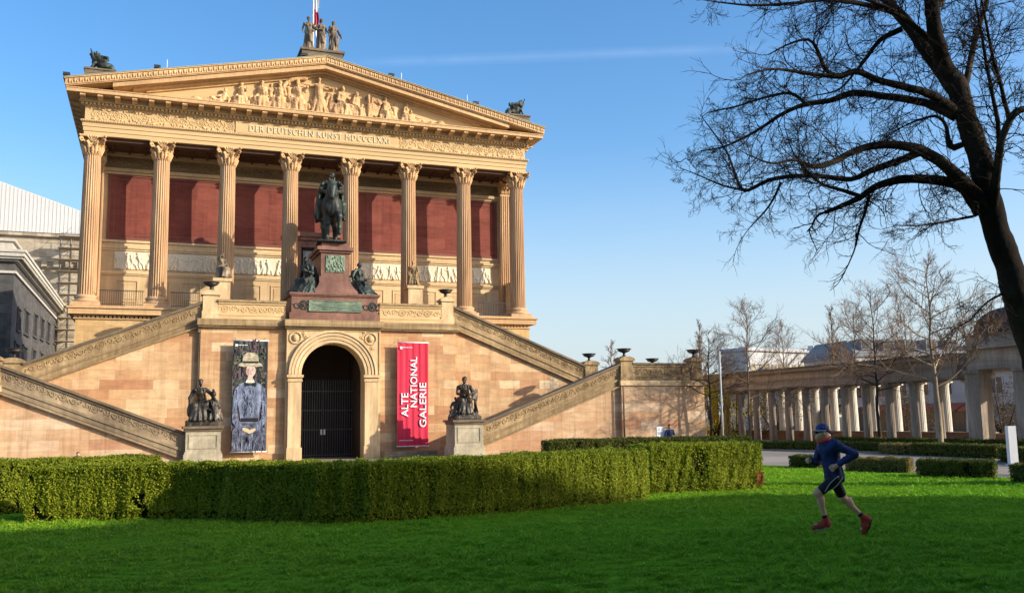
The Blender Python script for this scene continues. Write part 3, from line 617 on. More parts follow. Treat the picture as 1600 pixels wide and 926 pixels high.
def seated(s, T, S, seed=0, robe=True, lean=0.0, headturn=(0, -1, 0), armL=None, armR=None, legs=None, female=False, seat=True, hip=.48):
    r = random.Random(seed); h = hip
    if seat: s.box(T(arr(0, .12, h/2-.04)), (.27*S, .24*S, (h/2-.04)*S), .03*S)
    s.chain([T(arr(0, .05, h+.1)), T(arr(0, .04-lean*.3, h+.32)), T(arr(0, .02-lean, h+.52))], [.17*S, .145*S, .17*S], .06*S)
    s.cap(T(arr(-.16, .02-lean, h+.62)), T(arr(.16, .02-lean, h+.62)), .08*S, .08*S, .07*S); s.cap(T(arr(0, .01-lean, h+.62)), T(arr(0, -.02-lean*1.1, h+.76)), .06*S, .052*S, .04*S)
    head(s, T, S, (0, -.04-lean*1.15, h+.87), headturn, bun=female)
    armL = armL or [(-.22, 0-lean, h+.6), (-.3, -.06, h+.32), (-.2, -.3, h+.16)]; armR = armR or [(.22, 0-lean, h+.6), (.3, -.06, h+.32), (.16, -.32, h+.2)]
    for a in (armL, armR): limb(s, T, S, a, [.07, .056, .04], .03); s.ell(T(arr(*a[-1])), (.05*S, .055*S, .05*S), .02*S)
    legs = legs or [[(-.1, 0, h+.06), (-.17, -.45, h+.04), (-.17, -.44, .1), (-.19, -.6, .05)], [(.1, 0, h+.06), (.15, -.42, h+.02), (.13, -.3, .12), (.15, -.46, .05)]]
    for L in legs: limb(s, T, S, L, [.12, .09, .055, .045], .05)
    if robe:
        k0, k1 = legs[0][1], legs[1][1]
        for i in range(9):
            t = i/8; a = arr(*k0)*(1-t)+arr(*k1)*t+arr(0, 0, -.02)
            bt = arr(k0[0]-.12+(k1[0]-k0[0]+.24)*t, min(k0[1], k1[1])-.05+r.uniform(-.1, .08), .05)
            s.cap(T(a), T(bt), .055*S, .062*S, .035*S)
        for i in range(5):
            t = i/4; s.cap(T(arr(-.2+.4*t, .02, h+.16)), T(arr(k0[0]-.04+(k1[0]-k0[0]+.08)*t, k0[1], k0[2]+.05)), .06*S, .055*S, .04*S)
        for sg, kk in ((-1, k0), (1, k1)):
            for i in range(4): s.cap(T(arr(sg*.24, .1-.12*i, h+.08)), T(arr(sg*(.28+.03*r.random()), .12-.14*i, .06)), .06*S, .07*S, .03*S)
        for i in range(4): s.cap(T(arr(-.18+.1*i, -.12-lean, h+.62)), T(arr(.02+.06*i, -.12, h+.2)), .035*S, .04*S, .03*S)

# tympanum sculpture : one high relief
yT = YE-.22; zT = 23.1
s = SDF((-9.4, YE-.75, 23.05), (9.6, YE+.1, 26.1), .035)
def relief_T(x, sc, flip=1, z=zT):
    return lambda p: arr(x+flip*sc*p[0], yT+.45*sc*p[1], z+sc*p[2])
def recline(x, sc, fl, seed):
    T = relief_T(x, sc, fl); r = random.Random(seed)
    s.chain([T(arr(0, 0, .22)), T(arr(-.18, 0, .45)), T(arr(-.28, 0, .68))], [.17*sc, .16*sc, .16*sc], .05*sc); head(s, T, sc, (-.32, -.1, .95), (.6*fl, -1, 0))
    limb(s, T, sc, [(0, 0, .2), (.45, -.1, .42), (.85, 0, .12), (1.0, -.05, .06)], [.15, .1, .07, .05], .04); limb(s, T, sc, [(0, 0, .15), (.5, -.05, .16), (1.05, 0, .08)], [.14, .1, .06], .04)
    limb(s, T, sc, [(-.3, 0, .72), (-.55, -.1, .45), (-.5, -.1, .12)], [.07, .06, .05], .03); limb(s, T, sc, [(-.22, -.1, .7), (.05, -.25, .55), (.3, -.2, .5)], [.07, .06, .05], .03)
    for i in range(7): s.cap(T(arr(-.1+.15*i, -.12, .3)), T(arr(0+.17*i, -.12, .05)), .06*sc, .05*sc, .03)
T = relief_T(-.35, 1.52); standing(s, T, 1.52, 3, True, [(-.2, 0, 1.43), (-.45, -.05, 1.36), (-.78, -.05, 1.42)], [(.2, 0, 1.43), (.45, -.05, 1.36), (.78, -.05, 1.34)], .46)
for i in range(9):
    a0 = math.radians(168-i*9); a1 = math.radians(168-(i+1)*9)
    s.cap((-1.35+1.45*math.cos(a0), yT, 24.75+.9*math.sin(a0)), (-1.35+1.45*math.cos(a1), yT, 24.75+.9*math.sin(a1)), .14, .14)
def sit(x, sc, fl, seed, turn=.6, lean=.05, arms=None):
    T0 = relief_T(x, sc, fl); M = rotz(turn); T = lambda p: T0(M@np.asarray(p, float)); kw = dict(armL=[(-.22, 0, 1.08), (-.42, -.1, .95), (-.6, -.2, 1.15)]) if arms else {}
    seated(s, T, sc, seed, lean=lean, headturn=(0, -1, 0), **kw)
sit(-1.75, 1.6, -1, 5, .7, arms=1); sit(-2.95, 1.48, 1, 6, -.7); sit(-4.15, 1.38, -1, 7, .8); sit(-5.5, 1.2, -1, 8, .9, arms=1); recline(-7.0, 1.14, -1, 9)
sit(1.2, 1.56, -1, 15, -.8, arms=1); sit(2.2, 1.34, 1, 25, .9); s.box((3.15, yT-.05, 24.05), (.08, .22, .9), .02); s.box((3.6, yT, 24.1), (.36, .1, .66), .02, M=roty(.25))
sit(4.35, 1.28, 1, 16, .5, arms=1); sit(5.9, 1.08, -1, 17, -.8); recline(6.6, 1.0, 1, 19); s.ell((8.5, yT, 23.36), (.28, .2, .27), .03)
s.ell((9.05, yT, 23.22), (.22, .15, .15)); s.ell((-8.5, yT, 23.34), (.36, .15, .25)); s.box((-9.0, yT, 23.24), (.4, .15, .14), .03)
rq = random.Random(5)
for q in range(70):     # drapery and limbs between the figures
    x = rq.uniform(-7.6, 7.6); top = max(.25, (9.6-abs(x))*.2); z0_ = zT+rq.uniform(0, top*.6); x1_ = x+rq.uniform(-.45, .45)
    s.chain([(x, yT+.1, z0_+rq.uniform(.1, .5)*top), ((x+x1_)/2, yT+.02, z0_+.2*top), (x1_, yT+.1, zT+.05)], [.07, .1, .09], .04)
for x, sc in ((-2.4, 1.25), (-3.6, 1.1), (.55, 1.2), (2.9, 1.0), (5.1, .85)):
    T = relief_T(x, sc); standing(s, lambda p, T=T: T(p)+arr(0, .18, 0), sc, int(abs(x*10)))
s.crinkle(.017, 9, 9, .5).build('tympanum_sculpture', MT['stone'], tymp)
# ================================================================== DOUBLE STAIRCASE
st = empty('grand_staircase', (0, -8, 0), 'two-armed sandstone outdoor staircase with carved sloping parapets around a round-arched gateway', 'staircase')
ACX, AR, ASP = -0.095, 1.955, 4.78
def arc_pts(r, n=28, a0=PI, a1=0.0, cz=ASP): return [(ACX+r*math.cos(a0+(a1-a0)*i/n), cz+r*math.sin(a0+(a1-a0)*i/n)) for i in range(n+1)]
b = MB(); b.box(-8.0, -2.5, -5.7, -.92, -.45, 7.62); b.box(2.35, 8.0, -5.7, -.92, -.45, 7.62); b.box(-2.5, 2.35, -5.7, -.92, 7.0, 7.62); b.build('landing_wall', MT['wall'], st)
b = MB(); b.prism([(-3.0, -.45), (-2.05, -.45)]+arc_pts(AR)+[(1.86, -.45), (2.9, -.45), (2.9, 7.62), (-3.0, 7.62)], -6.0, -4.9); b.build('gateway_wall', MT['pale'], st)
b = MB(); b.box(-2.52, -2.06, -4.89, -.95, -.45, 6.98); b.box(1.87, 2.37, -4.89, -.95, -.45, 6.98); b.box(-2.06, 1.87, -1.2, -.95, -.45, 6.98); b.box(-2.06, 1.87, -4.88, -1.2, 6.85, 6.98); b.build('passage_lining', plain('shade_brown_passage', (.05, .033, .022), .2, 2), st)  # passage walls coloured near black to stand in for the shade inside
b = MB()
for r0, r1, d in ((2.0, 2.16, .10), (2.2, 2.38, .14), (2.42, 2.58, .18), (2.62, 2.76, .24)):
    o_ = arc_pts(r1); i_ = arc_pts(r0)
    for k in range(len(o_)-1): b.prism([i_[k], o_[k], o_[k+1], i_[k+1]], -6.0-d, -6.0)
b.build('archivolt', MT['pale'], st)
for x0, x1 in ((-2.86, -2.06), (1.87, 2.72)):
    b = MB(); b.box(x0, x1, -6.2, -6.0, .35, 4.35); b.box(x0-.06, x1+.06, -6.28, -6.0, -.45, .35); b.box(x0-.05, x1+.05, -6.26, -6.0, 4.35, 4.45); b.box(x0-.1, x1+.1, -6.34, -6.0, 4.6, 4.76)
    b.box(x0-.03, x1+.03, -6.22, -6.0, 4.45, 4.6); b.build('gateway_pilaster', MT['pale'], st)
b = MB(lambda V: V+arr(0, -6.0, 0))
for sx in (-1, 1):
    cx = ACX+sx*2.35; b.ring(cx, 7.05, .02, .36, .06, 18, 5); b.ball((cx, -.05, 7.05), (.2, .12, .22), 9, 6)
    for q in range(26):
        u = rnd.uniform(.15, 2.6); v = rnd.uniform(5.2, 7.45); xx = ACX+sx*u
        if math.hypot(u, v-ASP) < 2.86 or math.hypot(u-2.35, v-7.05) < .45 or abs(u) > 2.7: continue
        b.ball((xx, -.02, v), (rnd.uniform(.06, .13), .06, rnd.uniform(.05, .12)), 6, 4); b.ring(xx, v, .02, .13, .03, 9, 4, rnd.uniform(0, 3), rnd.uniform(3.4, 6))
b.box(-2.95, 2.85, -.06, 0, 7.5, 7.56); b.box(-2.97, -2.9, -.06, 0, 4.8, 7.5); b.box(2.8, 2.87, -.06, 0, 4.8, 7.5)
b.build('spandrel_carving', MT['pale'], st)
b = MB(); b.box(-8.15, -3.1, -5.95, -.92, 7.62, 7.72); b.box(-8.22, -3.1, -6.05, -.92, 7.72, 8.12); b.box(3.0, 8.15, -5.95, -.92, 7.62, 7.72); b.box(3.0, 8.22, -6.05, -.92, 7.72, 8.12)
b.box(-3.1, 3.0, -6.2, -.92, 7.62, 7.74); b.box(-3.14, 3.04, -6.36, -.92, 7.74, 8.15)
b.build('landing_cornice', MT['weather'], st)
def parapet_x(name_mat, x0, x1, yf, z0, z1, seed, capmat):
    b = MB(); H = z1-z0; b.box(x0, x1, yf, yf+.4, z0, z1-.14)
    b.box(x0, x1, yf-.06, yf, z0, z0+.2*H); b.box(x0, x1, yf-.09, yf-.0, z0+.2*H, z0+.27*H); b.box(x0, x1, yf-.07, yf, z1-.26, z1-.14)
    p = b.build('parapet', name_mat, st)
    c = MB(lambda V: V+arr(0, yf, 0)); scroll_band(c, x0+.12, x1-.12, z0+.33*H, z1-.32, 0.0, None, seed); c.build('carved_scroll', name_mat, p)
    c = MB(); c.box(x0-.02, x1+.02, yf-.14, yf+.5, z1-.14, z1); c.build('coping', capmat, p)
parapet_x(MT['frieze'], -7.02, -3.02, -5.7, 8.12, 9.32, 1, MT['weather']); parapet_x(MT['frieze'], 2.9, 7.06, -5.7, 8.12, 9.4, 2, MT['weather'])
def post(x0, x1, y0, y1, z0, z1, mat, label=None):
    b = MB(); b.box(x0-.05, x1+.05, y0-.05, y1+.05, z0, z0+.34*(z1-z0)*.8); b.box(x0, x1, y0, y1, z0+.27*(z1-z0), z1-.3)
    b.box(x0-.1, x1+.1, y0-.1, y1+.1, z1-.3, z1-.17); cx, cy = (x0+x1)/2, (y0+y1)/2; r = (x1-x0)/2+.1
    n = 8; P = [(cx-r+2*r*i/n, z1-.17+.17*math.sin(PI*(i+.0)/n)**.6) for i in range(n+1)]; b.prism([(x, z) for x, z in P], y0-.1, y1+.1)
    o = b.build('post', mat, st)
    if label: o['label'] = label
urn_me = None
def urn(x, y, z, label):
    global urn_me
    if urn_me is None:
        b = MB(); b.box(-.2, .2, -.2, .2, 0, .05); b.lathe([(.17, .05), (.12, .09), (.085, .14), (.075, .22), (.1, .25), (.09, .28), (.2, .31), (.36, .38), (.43, .46), (.4, .47), (.42, .5), (.5, .53), (.5, .555), (.42, .56), (.3, .48), (.0, .44)], (0, 0, 0), 28)
        urn_me = b.build('stone_urn', MT['urn']); o = urn_me; urn_me = o.data
    else:
        o = bpy.data.objects.new('stone_urn', urn_me); COL.objects.link(o)
    o.location = (x, y, z); tag(o, label, 'urn', 'dark shallow urns on the staircase posts')
post(-7.92, -7.03, -5.72, -4.9, 8.12, 9.88, MT['pale']); post(7.06, 7.86, -5.72, -4.9, 8.12, 9.95, MT['pale'])
urn(-7.45, -5.3, 9.85, 'dark urn on the upper post left of the horseman, in front of a small statue'); urn(7.45, -5.3, 9.92, 'dark urn on the upper post where the right flight starts, before the portico columns')
def slope_part(sx, xa, xb, za, zb, yf, yb, mat, wallmat, capmat, seed, band=1.5, top_in=1.15):
    """one sloping flight: xa,xb are |x|, za,zb parapet-top heights there"""
    def Q(pts): return [(sx*x, z) for x, z in pts]
    def zt(x): return za+(zb-za)*(x-xa)/(xb-xa)
    b = MB(); b.prism(Q([(xa, -.45), (xb, -.45), (xb, max(zt(xb)-.2, .05)), (xa, max(zt(xa)-.2, .05))]), yf+.14, yf+.6); 
    w = b.build('flight_wall', wallmat, st)
    n = 30; b = MB(); P = [(xa, 0.0), (xb, 0.0)]; stp = []
    for i in range(n):
        x1 = xb-(xb-xa)*i/n; x2 = xb-(xb-xa)*(i+1)/n; z = max(zt((x1+x2)/2)-top_in, .04); stp += [(x1, z), (x2, z)]
    b.prism(Q(P+stp), yf+.6, yb); b.build('steps', MT['weather'], st)
    # lowest part of the band is cut by the ground
    def quad(t0, t1):
        return [(xa, max(zt(xa)-t1, -.45)), (xb, max(zt(xb)-t1, -.45)), (xb, max(zt(xb)-t0, .01)), (xa, max(zt(xa)-t0, .01))]
    b = MB(); b.prism(Q(quad(.12, band)), yf+.02, yf+.14); b.prism(Q(quad(.12, .26)), yf-.06, yf+.02); b.prism(Q(quad(band*.62, band*.72)), yf-.07, yf+.02); b.prism(Q(quad(band*.74, band*.9)), yf-.02, yf+.02); b.prism(Q(quad(band*.92, band)), yf-.1, yf+.02)
    p = b.build('sloping_parapet', mat, st)
    sl = (zb-za)/(xb-xa); L = math.hypot(xb-xa, zb-za); c_, s_ = (xb-xa)/L, (zb-za)/L; Hh = band*.36
    def f(V):
        u, w_, v = V[:, 0], V[:, 1], V[:, 2]
        return np.stack([sx*(xa+u*c_), yf+.02+w_, za-(band*.17+Hh)/1.0+(u*s_)+v/c_*1.0], 1)
    cb = MB(f); scroll_band(cb, .25, L-.2, .03, Hh*.97, 0, None, seed); cb.build('carved_scroll', mat, p)
    c = MB(); c.prism(Q(quad(-.02, .12)), yf-.16, yf+.68); c.prism(Q(quad(.12, .2)), yf-.09, yf+.02); c.build('coping', capmat, p)
slope_part(-1, 7.93, 17.45, 9.16, 5.38, -5.52, -.93, MT['weather'], MT['wall'], MT['darkcap'], 21)
slope_part(1, 7.88, 17.45, 9.36, 5.52, -5.52, -.93, MT['weather'], MT['wall'], MT['darkcap'], 22)
slope_part(-1, 8.85, 18.0, 1.42, 5.04, -9.7, -5.7, MT['greypost'], MT['wallpink'], MT['darkcap'], 23)
slope_part(1, 8.36, 18.0, 1.68, 5.38, -9.7, -5.7, MT['weather'], MT['wallpink'], MT['darkcap'], 24)
for sx in (-1, 1):
    dz = 0 if sx > 0 else -.3
    x0, x1 = sorted((sx*18.0, sx*24.27)); b = MB(); b.box(x0, x1, -9.85, -.95, 0, 3.95+dz); b.build('terrace_wall', MT['wallpink'], st)
    x0, x1 = sorted((sx*17.9, sx*24.4)); b = MB(); b.box(x0, x1, -9.97, -.95, 3.95+dz, 4.28+dz); b.build('terrace_cornice', MT['pale'], st)
    x0, x1 = sorted((sx*18.9, sx*23.35)); parapet_x(MT['weather'], x0, x1, -9.78, 4.28+dz, 5.45+dz, 31, MT['darkcap'])
    for a, c in ((18.0, 18.9), (23.35, 24.15)):
        x0, x1 = sorted((sx*a, sx*c)); post(x0, x1, -9.88, -9.1, 4.28+dz, 5.86+dz, MT['weather'])
    x0, x1 = sorted((sx*17.45, sx*18.45)); post(x0, x1, -5.6, -4.8, 3.9, 5.84+dz*.5, MT['weather']); post(*sorted((sx*22.7, sx*23.5)), -5.4, -4.6, 3.9, 5.55, MT['weather'])
    b = MB(); x0, x1 = sorted((sx*23.85, sx*24.2)); b.box(x0, x1, -9.1, -1, 4.28+dz, 5.4+dz); b.build('side_parapet', MT['weather'], st)
urn(17.95, -5.2, 5.8, 'dark urn on the post at the foot of the right upper flight'); urn(-17.95, -5.2, 5.66, 'dark urn on the far left post, in front of the grey building')
urn(18.45, -9.5, 5.83, 'dark urn on the terrace post at the top of the right lower flight'); urn(23.75, -9.5, 5.83, 'dark urn on the outermost right terrace post, beside bare trees')
urn(23.1, -5.0, 5.52, 'dark urn seen over the middle of the right terrace parapet, between two posts')
b = MB(); b.tube([(18.06, -10.0, .0), (18.06, -10.0, 3.9)], .06, 8); b.build('shadow_line_pipe', MT['darkcap'], st)  # dark pipe added in place of the shadow line beside the terrace
b = MB()
for i in range(7): b.box(-6.4+i*0, 6.4, -2.9+i*.28, -.93, 8.15+i*.163, 8.15+(i+1)*.163)
b.build('upper_steps', MT['weather'], st)
b = MB(); b.tube([(-8.06, -5.62, 0), (-8.06, -5.62, 7.6)], .05, 8); b.box(-8.16, -7.98, -5.75, -5.55, 7.3, 7.62); b.build('shadow_line_pipe', MT['darkcap'], st)  # dark pipe standing in for the shadow at the landing edge
# low kerb rail by the gateway
b = MB(); b.box(2.95, 6.4, -6.9, -6.6, -.45, .0); b.build('kerb', MT['greypost'], st)

# gate
gt = empty('iron_gate', (-.1, -2.3, 0), 'tall black iron bar gate inside the round archway', 'gate')
for x0, x1 in ((-2.05, -.12), (-.08, 1.86)):
    b = MB()
    n = 12
    for i in range(n+1): xx = x0+.03+(x1-x0-.06)*i/n; b.box(xx-.017, xx+.017, -2.32, -2.28, -.4, 4.62)
    for z in (-.3, 1.35, 2.6, 3.85): b.box(x0, x1, -2.35, -2.27, z, z+.055)
    lf = b.build('gate_leaf', MT['grille'], gt)
    b = MB(); xx = -.2 if x0 < -1 else .0; b.box(xx-.04, xx+.07, -2.42, -2.35, 1.05, 1.4); b.build('lock_plate', MT['white'], lf)

# ------------------------------------------------------------------ banners
def banner(x0, x1, y, z0, z1, mat, label):
    bn = empty('banner', ((x0+x1)/2, y, z0), label, 'banner', 'long banners hung on the staircase wall')
    nx, nz = 24, 40; V = []; F = []
    for j in range(nz+1):
        for i in range(nx+1):
            u = i/nx; V.append((x0+(x1-x0)*u, y+.022*math.sin(u*31+.4*math.sin(j*.15))+.012*math.sin(u*57), z0+(z1-z0)*j/nz))
    for j in range(nz):
        for i in range(nx): a = j*(nx+1)+i; F.append((a, a+1, a+nx+2, a+nx+1))
    link('cloth', pymesh('cloth', V, F, True), mat, bn)
    b = MB()
    for z in (z0-.05, z1): b.tube([(x0-.04, y, z+.025), (x1+.04, y, z+.025)], .035, 8)
    b.build('rail', MT['white'], bn)
    b = MB()
    for x in (x0+.15, x1-.15): b.tube([(x, y, z1+.03), (x-.0, -5.7, z1+.25)], .012, 5); b.tube([(x, y, z0-.03), (x, -5.7, z0+.0)], .012, 5)
    b.build('bracket', MT['iron'], bn); return bn
MT['redcloth'] = plain('crimson_cloth', (.62, .022, .055), .06, 1.2, rough=.7, c2=(.70, .035, .08), bstr=.1)
bn = banner(3.95, 5.98, -6.22, .30, 6.82, MT['redcloth'], 'crimson vertical banner with white museum lettering, right of the archway')
for txt, xc, za, zb in (('ALTE', 4.41, 2.12, 3.62), ('NATIONAL', 5.0, 2.72, 5.93), ('GALERIE', 5.6, 1.45, 4.28)):
    me, co = text_mesh(txt, 1.0, .004, 1.02, .018)
    xs = co[:, 0]; ys = co[:, 1]; L = zb-za; u = (xs-xs.min())/(xs.max()-xs.min())*L; v = (ys-ys.min())/(ys.max()-ys.min())*.46
    setco(me, np.stack([xc+.23-v-.0, -6.27-co[:, 2], za+u], 1)); link('lettering', me, MT['white'], bn)
b = MB(); b.box(4.1, 4.26, -6.275, -6.262, 6.42, 6.58)
for k in range(7): b.box(4.3+k*.09, 4.36+k*.09, -6.275, -6.262, 6.5, 6.55)
for k in range(9): b.box(4.08+k*.1, 4.15+k*.1, -6.275, -6.262, .62, .665)
b.build('logo_line', MT['white'], bn)
MT['paintbg'] = plain('dark_green_violet_print', (.045, .05, .045), .5, 1.6, rough=.6, c2=(.11, .085, .10), bstr=.05)
bp = banner(-6.15, -4.1, -6.22, .2, 6.78, MT['paintbg'], 'tall banner printed with a woman in straw hat and blue-grey dress')
def pmat(n, c, v=.25, sc=3.5, c2=None): return plain(n, c, v, sc, rough=.65, bstr=.05, c2=c2)
MT['p_dress'] = pmat('blue_grey_print', (.13, .16, .24), .45, 4.0, (.24, .27, .36)); MT['p_skin'] = pmat('pale_skin_print', (.62, .46, .38), .1); MT['p_hat'] = pmat('straw_print', (.42, .36, .22), .35, 8, (.56, .5, .36))
MT['p_hair'] = pmat('brown_hair_print', (.06, .035, .025)); MT['p_black'] = pmat('black_ribbon_print', (.012, .012, .016)); MT['p_glove'] = pmat('cream_glove_print', (.62, .48, .28), .2, 6)
cx = -5.12
def flat(name, pts, layer, mat):
    # printed shapes lie on the cloth, each layer a few millimetres proud of the last
    V = [(cx+max(-.985, min(.985, (x-cx)*1.2)), -6.262-.0035*layer, max(.24, 6.42-(6.32-z)*1.13)) for x, z in pts]; n = len(V)
    me = pymesh(name, V, [tuple(range(n))]); return link(name, me, mat, bp)
def oval(cx, cz, rx, rz, n=28, a=0.0): return [(cx+rx*math.cos(t)*math.cos(a)-rz*math.sin(t)*math.sin(a), cz+rx*math.cos(t)*math.sin(a)+rz*math.sin(t)*math.cos(a)) for t in [2*PI*i/n for i in range(n)]]
def strokes(name, layer, mat, items):
    V = []; F = []
    for (x, z, rx, rz, a) in items:
        o_ = len(V); x, z = cx+(x-cx)*1.12, max(.5, 6.42-(6.32-z)*1.13) if layer > 2 else z; pts = oval(x, z, rx, rz, 9, a)
        if any(p[0] < -6.13 or p[0] > -4.12 for p in pts): continue
        V += [(px, -6.262-.0035*layer, pz) for px, pz in pts]; F.append(tuple(range(o_, o_+9)))
    return link(name, pymesh(name, V, F), mat, bp)
rp = random.Random(77); U = rp.uniform
MT['p_leaf'] = pmat('dim_green_print', (.06, .085, .05), .5, 6, (.12, .15, .09)); MT['p_plum'] = pmat('plum_print', (.10, .06, .075), .4, 5, (.15, .09, .1)); MT['p_shade'] = pmat('ink_blue_print', (.035, .04, .07), .4, 6, (.06, .065, .1)); MT['p_light'] = pmat('light_blue_print', (.25, .29, .40), .35, 6, (.34, .38, .48))
strokes('print_foliage', 1, MT['p_leaf'], [(U(-6.1, -4.15), U(2.6, 6.7), U(.03, .09), U(.08, .22), U(-1.2, 1.2)) for k in range(120)])
strokes('print_curtain', 2, MT['p_plum'], [(U(-6.1, -4.15), U(4.6, 6.75), U(.03, .06), U(.15, .35), U(-.3, .3)) for k in range(40)])
flat('print_skirt', [(cx-.95, .26), (cx+.95, .26), (cx+.92, 1.2), (cx+.78, 1.9), (cx+.46, 2.45), (cx-.46, 2.45), (cx-.8, 1.9), (cx-.92, 1.2)], 3, pmat('slate_skirt_print', (.07, .075, .11), .5, 6, (.15, .16, .22)))
strokes('print_skirt_fold', 4, MT['p_shade'], [(cx+U(-.75, .75), U(.5, 1.9), U(.02, .05), U(.2, .45), U(-.25, .25)) for k in range(34)])
strokes('print_skirt_light', 5, MT['p_light'], [(cx+U(-.75, .75), U(.5, 1.8), U(.008, .02), U(.15, .4), U(-.25, .25)) for k in range(22)])
flat('print_bodice', [(cx-.42, 2.3), (cx+.42, 2.3), (cx+.5, 3.0), (cx+.62, 3.5), (cx+.7, 4.05), (cx+.5, 4.34), (cx+.18, 4.52), (cx-.18, 4.52), (cx-.5, 4.34), (cx-.7, 4.05), (cx-.62, 3.5), (cx-.5, 3.0)], 4, MT['p_dress'])
for sg in (-1, 1): flat('print_sleeve', [(cx+sg*.5, 4.3), (cx+sg*.72, 4.1), (cx+sg*.86, 3.5), (cx+sg*.92, 2.9), (cx+sg*.84, 2.35), (cx+sg*.5, 1.95), (cx+sg*.3, 1.85), (cx+sg*.28, 2.05), (cx+sg*.56, 2.5), (cx+sg*.62, 3.0), (cx+sg*.56, 3.6)], 5, pmat('blue_sleeve_print', (.12, .145, .22), .5, 5, (.2, .23, .32)))
strokes('print_dress_fold', 6, MT['p_shade'], [(cx+U(-.4, .4), U(2.6, 4.3), U(.012, .03), U(.08, .25), U(-.6, .6)) for k in range(40)]+[(cx+sg*U(.62, .82), U(2.3, 4.0), U(.012, .03), U(.08, .2), sg*U(-.2, .9)) for k in range(14) for sg in (-1, 1)])
strokes('print_dress_light', 7, MT['p_light'], [(cx+U(-.4, .4), U(2.7, 4.3), U(.006, .018), U(.06, .2), U(-.6, .6)) for k in range(36)]+[(cx+sg*U(.62, .82), U(2.4, 4.0), U(.006, .016), U(.06, .2), sg*U(-.2, .9)) for k in range(12) for sg in (-1, 1)])
flat('print_belt', [(cx-.43, 2.36), (cx+.43, 2.36), (cx+.42, 2.56), (cx-.42, 2.56)], 6, MT['p_black'])
flat('print_glove', oval(cx-.14, 1.93, .2, .1, 18, -.45), 8, MT['p_glove']); flat('print_glove', oval(cx+.12, 1.88, .22, .09, 18, .5), 9, MT['p_glove'])
flat('print_neck', [(cx-.13, 4.42), (cx+.13, 4.42), (cx+.11, 4.8), (cx-.11, 4.8)], 5, MT['p_skin']); flat('print_hair', oval(cx-.02, 5.18, .36, .42), 6, MT['p_hair']); flat('print_face', oval(cx+.02, 5.05, .235, .33), 8, MT['p_skin'])
flat('print_cheek_shade', oval(cx-.13, 4.98, .085, .2, 16, .15), 9, pmat('rose_shade_print', (.42, .26, .21), .2, 6))
flat('print_nose', oval(cx+.035, 5.0, .022, .08, 10, -.1), 10, pmat('nose_shade_print', (.45, .29, .23), .2, 6))
flat('print_collar', [(cx-.22, 4.42), (cx+.22, 4.42), (cx+.16, 4.6), (cx, 4.5), (cx-.16, 4.6)], 8, MT['relief']); flat('print_bow', [(cx-.3, 4.46), (cx-.04, 4.36), (cx+.04, 4.36), (cx+.3, 4.46), (cx+.26, 4.2), (cx+.05, 4.28), (cx-.05, 4.28), (cx-.26, 4.2)], 9, MT['p_black'])
flat('print_hat', [(cx-.6, 5.3), (cx-.3, 5.26), (cx+.3, 5.26), (cx+.6, 5.3), (cx+.54, 5.42), (cx+.4, 5.5), (cx+.36, 5.85), (cx+.18, 6.02), (cx-.18, 6.02), (cx-.36, 5.85), (cx-.4, 5.5), (cx-.54, 5.42)], 10, MT['p_hat'])
strokes('print_hat_straw', 11, pmat('straw_shade_print', (.34, .26, .12), .3, 8), [(cx+U(-.38, .38), U(5.36, 5.9), U(.01, .02), U(.03, .08), U(-1.5, 1.5)) for k in range(46)])
flat('print_hat_band', [(cx-.39, 5.46), (cx+.39, 5.46), (cx+.385, 5.56), (cx-.385, 5.56)], 12, MT['p_black'])
for sg in (-1, 1): flat('print_eye', oval(cx+.02+sg*.095, 5.1, .036, .016, 10), 10, MT['p_hair']); flat('print_brow', oval(cx+.02+sg*.095, 5.165, .05, .01, 10, -sg*.12), 10, MT['p_hair'])
flat('print_mouth', oval(cx+.025, 4.87, .05, .018, 10), 10, pmat('lip_print', (.36, .12, .1), .1, 6))
strokes('print_button', 8, MT['p_black'], [(cx, 2.75+k*.27, .028, .028, 0) for k in range(6)])
b = MB(); b.box(-6.02, -5.88, -6.275, -6.262, 6.45, 6.59)
for k in range(6): b.box(-5.84+k*.09, -5.78+k*.09, -6.275, -6.262, 6.5, 6.55)
b.build('logo_line', MT['white'], bp)

# ------------------------------------------------------------------ equestrian monument
mo = empty('equestrian_monument', (0, -4, 8.15), 'dark bronze horseman on a tall red granite pedestal before the portico', 'monument')
b = MB()
b.box(-2.85, 2.83, -6.12, -1.5, 8.15, 8.62); b.box(-2.72, 2.7, -6.0, -1.6, 8.62, 9.68); b.box(-2.8, 2.78, -6.08, -1.55, 9.68, 9.76); b.box(-2.86, 2.84, -6.14, -1.5, 9.76, 9.88)
P = [(1.72-.72*math.sin(t*PI/2)**.8, 9.88+.9*t) for t in [i/8 for i in range(9)]]
for i in range(8):
    (h0, z0), (h1, z1) = P[i], P[i+1]; c = .08; V = [(c-h0, -5.75+.35*i/8, z0), (c+h0, -5.75+.35*i/8, z0), (c+h0, -1.7, z0), (c-h0, -1.7, z0), (c-h1, -5.75+.35*(i+1)/8, z1), (c+h1, -5.75+.35*(i+1)/8, z1), (c+h1, -1.7, z1), (c-h1, -1.7, z1)]
    b.add(V, [(0, 1, 5, 4), (1, 2, 6, 5), (2, 3, 7, 6), (3, 0, 4, 7)])
b.box(-.92, 1.08, -5.35, -1.8, 10.78, 11.05); b.box(-.8, 1.0, -5.22, -1.85, 11.05, 12.62); b.box(-.92, 1.12, -5.35, -1.8, 12.62, 12.76); b.box(-1.08, 1.26, -5.5, -1.7, 12.76, 12.98); b.box(-.75, .98, -5.2, -1.9, 12.98, 13.32)
b.build('pedestal', MT['granite'], mo)
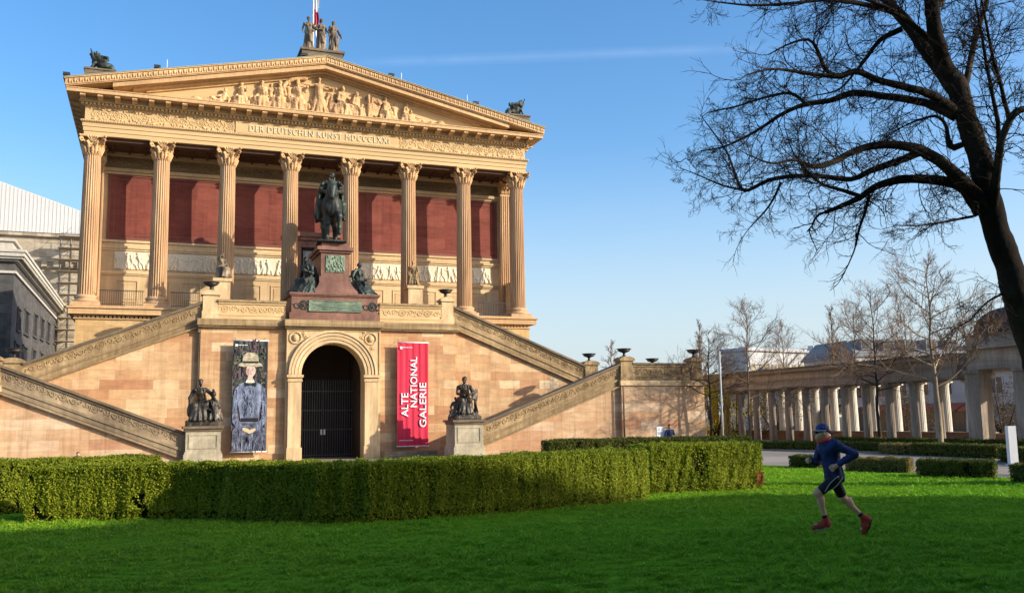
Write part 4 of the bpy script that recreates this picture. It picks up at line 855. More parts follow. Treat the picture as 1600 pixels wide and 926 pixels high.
b = MB(); b.box(-1.66, 1.66, -6.07, -6.0, 8.72, 9.42); b.box(-1.66, 1.66, -6.1, -6.07, 8.72, 8.75); b.box(-1.66, 1.66, -6.1, -6.07, 9.39, 9.42)
for row in range(5):
    x = -1.5+.1*(row % 3)
    while x < 1.5-.1*(row % 3):
        w_ = rnd.uniform(.02, .05)
        if rnd.random() < .85: b.box(x, x+w_, -6.085, -6.07, 8.79+.125*row, 8.86+.125*row)
        x += w_+.022
pl = b.build('inscription_plaque', MT['verdigris'], mo)
for sx in (-1, 1):
    b = MB(lambda V: V+arr(0, -6.0, 0)); scroll_band(b, *sorted((sx*1.75, sx*2.6)), 8.74, 9.44, 0, .45, 3); b.build('bronze_ornament', MT['bronze'], mo)
b = MB(); b.box(-.5, .72, -5.27, -5.22, 11.35, 12.45)
for k in range(40): b.ball((rnd.uniform(-.42, .64), -5.27, rnd.uniform(11.45, 12.35)), (rnd.uniform(.05, .12), .05, rnd.uniform(.05, .14)), 6, 4)
b.build('relief_plaque', MT['verdigris'], mo)
HS = 1.86; T0_ = make_T((.06, -3.75, 13.36), HS, -.13); T = lambda p: T0_(np.asarray(p, float)*np.array([.88, 1, 1]))
s = SDF((-2.0, -7.0, 13.25), (2.1, -.4, 18.7), .034)
def Hc(P, R, k=.06): s.chain([T(arr(*p)) for p in P], [r*HS for r in R], k*HS)
s.box(T(arr(0, .08, -.0)), (.5*HS, 1.05*HS, .035*HS), .02, M=rotz(-.13))
Hc([(0, .62, 1.28), (0, .1, 1.22), (0, -.42, 1.27)], [.38, .39, .37], .1); s.ell(T(arr(0, .72, 1.33)), arr(.36, .36, .34)*HS, .1*HS); s.ell(T(arr(0, -.56, 1.24)), arr(.31, .3, .36)*HS, .08*HS)
for sg in (-1, 1): s.ell(T(arr(sg*.15, -.72, 1.22)), arr(.15, .14, .2)*HS, .04*HS)
Hc([(0, -.55, 1.42), (-.01, -.76, 1.76), (-.02, -.84, 2.0)], [.29, .2, .145], .08); Hc([(-.02, -.84, 2.0), (-.02, -1.0, 1.84), (-.02, -1.1, 1.54)], [.15, .135, .085], .04); s.ell(T(arr(-.02, -1.11, 1.5)), arr(.085, .085, .095)*HS, .03*HS)
for sg in (-1, 1): Hc([(-.02+sg*.075, -.82, 2.1), (-.02+sg*.1, -.85, 2.25)], [.045, .015], .02); s.ell(T(arr(-.02+sg*.11, -.99, 1.86)), .04*HS, .01); Hc([(sg*.14, -.5, 1.5), (sg*.13, -.72, 1.72)], [.05, .03], .02); Hc([(sg*.12, -1.0, 1.6), (sg*.2, -.6, 1.75), (sg*.16, -.25, 1.9)], [.018, .018, .018], .01)
for i in range(9): Hc([(.04*(-1)**i, -.60-.03*i, 1.66+.055*i), (.16, -.58-.025*i, 1.48+.055*i)], [.055, .03], .015)
Hc([(-.18, -.52, 1.12), (-.19, -.58, .66), (-.18, -.54, .2), (-.18, -.6, .09)], [.17, .105, .065, .085], .03); s.ell(T(arr(-.19, -.6, .66)), .105*HS, .03); s.cap(T(arr(-.18, -.6, .09)), T(arr(-.18, -.64, .02)), .09*HS, .1*HS, .01)
Hc([(.19, -.55, 1.12), (.27, -.86, .88), (.29, -.80, .5), (.29, -.72, .42)], [.18, .115, .065, .07], .03); s.cap(T(arr(.29, -.72, .42)), T(arr(.29, -.66, .34)), .085*HS, .095*HS, .01)
for sg, yy in ((-1, .1), (1, -.12)):
    Hc([(sg*.2, .66, 1.12), (sg*.22, .5+yy, .8), (sg*.22, .88+yy, .5), (sg*.2, .78+yy, .12), (sg*.2, .72+yy, .05)], [.22, .15, .09, .065, .085], .04)
Hc([(0, 1.0, 1.5), (0, 1.2, 1.35), (-.1, 1.22, .8), (-.14, 1.15, .35)], [.06, .1, .12, .05], .05)
s.crinkle(.012, 3.2, 1, 1).build('horse', MT['bronze'], mo)
s = SDF((-2.0, -6.4, 14.4), (2.1, -.8, 18.8), .03)
s.chain([T(arr(0, .08, 1.66)), T(arr(0, .05, 1.92)), T(arr(0, .02, 2.16))], [.21, .18*HS, .22*HS] if 0 else [.21*HS, .18*HS, .22*HS], .06*HS); s.cap(T(arr(-.2, .03, 2.25)), T(arr(.2, .03, 2.25)), .1*HS, .1*HS, .06*HS); s.cap(T(arr(0, .02, 2.28)), T(arr(0, 0, 2.42)), .07*HS, .065*HS, .03)
head(s, lambda p: T(p), HS*1.08, (0, -.02, 2.52), (-.5, -1, 0))
for sg in (-1, 1):
    Hc([(sg*.14, .05, 1.62), (sg*.44, -.32, 1.4), (sg*.47, -.1, .98), (sg*.5, -.3, .88)], [.16, .12, .08, .055], .04); Hc([(sg*.46, -.14, 1.12), (sg*.47, -.1, .98)], [.095, .075], .01)
    for k in range(5): s.ell(T(arr(sg*.3+sg*.02*k, -.04-.02*k, 2.28-.03*k)), arr(.07, .1, .03)*HS, .015)
Hc([(.26, .02, 2.22), (.42, .02, 1.95), (.18, -.34, 1.88)], [.1, .08, .055], .03); Hc([(-.26, .02, 2.22), (-.45, -.02, 1.98), (-.22, -.36, 1.84)], [.1, .08, .055], .03)
for k in range(3): Hc([(-.1+.1*k, -.2, 2.2), (-.07+.07*k, -.2, 1.85)], [.022, .022], .008)
Hc([(-.24, -.14, 2.3), (.2, -.18, 1.8)], [.035, .035], .01)
for i in range(11):     # cloak falling behind the saddle, heavier on one side
    a = i/10; Hc([(-.26+.5*a, .18, 2.28), (-.46+.82*a, .36, 1.8), (-.56+.92*a, .46, 1.2-.25*(1-a))], [.06, .075+.02*(i % 2), .06], .03)
for i in range(6): Hc([(-.28, .04+.05*i, 2.28), (-.47-.02*(i % 2), .06+.08*i, 1.8), (-.56-.03*(i % 2), .05+.1*i, 1.1)], [.06, .08, .055], .025)
for i in range(4): Hc([(.28, .06+.05*i, 2.26), (.44, .12+.07*i, 1.8), (.46, .12+.1*i, 1.35)], [.05, .065, .05], .025)
s.crinkle(.014, 9, 2, .4).build('rider', MT['bronze'], mo)
def bronze_seated(x, y, z, S, rz, seed, label, lo, hi, **kw):
    s = SDF(lo, hi, .032); T = make_T((x, y, z), S, rz); r = random.Random(seed); seated(s, T, S, seed, **kw)
    for i in range(12):      # heavy train of drapery round the seat and over the edge
        a = i/11; p0 = arr(-.3+.6*a, -.15-.2*math.sin(a*PI), .5); p1 = arr(-.48+.96*a, -.55-.25*math.sin(a*PI)+r.uniform(-.06, .06), .03); s.cap(T(p0), T(p1), .06*S, .075*S, .03*S)
    for sg in (-1, 1):
        for i in range(5): s.cap(T(arr(sg*.2, .15-.1*i, .62)), T(arr(sg*(.44+.05*(i % 2)), .25-.16*i, .04)), .07*S, .08*S, .03*S)
    for i in range(4): s.cap(T(arr(-.2+.12*i, .12, 1.08)), T(arr(-.3+.2*i, .3, .4)), .06*S, .08*S, .04*S)
    o = s.crinkle(.017, 9, seed, .4).build('seated_figure', MT['bronze']); return tag(o, label, 'statue', 'seated bronze figures on the monument')
bronze_seated(-1.5, -4.75, 9.86, 1.68, -.85, 41, 'seated robed bronze figure on the left side of the red pedestal, head bowed', (-3.5, -7.0, 9.8), (0, -3.2, 12.8), female=True, lean=.12, seat=False, headturn=(.4, -1, -.2), armR=[(.22, -.1, 1.06), (.34, -.2, .8), (.2, -.5, .9)])
bronze_seated(1.68, -4.75, 9.86, 1.55, .8, 42, 'seated robed bronze figure on the right side of the red pedestal, upright', (0, -7.0, 9.8), (3.7, -3.2, 12.6), female=True, lean=.02, seat=False, headturn=(-.5, -1, 0), armL=[(-.22, 0, 1.08), (-.4, .02, .82), (-.5, -.1, .66)])

# ------------------------------------------------------------------ statues on the flank pedestals
def pedestal(b, x0, x1, y0, y1, z1):
    b.box(x0-.1, x1+.1, y0-.1, y1+.1, -.45, .22); b.box(x0-.05, x1+.05, y0-.05, y1+.05, .22, .34); b.box(x0, x1, y0, y1, .34, z1-.28)
    for p in ((x0+.16, x1-.16, z1-.5, z1-.44), (x0+.16, x1-.16, .52, .58), (x0+.16, x0+.22, .58, z1-.5), (x1-.22, x1-.16, .58, z1-.5)): b.box(p[0], p[1], y0-.035, y0, p[2], p[3])
def flank(xc, y0, w, z1, label, build, pm):
    g = empty('statue_group', (xc, y0+.9, 0), label, 'statue', 'statues on stone pedestals at the foot of the stairs')
    b = MB(); pedestal(b, xc-w/2, xc+w/2, y0, y0+1.8, z1); pd = b.build('pedestal', pm, g)
    b = MB(); b.box(xc-w/2-.06, xc+w/2+.06, y0-.06, y0+1.86, z1-.28, z1-.14); b.box(xc-w/2-.16, xc+w/2+.16, y0-.16, y0+1.96, z1-.14, z1); b.build('pedestal_cap', MT['darkcap'], pd)
    build(g)
def grpL(g):
    x, y, z = -7.95, -9.2, 1.72
    s = SDF((x-1.2, y-1.2, z-.05), (x+1.3, y+1.1, z+3.0), .034); s.box((x, y+.05, z+.16), (.86, .8, .17), .04); s.box((x+.35, y+.1, z+.42), (.5, .55, .14), .08, .1)
    T = make_T((x-.1, y+.1, z+.3), 1.58, -.12)
    seated(s, T, 1.58, 51, lean=.12, armL=[(-.24, -.1, 1.06), (-.36, -.12, .8), (-.36, -.1, .52)], armR=[(.24, -.1, 1.06), (.42, -.2, .88), (.5, -.25, .75)], headturn=(.2, -1, -.3))
    s.ell((x-.62, y-.2, z+.85), (.2, .3, .36), .05)
    T = make_T((x+.52, y-.25, z+.3), 1.32, .5); seated(s, T, 1.2, 52, hip=.22, headturn=(-.7, -.7, 0), seat=False, legs=[[(-.1, 0, .28), (-.1, -.35, .4), (-.08, -.3, .08), (-.1, -.45, .05)], [(.1, 0, .28), (.12, -.3, .35), (.12, -.25, .08), (.12, -.4, .05)]])
    hc = T(arr(0, -.04, 1.09)); s.ell(hc+arr(0, 0, .05), (.15, .18, .15), .02); s.chain([hc+arr(0, .2, .12), hc+arr(0, 0, .27), hc+arr(0, -.2, .14)], [.05, .06, .05])
    s.crinkle(.015, 8, 5, .5).build('figures', MT['bronzebrown'], g)
def grpR(g):
    x, y, z = 7.45, -9.2, 1.86
    s = SDF((x-1.2, y-1.2, z-.05), (x+1.4, y+1.1, z+3.0), .034); s.box((x, y+.05, z+.12), (.86, .8, .13), .04); s.box((x+.05, y+.05, z+.32), (.7, .66, .14), .12, .1); s.ell((x+.3, y+.2, z+.5), (.4, .4, .25), .1)
    T = make_T((x-.02, y+.15, z+.36), 1.55, -.1)
    seated(s, T, 1.55, 53, lean=.14, armL=[(-.24, -.12, 1.08), (-.3, -.2, .82), (-.06, -.4, .74)], armR=[(.24, -.12, 1.08), (.34, -.22, .85), (.12, -.42, .74)], headturn=(-.3, -1, -.4), seat=True)
    s.box((x+.62, y-.1, z+1.55), (.24, .05, .34), .02, M=rotz(.4)); s.chain([(x+.7, y, z+1.3), (x+.72, y-.1, z+.4)], [.09, .12], .05); s.cap((x+.85, y-.2, z+.3), (x+.6, y-.2, z+1.3), .035)
    T = make_T((x-.6, y-.05, z+.2), .95, -.6); seated(s, T, .9, 54, hip=.3)
    s.crinkle(.015, 8, 6, .5).build('figures', MT['bronzebrown'], g)
flank(-7.9, -10.05, 1.84, 1.74, 'brown statue of a seated figure with a helmeted boy, on the grey left pedestal', grpL, MT['ped'])
flank(7.45, -10.05, 1.8, 1.88, 'brown statue of a seated artist on the pedestal right of the red banner', grpR, MT['ped'])
# small stone figures on cheek blocks in front of the portico
def small_fig(x, label, seed, S, **kw):
    g = empty('statue_on_block', (x, -3, 8.15), label, 'statue', 'small seated stone figures before the portico')
    b = MB(); b.box(x-.5, x+.5, -3.6, -2.4, 8.15, 10.75); b.box(x-.58, x+.58, -3.68, -2.35, 10.75, 10.95); b.build('block', MT['pale'], g)
    s = SDF((x-.9, -4.2, 10.9), (x+.9, -2, 12.9), .03); s.box((x, -3, 11.0), (.42, .42, .06), .02); T = make_T((x, -3.0, 11.02), S, kw.pop('rz', 0)); seated(s, T, S, seed, **kw); s.crinkle(.016, 8, seed, .5).build('figure', MT['sootstatue'] if seed == 61 else MT['weather'], g)
small_fig(-6.7, 'small weathered stone figure seated left of the horseman, behind the left urn', 61, 1.1, rz=.5, armL=[(-.22, 0, 1.08), (-.3, -.2, 1.2), (-.15, -.3, 1.42)])
small_fig(5.85, 'small seated stone figure with bowed head right of the horseman', 62, 1.15, rz=-.3, lean=.1)
# ------------------------------------------------------------------ roof sculpture
gb = empty('roof_statue_group', (-.15, -.3, 27.1), 'three dark standing draped statues on a slab at the top of the pediment', 'statue group')
b = MB(); b.box(-1.62, 1.22, -1.2, .8, 26.9, 27.62); b.box(-1.72, 1.34, -1.3, .85, 27.62, 27.78); b.build('slab', MT['darkcap'], gb)
for x, sd_, S, rz, kw in ((-1.08, 71, 1.47, -.1, {}), (-.2, 72, 1.45, .1, dict(armL=[(-.2, 0, 1.43), (-.28, -.08, 1.18), (.02, -.22, 1.16)])), (.68, 73, 1.42, .25, dict(armR=[(.2, 0, 1.43), (.34, .02, 1.2), (.42, -.05, 1.0)]))):
    s = SDF((x-.75, -1.2, 27.7), (x+.85, .5, 30.6), .032); T = make_T((x, -.35, 27.78), S, rz); standing(s, T, S, sd_, hem=.25, **kw); s.crinkle(.02, 7, sd_, .3).build('figure', MT['sootstatue'], gb)
for sx in (-1, 1):
    lab = 'dark winged griffin sculpture on the left end of the roof' if sx < 0 else 'dark winged griffin sculpture on the right end of the roof'
    g = empty('roof_griffin', (sx*14.4, -1, 24.3), lab, 'roof sculpture', 'griffins on the roof corners')
    b = MB(); x0, x1 = sorted((sx*13.5, sx*15.3)); b.box(x0, x1, -1.5, -.3, 24.0, 24.42); b.box(x0-.06, x1+.06, -1.56, -.25, 24.42, 24.52); b.build('slab', MT['darkcap'], g)
    s = SDF((x0-.3, -1.9, 24.4), (x1+.3, 0, 26.3), .032); q = lambda a, y, z: arr(sx*(14.4+a), y, z)
    s.chain([q(-.55, -.9, 24.85), q(.0, -.9, 24.95), q(.35, -.9, 25.15)], [.26, .24, .2], .08); s.chain([q(.35, -.9, 25.15), q(.5, -.9, 25.5), q(.62, -.95, 25.6)], [.17, .12, .08], .05)
    for k in range(7): s.chain([q(.2-.06*k, -.75, 25.0), q(.42-.13*k, -.6, 25.5+.02*k), q(.62-.17*k, -.55, 25.98-.09*k)], [.07, .085, .045], .03); s.chain([q(.2-.06*k, -1.05, 25.0), q(.46-.13*k, -1.2, 25.4), q(.6-.17*k, -1.25, 25.85-.09*k)], [.07, .085, .045], .03)
    for yy in (-.7, -1.1): s.chain([q(.35, yy, 25.0), q(.5, yy, 24.75), q(.55, yy, 24.55)], [.1, .07, .07], .04); s.ell(q(-.62, yy, 24.7), (.2, .13, .22), .05)
    s.crinkle(.02, 6, 3, .6).build('griffin', MT['bronze'], g)
fp = empty('roof_flagpole', (-.38, 2.0, 27), 'white flagpole with a limp red and white flag behind the roof statues', 'flagpole')
b = MB(); b.tube([(-.4, 2, 26.8), (-.4, 2, 36.5)], [.08, .055], 8); b.build('pole', MT['white'], fp)
def hang(name, z0, z1, mat):
    V = []; F = []
    for j in range(9):
        for i in range(9):
            u = i/8; t = j/8; V.append((-.36+.34*u*(.8+.3*math.sin(t*3)), 2+.12*math.sin(u*9+t*2), z0+(z1-z0)*t+.12*math.sin(u*5)))
    for j in range(8):
        for i in range(8): a = j*9+i; F.append((a, a+1, a+10, a+9))
    o = link(name, pymesh(name, V, F, True), mat, fp)
for z0, z1, m_ in ((30.1, 30.75, 'white'), (30.75, 32.0, 'redpaint'), (32.0, 33.4, 'white'), (33.4, 34.6, 'redpaint')): hang('flag_stripe', z0, z1, MT[m_])
def flood(px, py, label):
    x, y, z = onY(px, py, -1.2); zb = zr(x)-.02
    g = empty('roof_floodlight', (x, -1.2, zb), label, 'floodlight', 'small floodlights along the pediment edge')
    b = MB(); b.tube([(x, -1.2, zb-.1), (x, -1.2, zb+.3)], .03, 6); b.box(x-.12, x+.12, -1.25, -1.15, zb+.08, zb+.12); b.build('stem', MT['iron'], g)
    b = MB(); b.prismx([(-1.42, zb+.3), (-1.38, zb+.5), (-1.05, zb+.48), (-1.0, zb+.3)], x-.2, x+.2); b.build('lamp_head', MT['iron'], g)
flood(246, 100, 'small black floodlight on the left roof slope, near the left griffin'); flood(476, 80, 'small black floodlight just left of the three roof statues'); flood(611, 114, 'small black floodlight halfway between the roof statues and the right griffin'); flood(743, 160, 'small black floodlight just left of the right griffin'); flood(104, 119, 'small black floodlight at the outer left corner of the pediment')
for px, py, lab in ((261, 103, 'thin lightning rod on the left roof slope'), (627, 121, 'thin lightning rod right of the roof statues'), (730, 157, 'thin lightning rod near the right griffin')):
    x, y, z = onY(px, py, -.9); b = MB(); b.tube([(x, -.9, zr(x)-.05), (x, -.9, zr(x)+.95)], .022, 5); tag(b.build('lightning_rod', MT['white']), lab, 'lightning rod', 'lightning rods on the roof')
# railings between the columns
for x0, x1, lab in ((-13.95, -11.3, 'thin iron railing between the two leftmost columns'), (-9.7, -7.9, 'thin iron railing right of the second column, above the left flight'), (11.3, 13.75, 'thin iron railing between the two rightmost columns')):
    g = empty('iron_railing', ((x0+x1)/2, -.5, 9.3), lab, 'railing', 'iron railings between the portico columns')
    b = MB(); b.box(x0, x1, -.53, -.48, 10.32, 10.37); b.box(x0, x1, -.52, -.49, 9.45, 9.48); b.build('handrail', MT['iron'], g)
    b = MB(); x = x0+.1
    while x < x1: b.box(x-.011, x+.011, -.515, -.49, 9.3, 10.32); x += .13
    b.build('bars', MT['iron'], g)
# ================================================================== GROUND
def sheet(name, pts, z, mat):
    return tag(link(name, pymesh(name, [(x, y, z) for x, y in pts], [tuple(range(len(pts)))]), mat), kind='structure')
MT['gravel'] = plain('pale_gravel', (.27, .215, .155), .15, 3, c2=(.33, .27, .2), rough=.95, bstr=.5, spec=.03)
MT['asphalt'] = plain('grey_ground', (.16, .15, .14), .2, .6, rough=.95)
MT['pathm'] = plain('grey_gravel_path', (.26, .22, .175), .2, 1.6, c2=(.32, .275, .225), rough=.95, bstr=.5, spec=.03)
m, nt, bsdf = newmat('lawn_soil'); n1 = noise(nt, .5, 4); n2 = noise(nt, 30, 5, .7)
c = ramp(nt, [(.3, (.10, .22, .012)), (.7, (.15, .30, .018))], n1); c = mixc(nt, 'MULTIPLY', 1, c, ramp(nt, [(.3, (.5, .5, .5)), (.7, (1.3, 1.3, 1.2))], n2)); nt.links.new(c, bsdf.inputs['Base Color']); bsdf.inputs['Roughness'].default_value = 1; bsdf.inputs['Specular IOR Level'].default_value = 0; bump(nt, bsdf, n2, .8, .03); MT['soil'] = m
HZ = -.43     # the forecourt lies a shallow step below the lawn
V = []; F = []
for x0, x1, y0, y1 in ((-1500, -40, -1500, 2500), (-40, 1500, -1500, -36), (8, 1500, -36, -14), (17, 1500, -14, 1), (-40, 1500, 1, 2500)):
    k = len(V); V += [(x0, y0, -.012), (x1, y0, -.012), (x1, y1, -.012), (x0, y1, -.012)]; F.append((k, k+1, k+2, k+3))
for (xa, ya), (xb, yb) in (((-40, -36), (8, -36)), ((8, -36), (8, -14)), ((8, -14), (17, -14)), ((17, -14), (17, 1))):
    k = len(V); V += [(xa, ya, HZ), (xb, yb, HZ), (xb, yb, -.012), (xa, ya, -.012)]; F.append((k, k+1, k+2, k+3))
tag(link('ground', pymesh('ground', V, F), MT['asphalt']), kind='structure')
sheet('forecourt', [(-40, -36), (8, -36), (8, -14), (17, -14), (17, 1), (-40, 1)], HZ, MT['gravel'])
sheet('terrace_ground', [(8.02, -44), (24.0, -20), (28, -8), (24, 0), (17.02, 0), (17.02, -14.02), (8.02, -14.02)], -.006, MT['gravel'])
LAWN = [(-32, -67), (14, -67), (14.5, -47.5), (12.3, -44.6), (11.9, -40.9), (11.6, -37), (11.2, -34.2), (7.5, -36.5), (5.2, -43.0), (-12, -42.6), (-13, -39.8), (-30, -39.8)]
sheet('lawn', LAWN, -.002, MT['soil'])
sheet('path', [(5.0, -41.5), (11.0, -33.5), (11.8, -37), (14.5, -47.2), (40, -60), (24.6, -36.6), (20.2, -21.5), (12, -18), (8.05, -22), (8.05, -36.05), (4, -36.05)], .002, MT['pathm'])
b = MB(); b.tube([(20.05, -21.3, .02), (22.3, -31.2, .02), (24.3, -36.6, .02)], .09, 6); tag(b.build('path_kerb', MT['gravel']), kind='structure')

def leafmat(name, lo, mid_, hi, tr=.25, sc=1.2):
    m, nt, b = newmat(name)
    oi = nt.nodes.new('ShaderNodeNewGeometry')
    c = ramp(nt, [(0, lo), (.5, mid_), (1, hi)], oi.outputs['Random Per Island'])
    n_ = noise(nt, sc, 4, .6); c = mixc(nt, 'MULTIPLY', 1.0, c, ramp(nt, [(.3, (.72, .75, .7)), (.7, (1.2, 1.15, 1.05))], n_))
    nt.links.new(c, b.inputs['Base Color']); b.inputs['Roughness'].default_value = .6; b.inputs['Specular IOR Level'].default_value = .12
    td = nt.nodes.new('ShaderNodeBsdfTranslucent'); nt.links.new(c, td.inputs['Color']); ms = nt.nodes.new('ShaderNodeMixShader'); ms.inputs[0].default_value = tr
    nt.links.new(b.outputs[0], ms.inputs[1]); nt.links.new(td.outputs[0], ms.inputs[2]); nt.links.new(ms.outputs[0], nt.nodes['Material Output'].inputs['Surface']); return m
MT['grass'] = leafmat('green_grass', (.13, .32, .010), (.21, .48, .015), (.32, .55, .05), .22, .55)
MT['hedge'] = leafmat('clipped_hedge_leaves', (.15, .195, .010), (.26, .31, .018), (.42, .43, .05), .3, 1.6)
MT['hedgelow'] = leafmat('shaded_box_leaves', (.06, .08, .012), (.11, .13, .02), (.2, .19, .045), .2, 1.6)  # dark leaf colour, shade painted into the low and rear hedges
MT['hedgesunlit'] = leafmat('sunlit_box_leaves', (.14, .12, .03), (.24, .19, .06), (.34, .27, .11), .2, 1.6)  # lighter leaf colour standing in for sun on single hedge pieces
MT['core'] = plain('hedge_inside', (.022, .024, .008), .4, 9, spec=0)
MT['dryleaf'] = leafmat('dry_brown_leaves', (.18, .07, .02), (.28, .11, .03), (.36, .16, .05), .2)

nt = MT['grass'].node_tree; bs_ = nt.nodes['Principled BSDF']; old = bs_.inputs['Base Color'].links[0].from_socket
pat = mixc(nt, 'MIX', ramp(nt, [(.45, (0, 0, 0)), (.72, (.75, .75, .75))], noise(nt, .9, 5, .7)), old, (.34, .40, .035)); pat = mixc(nt, 'MIX', ramp(nt, [(.52, (0, 0, 0)), (.74, (.6, .6, .6))], noise(nt, 2.3, 4, .6)), pat, (.06, .21, .012))
nt.links.new(pat, bs_.inputs['Base Color'])
for n_ in nt.nodes:
    if n_.type == 'BSDF_TRANSLUCENT': nt.links.new(pat, n_.inputs['Color'])
# grass blades: one mesh, thinned with distance
def in_poly(px, py, poly):
    ins = np.zeros(len(px), bool); n = len(poly)
    for i in range(n):
        x0, y0 = poly[i]; x1, y1 = poly[(i+1) % n]
        c = ((y0 > py) != (y1 > py)) & (px < (x1-x0)*(py-y0)/((y1-y0) if y1 != y0 else 1e-9)+x0); ins ^= c
    return ins
NG = 1700000
inv = nr.uniform(1/36.0, 1/7.4, NG); dist = 1/inv
th = nr.uniform(-.66, .66, NG)+YAW
gx = CAM[0]+dist*np.sin(th); gy = CAM[1]+dist*np.cos(th)
HEDGES_KEEP = []
ok = in_poly(gx, gy, LAWN); gx, gy, dist = gx[ok], gy[ok], dist[ok]; n = len(gx)
patch = np.sin(gx*.9+np.sin(gy*.7)*1.5)*np.cos(gy*1.1+np.sin(gx*.6))+.6*np.sin(gx*3.1+gy*1.3)*np.sin(gy*2.7-gx)
fineb = np.sin(gx*7.3+2*np.sin(gy*5.1))*np.sin(gy*8.9+1.7*np.sin(gx*6.3))+.7*np.sin(gx*17+gy*5)*np.sin(gy*19-gx*7)
bz = .022*np.clip(fineb, -1, 1.5)+.012*patch-.006
h = nr.uniform(.018, .045, n)*(1+.35*patch)*np.clip(.85+.45*fineb, .3, 1.7)*np.where(nr.random(n) < .02, 1.9, 1.0); wd = nr.uniform(.0028, .0055, n)*(1+dist*.075)
az = nr.uniform(0, 2*PI, n); lean = nr.uniform(.4, 2.0, n)*h; la = nr.uniform(0, 2*PI, n)
P0 = np.stack([gx-wd*np.cos(az), gy-wd*np.sin(az), bz], 1); P1 = np.stack([gx+wd*np.cos(az), gy+wd*np.sin(az), bz], 1)
P2 = np.stack([gx+lean*np.cos(la), gy+lean*np.sin(la), h+np.maximum(bz, -.01)], 1)
V = np.stack([P0, P1, P2], 1).reshape(-1, 3)
g = link('grass', npmesh('grass', V, 3), MT['grass']); tag(g, 'short green lawn grass', None, None, 'stuff')


# fallen leaves and bits of straw lying in the grass
fl_n = 700; dd = 1/nr.uniform(1/24, 1/9.5, fl_n); tt_ = nr.uniform(-.5, .5, fl_n)+YAW; fx, fy = CAM[0]+dd*np.sin(tt_), CAM[1]+dd*np.cos(tt_); ok = in_poly(fx, fy, LAWN); fx, fy = fx[ok], fy[ok]
# ------------------------------------------------------------------ hedges
def leaf_quads(P, N, size, jit=.62):
    n = len(P); A = nr.normal(size=(n, 3)); Nn = N+nr.normal(size=(n, 3))*jit; Nn /= np.linalg.norm(Nn, axis=1, keepdims=True)
    U = np.cross(Nn, A); U /= np.linalg.norm(U, axis=1, keepdims=True)+1e-9; Vv = np.cross(Nn, U); s_ = size*nr.uniform(.6, 1.35, (n, 1))
    a = P-U*s_*.5; c = P+U*s_*.5; b_ = P+Vv*s_*.36; d = P-Vv*s_*.36
    return np.stack([a, d, c, b_], 1).reshape(-1, 3)
MT['deadleaf'] = leafmat('dead_leaves', (.16, .10, .04), (.26, .17, .07), (.40, .32, .16), .1)
tag(link('fallen_leaves', npmesh('fallen_leaves', leaf_quads(np.stack([fx, fy, nr.uniform(.02, .045, len(fx))], 1), np.tile([0, 0, 1.0], (len(fx), 1)), .034, .45), 4), MT['deadleaf']), 'small dry leaves scattered in the lawn', None, None, 'stuff')
def vnoise(P, sc, seed):
    r = np.random.default_rng(seed); out = np.zeros(len(P))
    for o in range(3):
        k = r.normal(size=(3, 3))*sc*(1.7**o); ph = r.uniform(0, 6, 3); out += (np.sin(P@k[0]+ph[0])*np.sin(P@k[1]+ph[1])+.5*np.sin(P@k[2]+ph[2]))/(1.5**o)
    return out/2.2
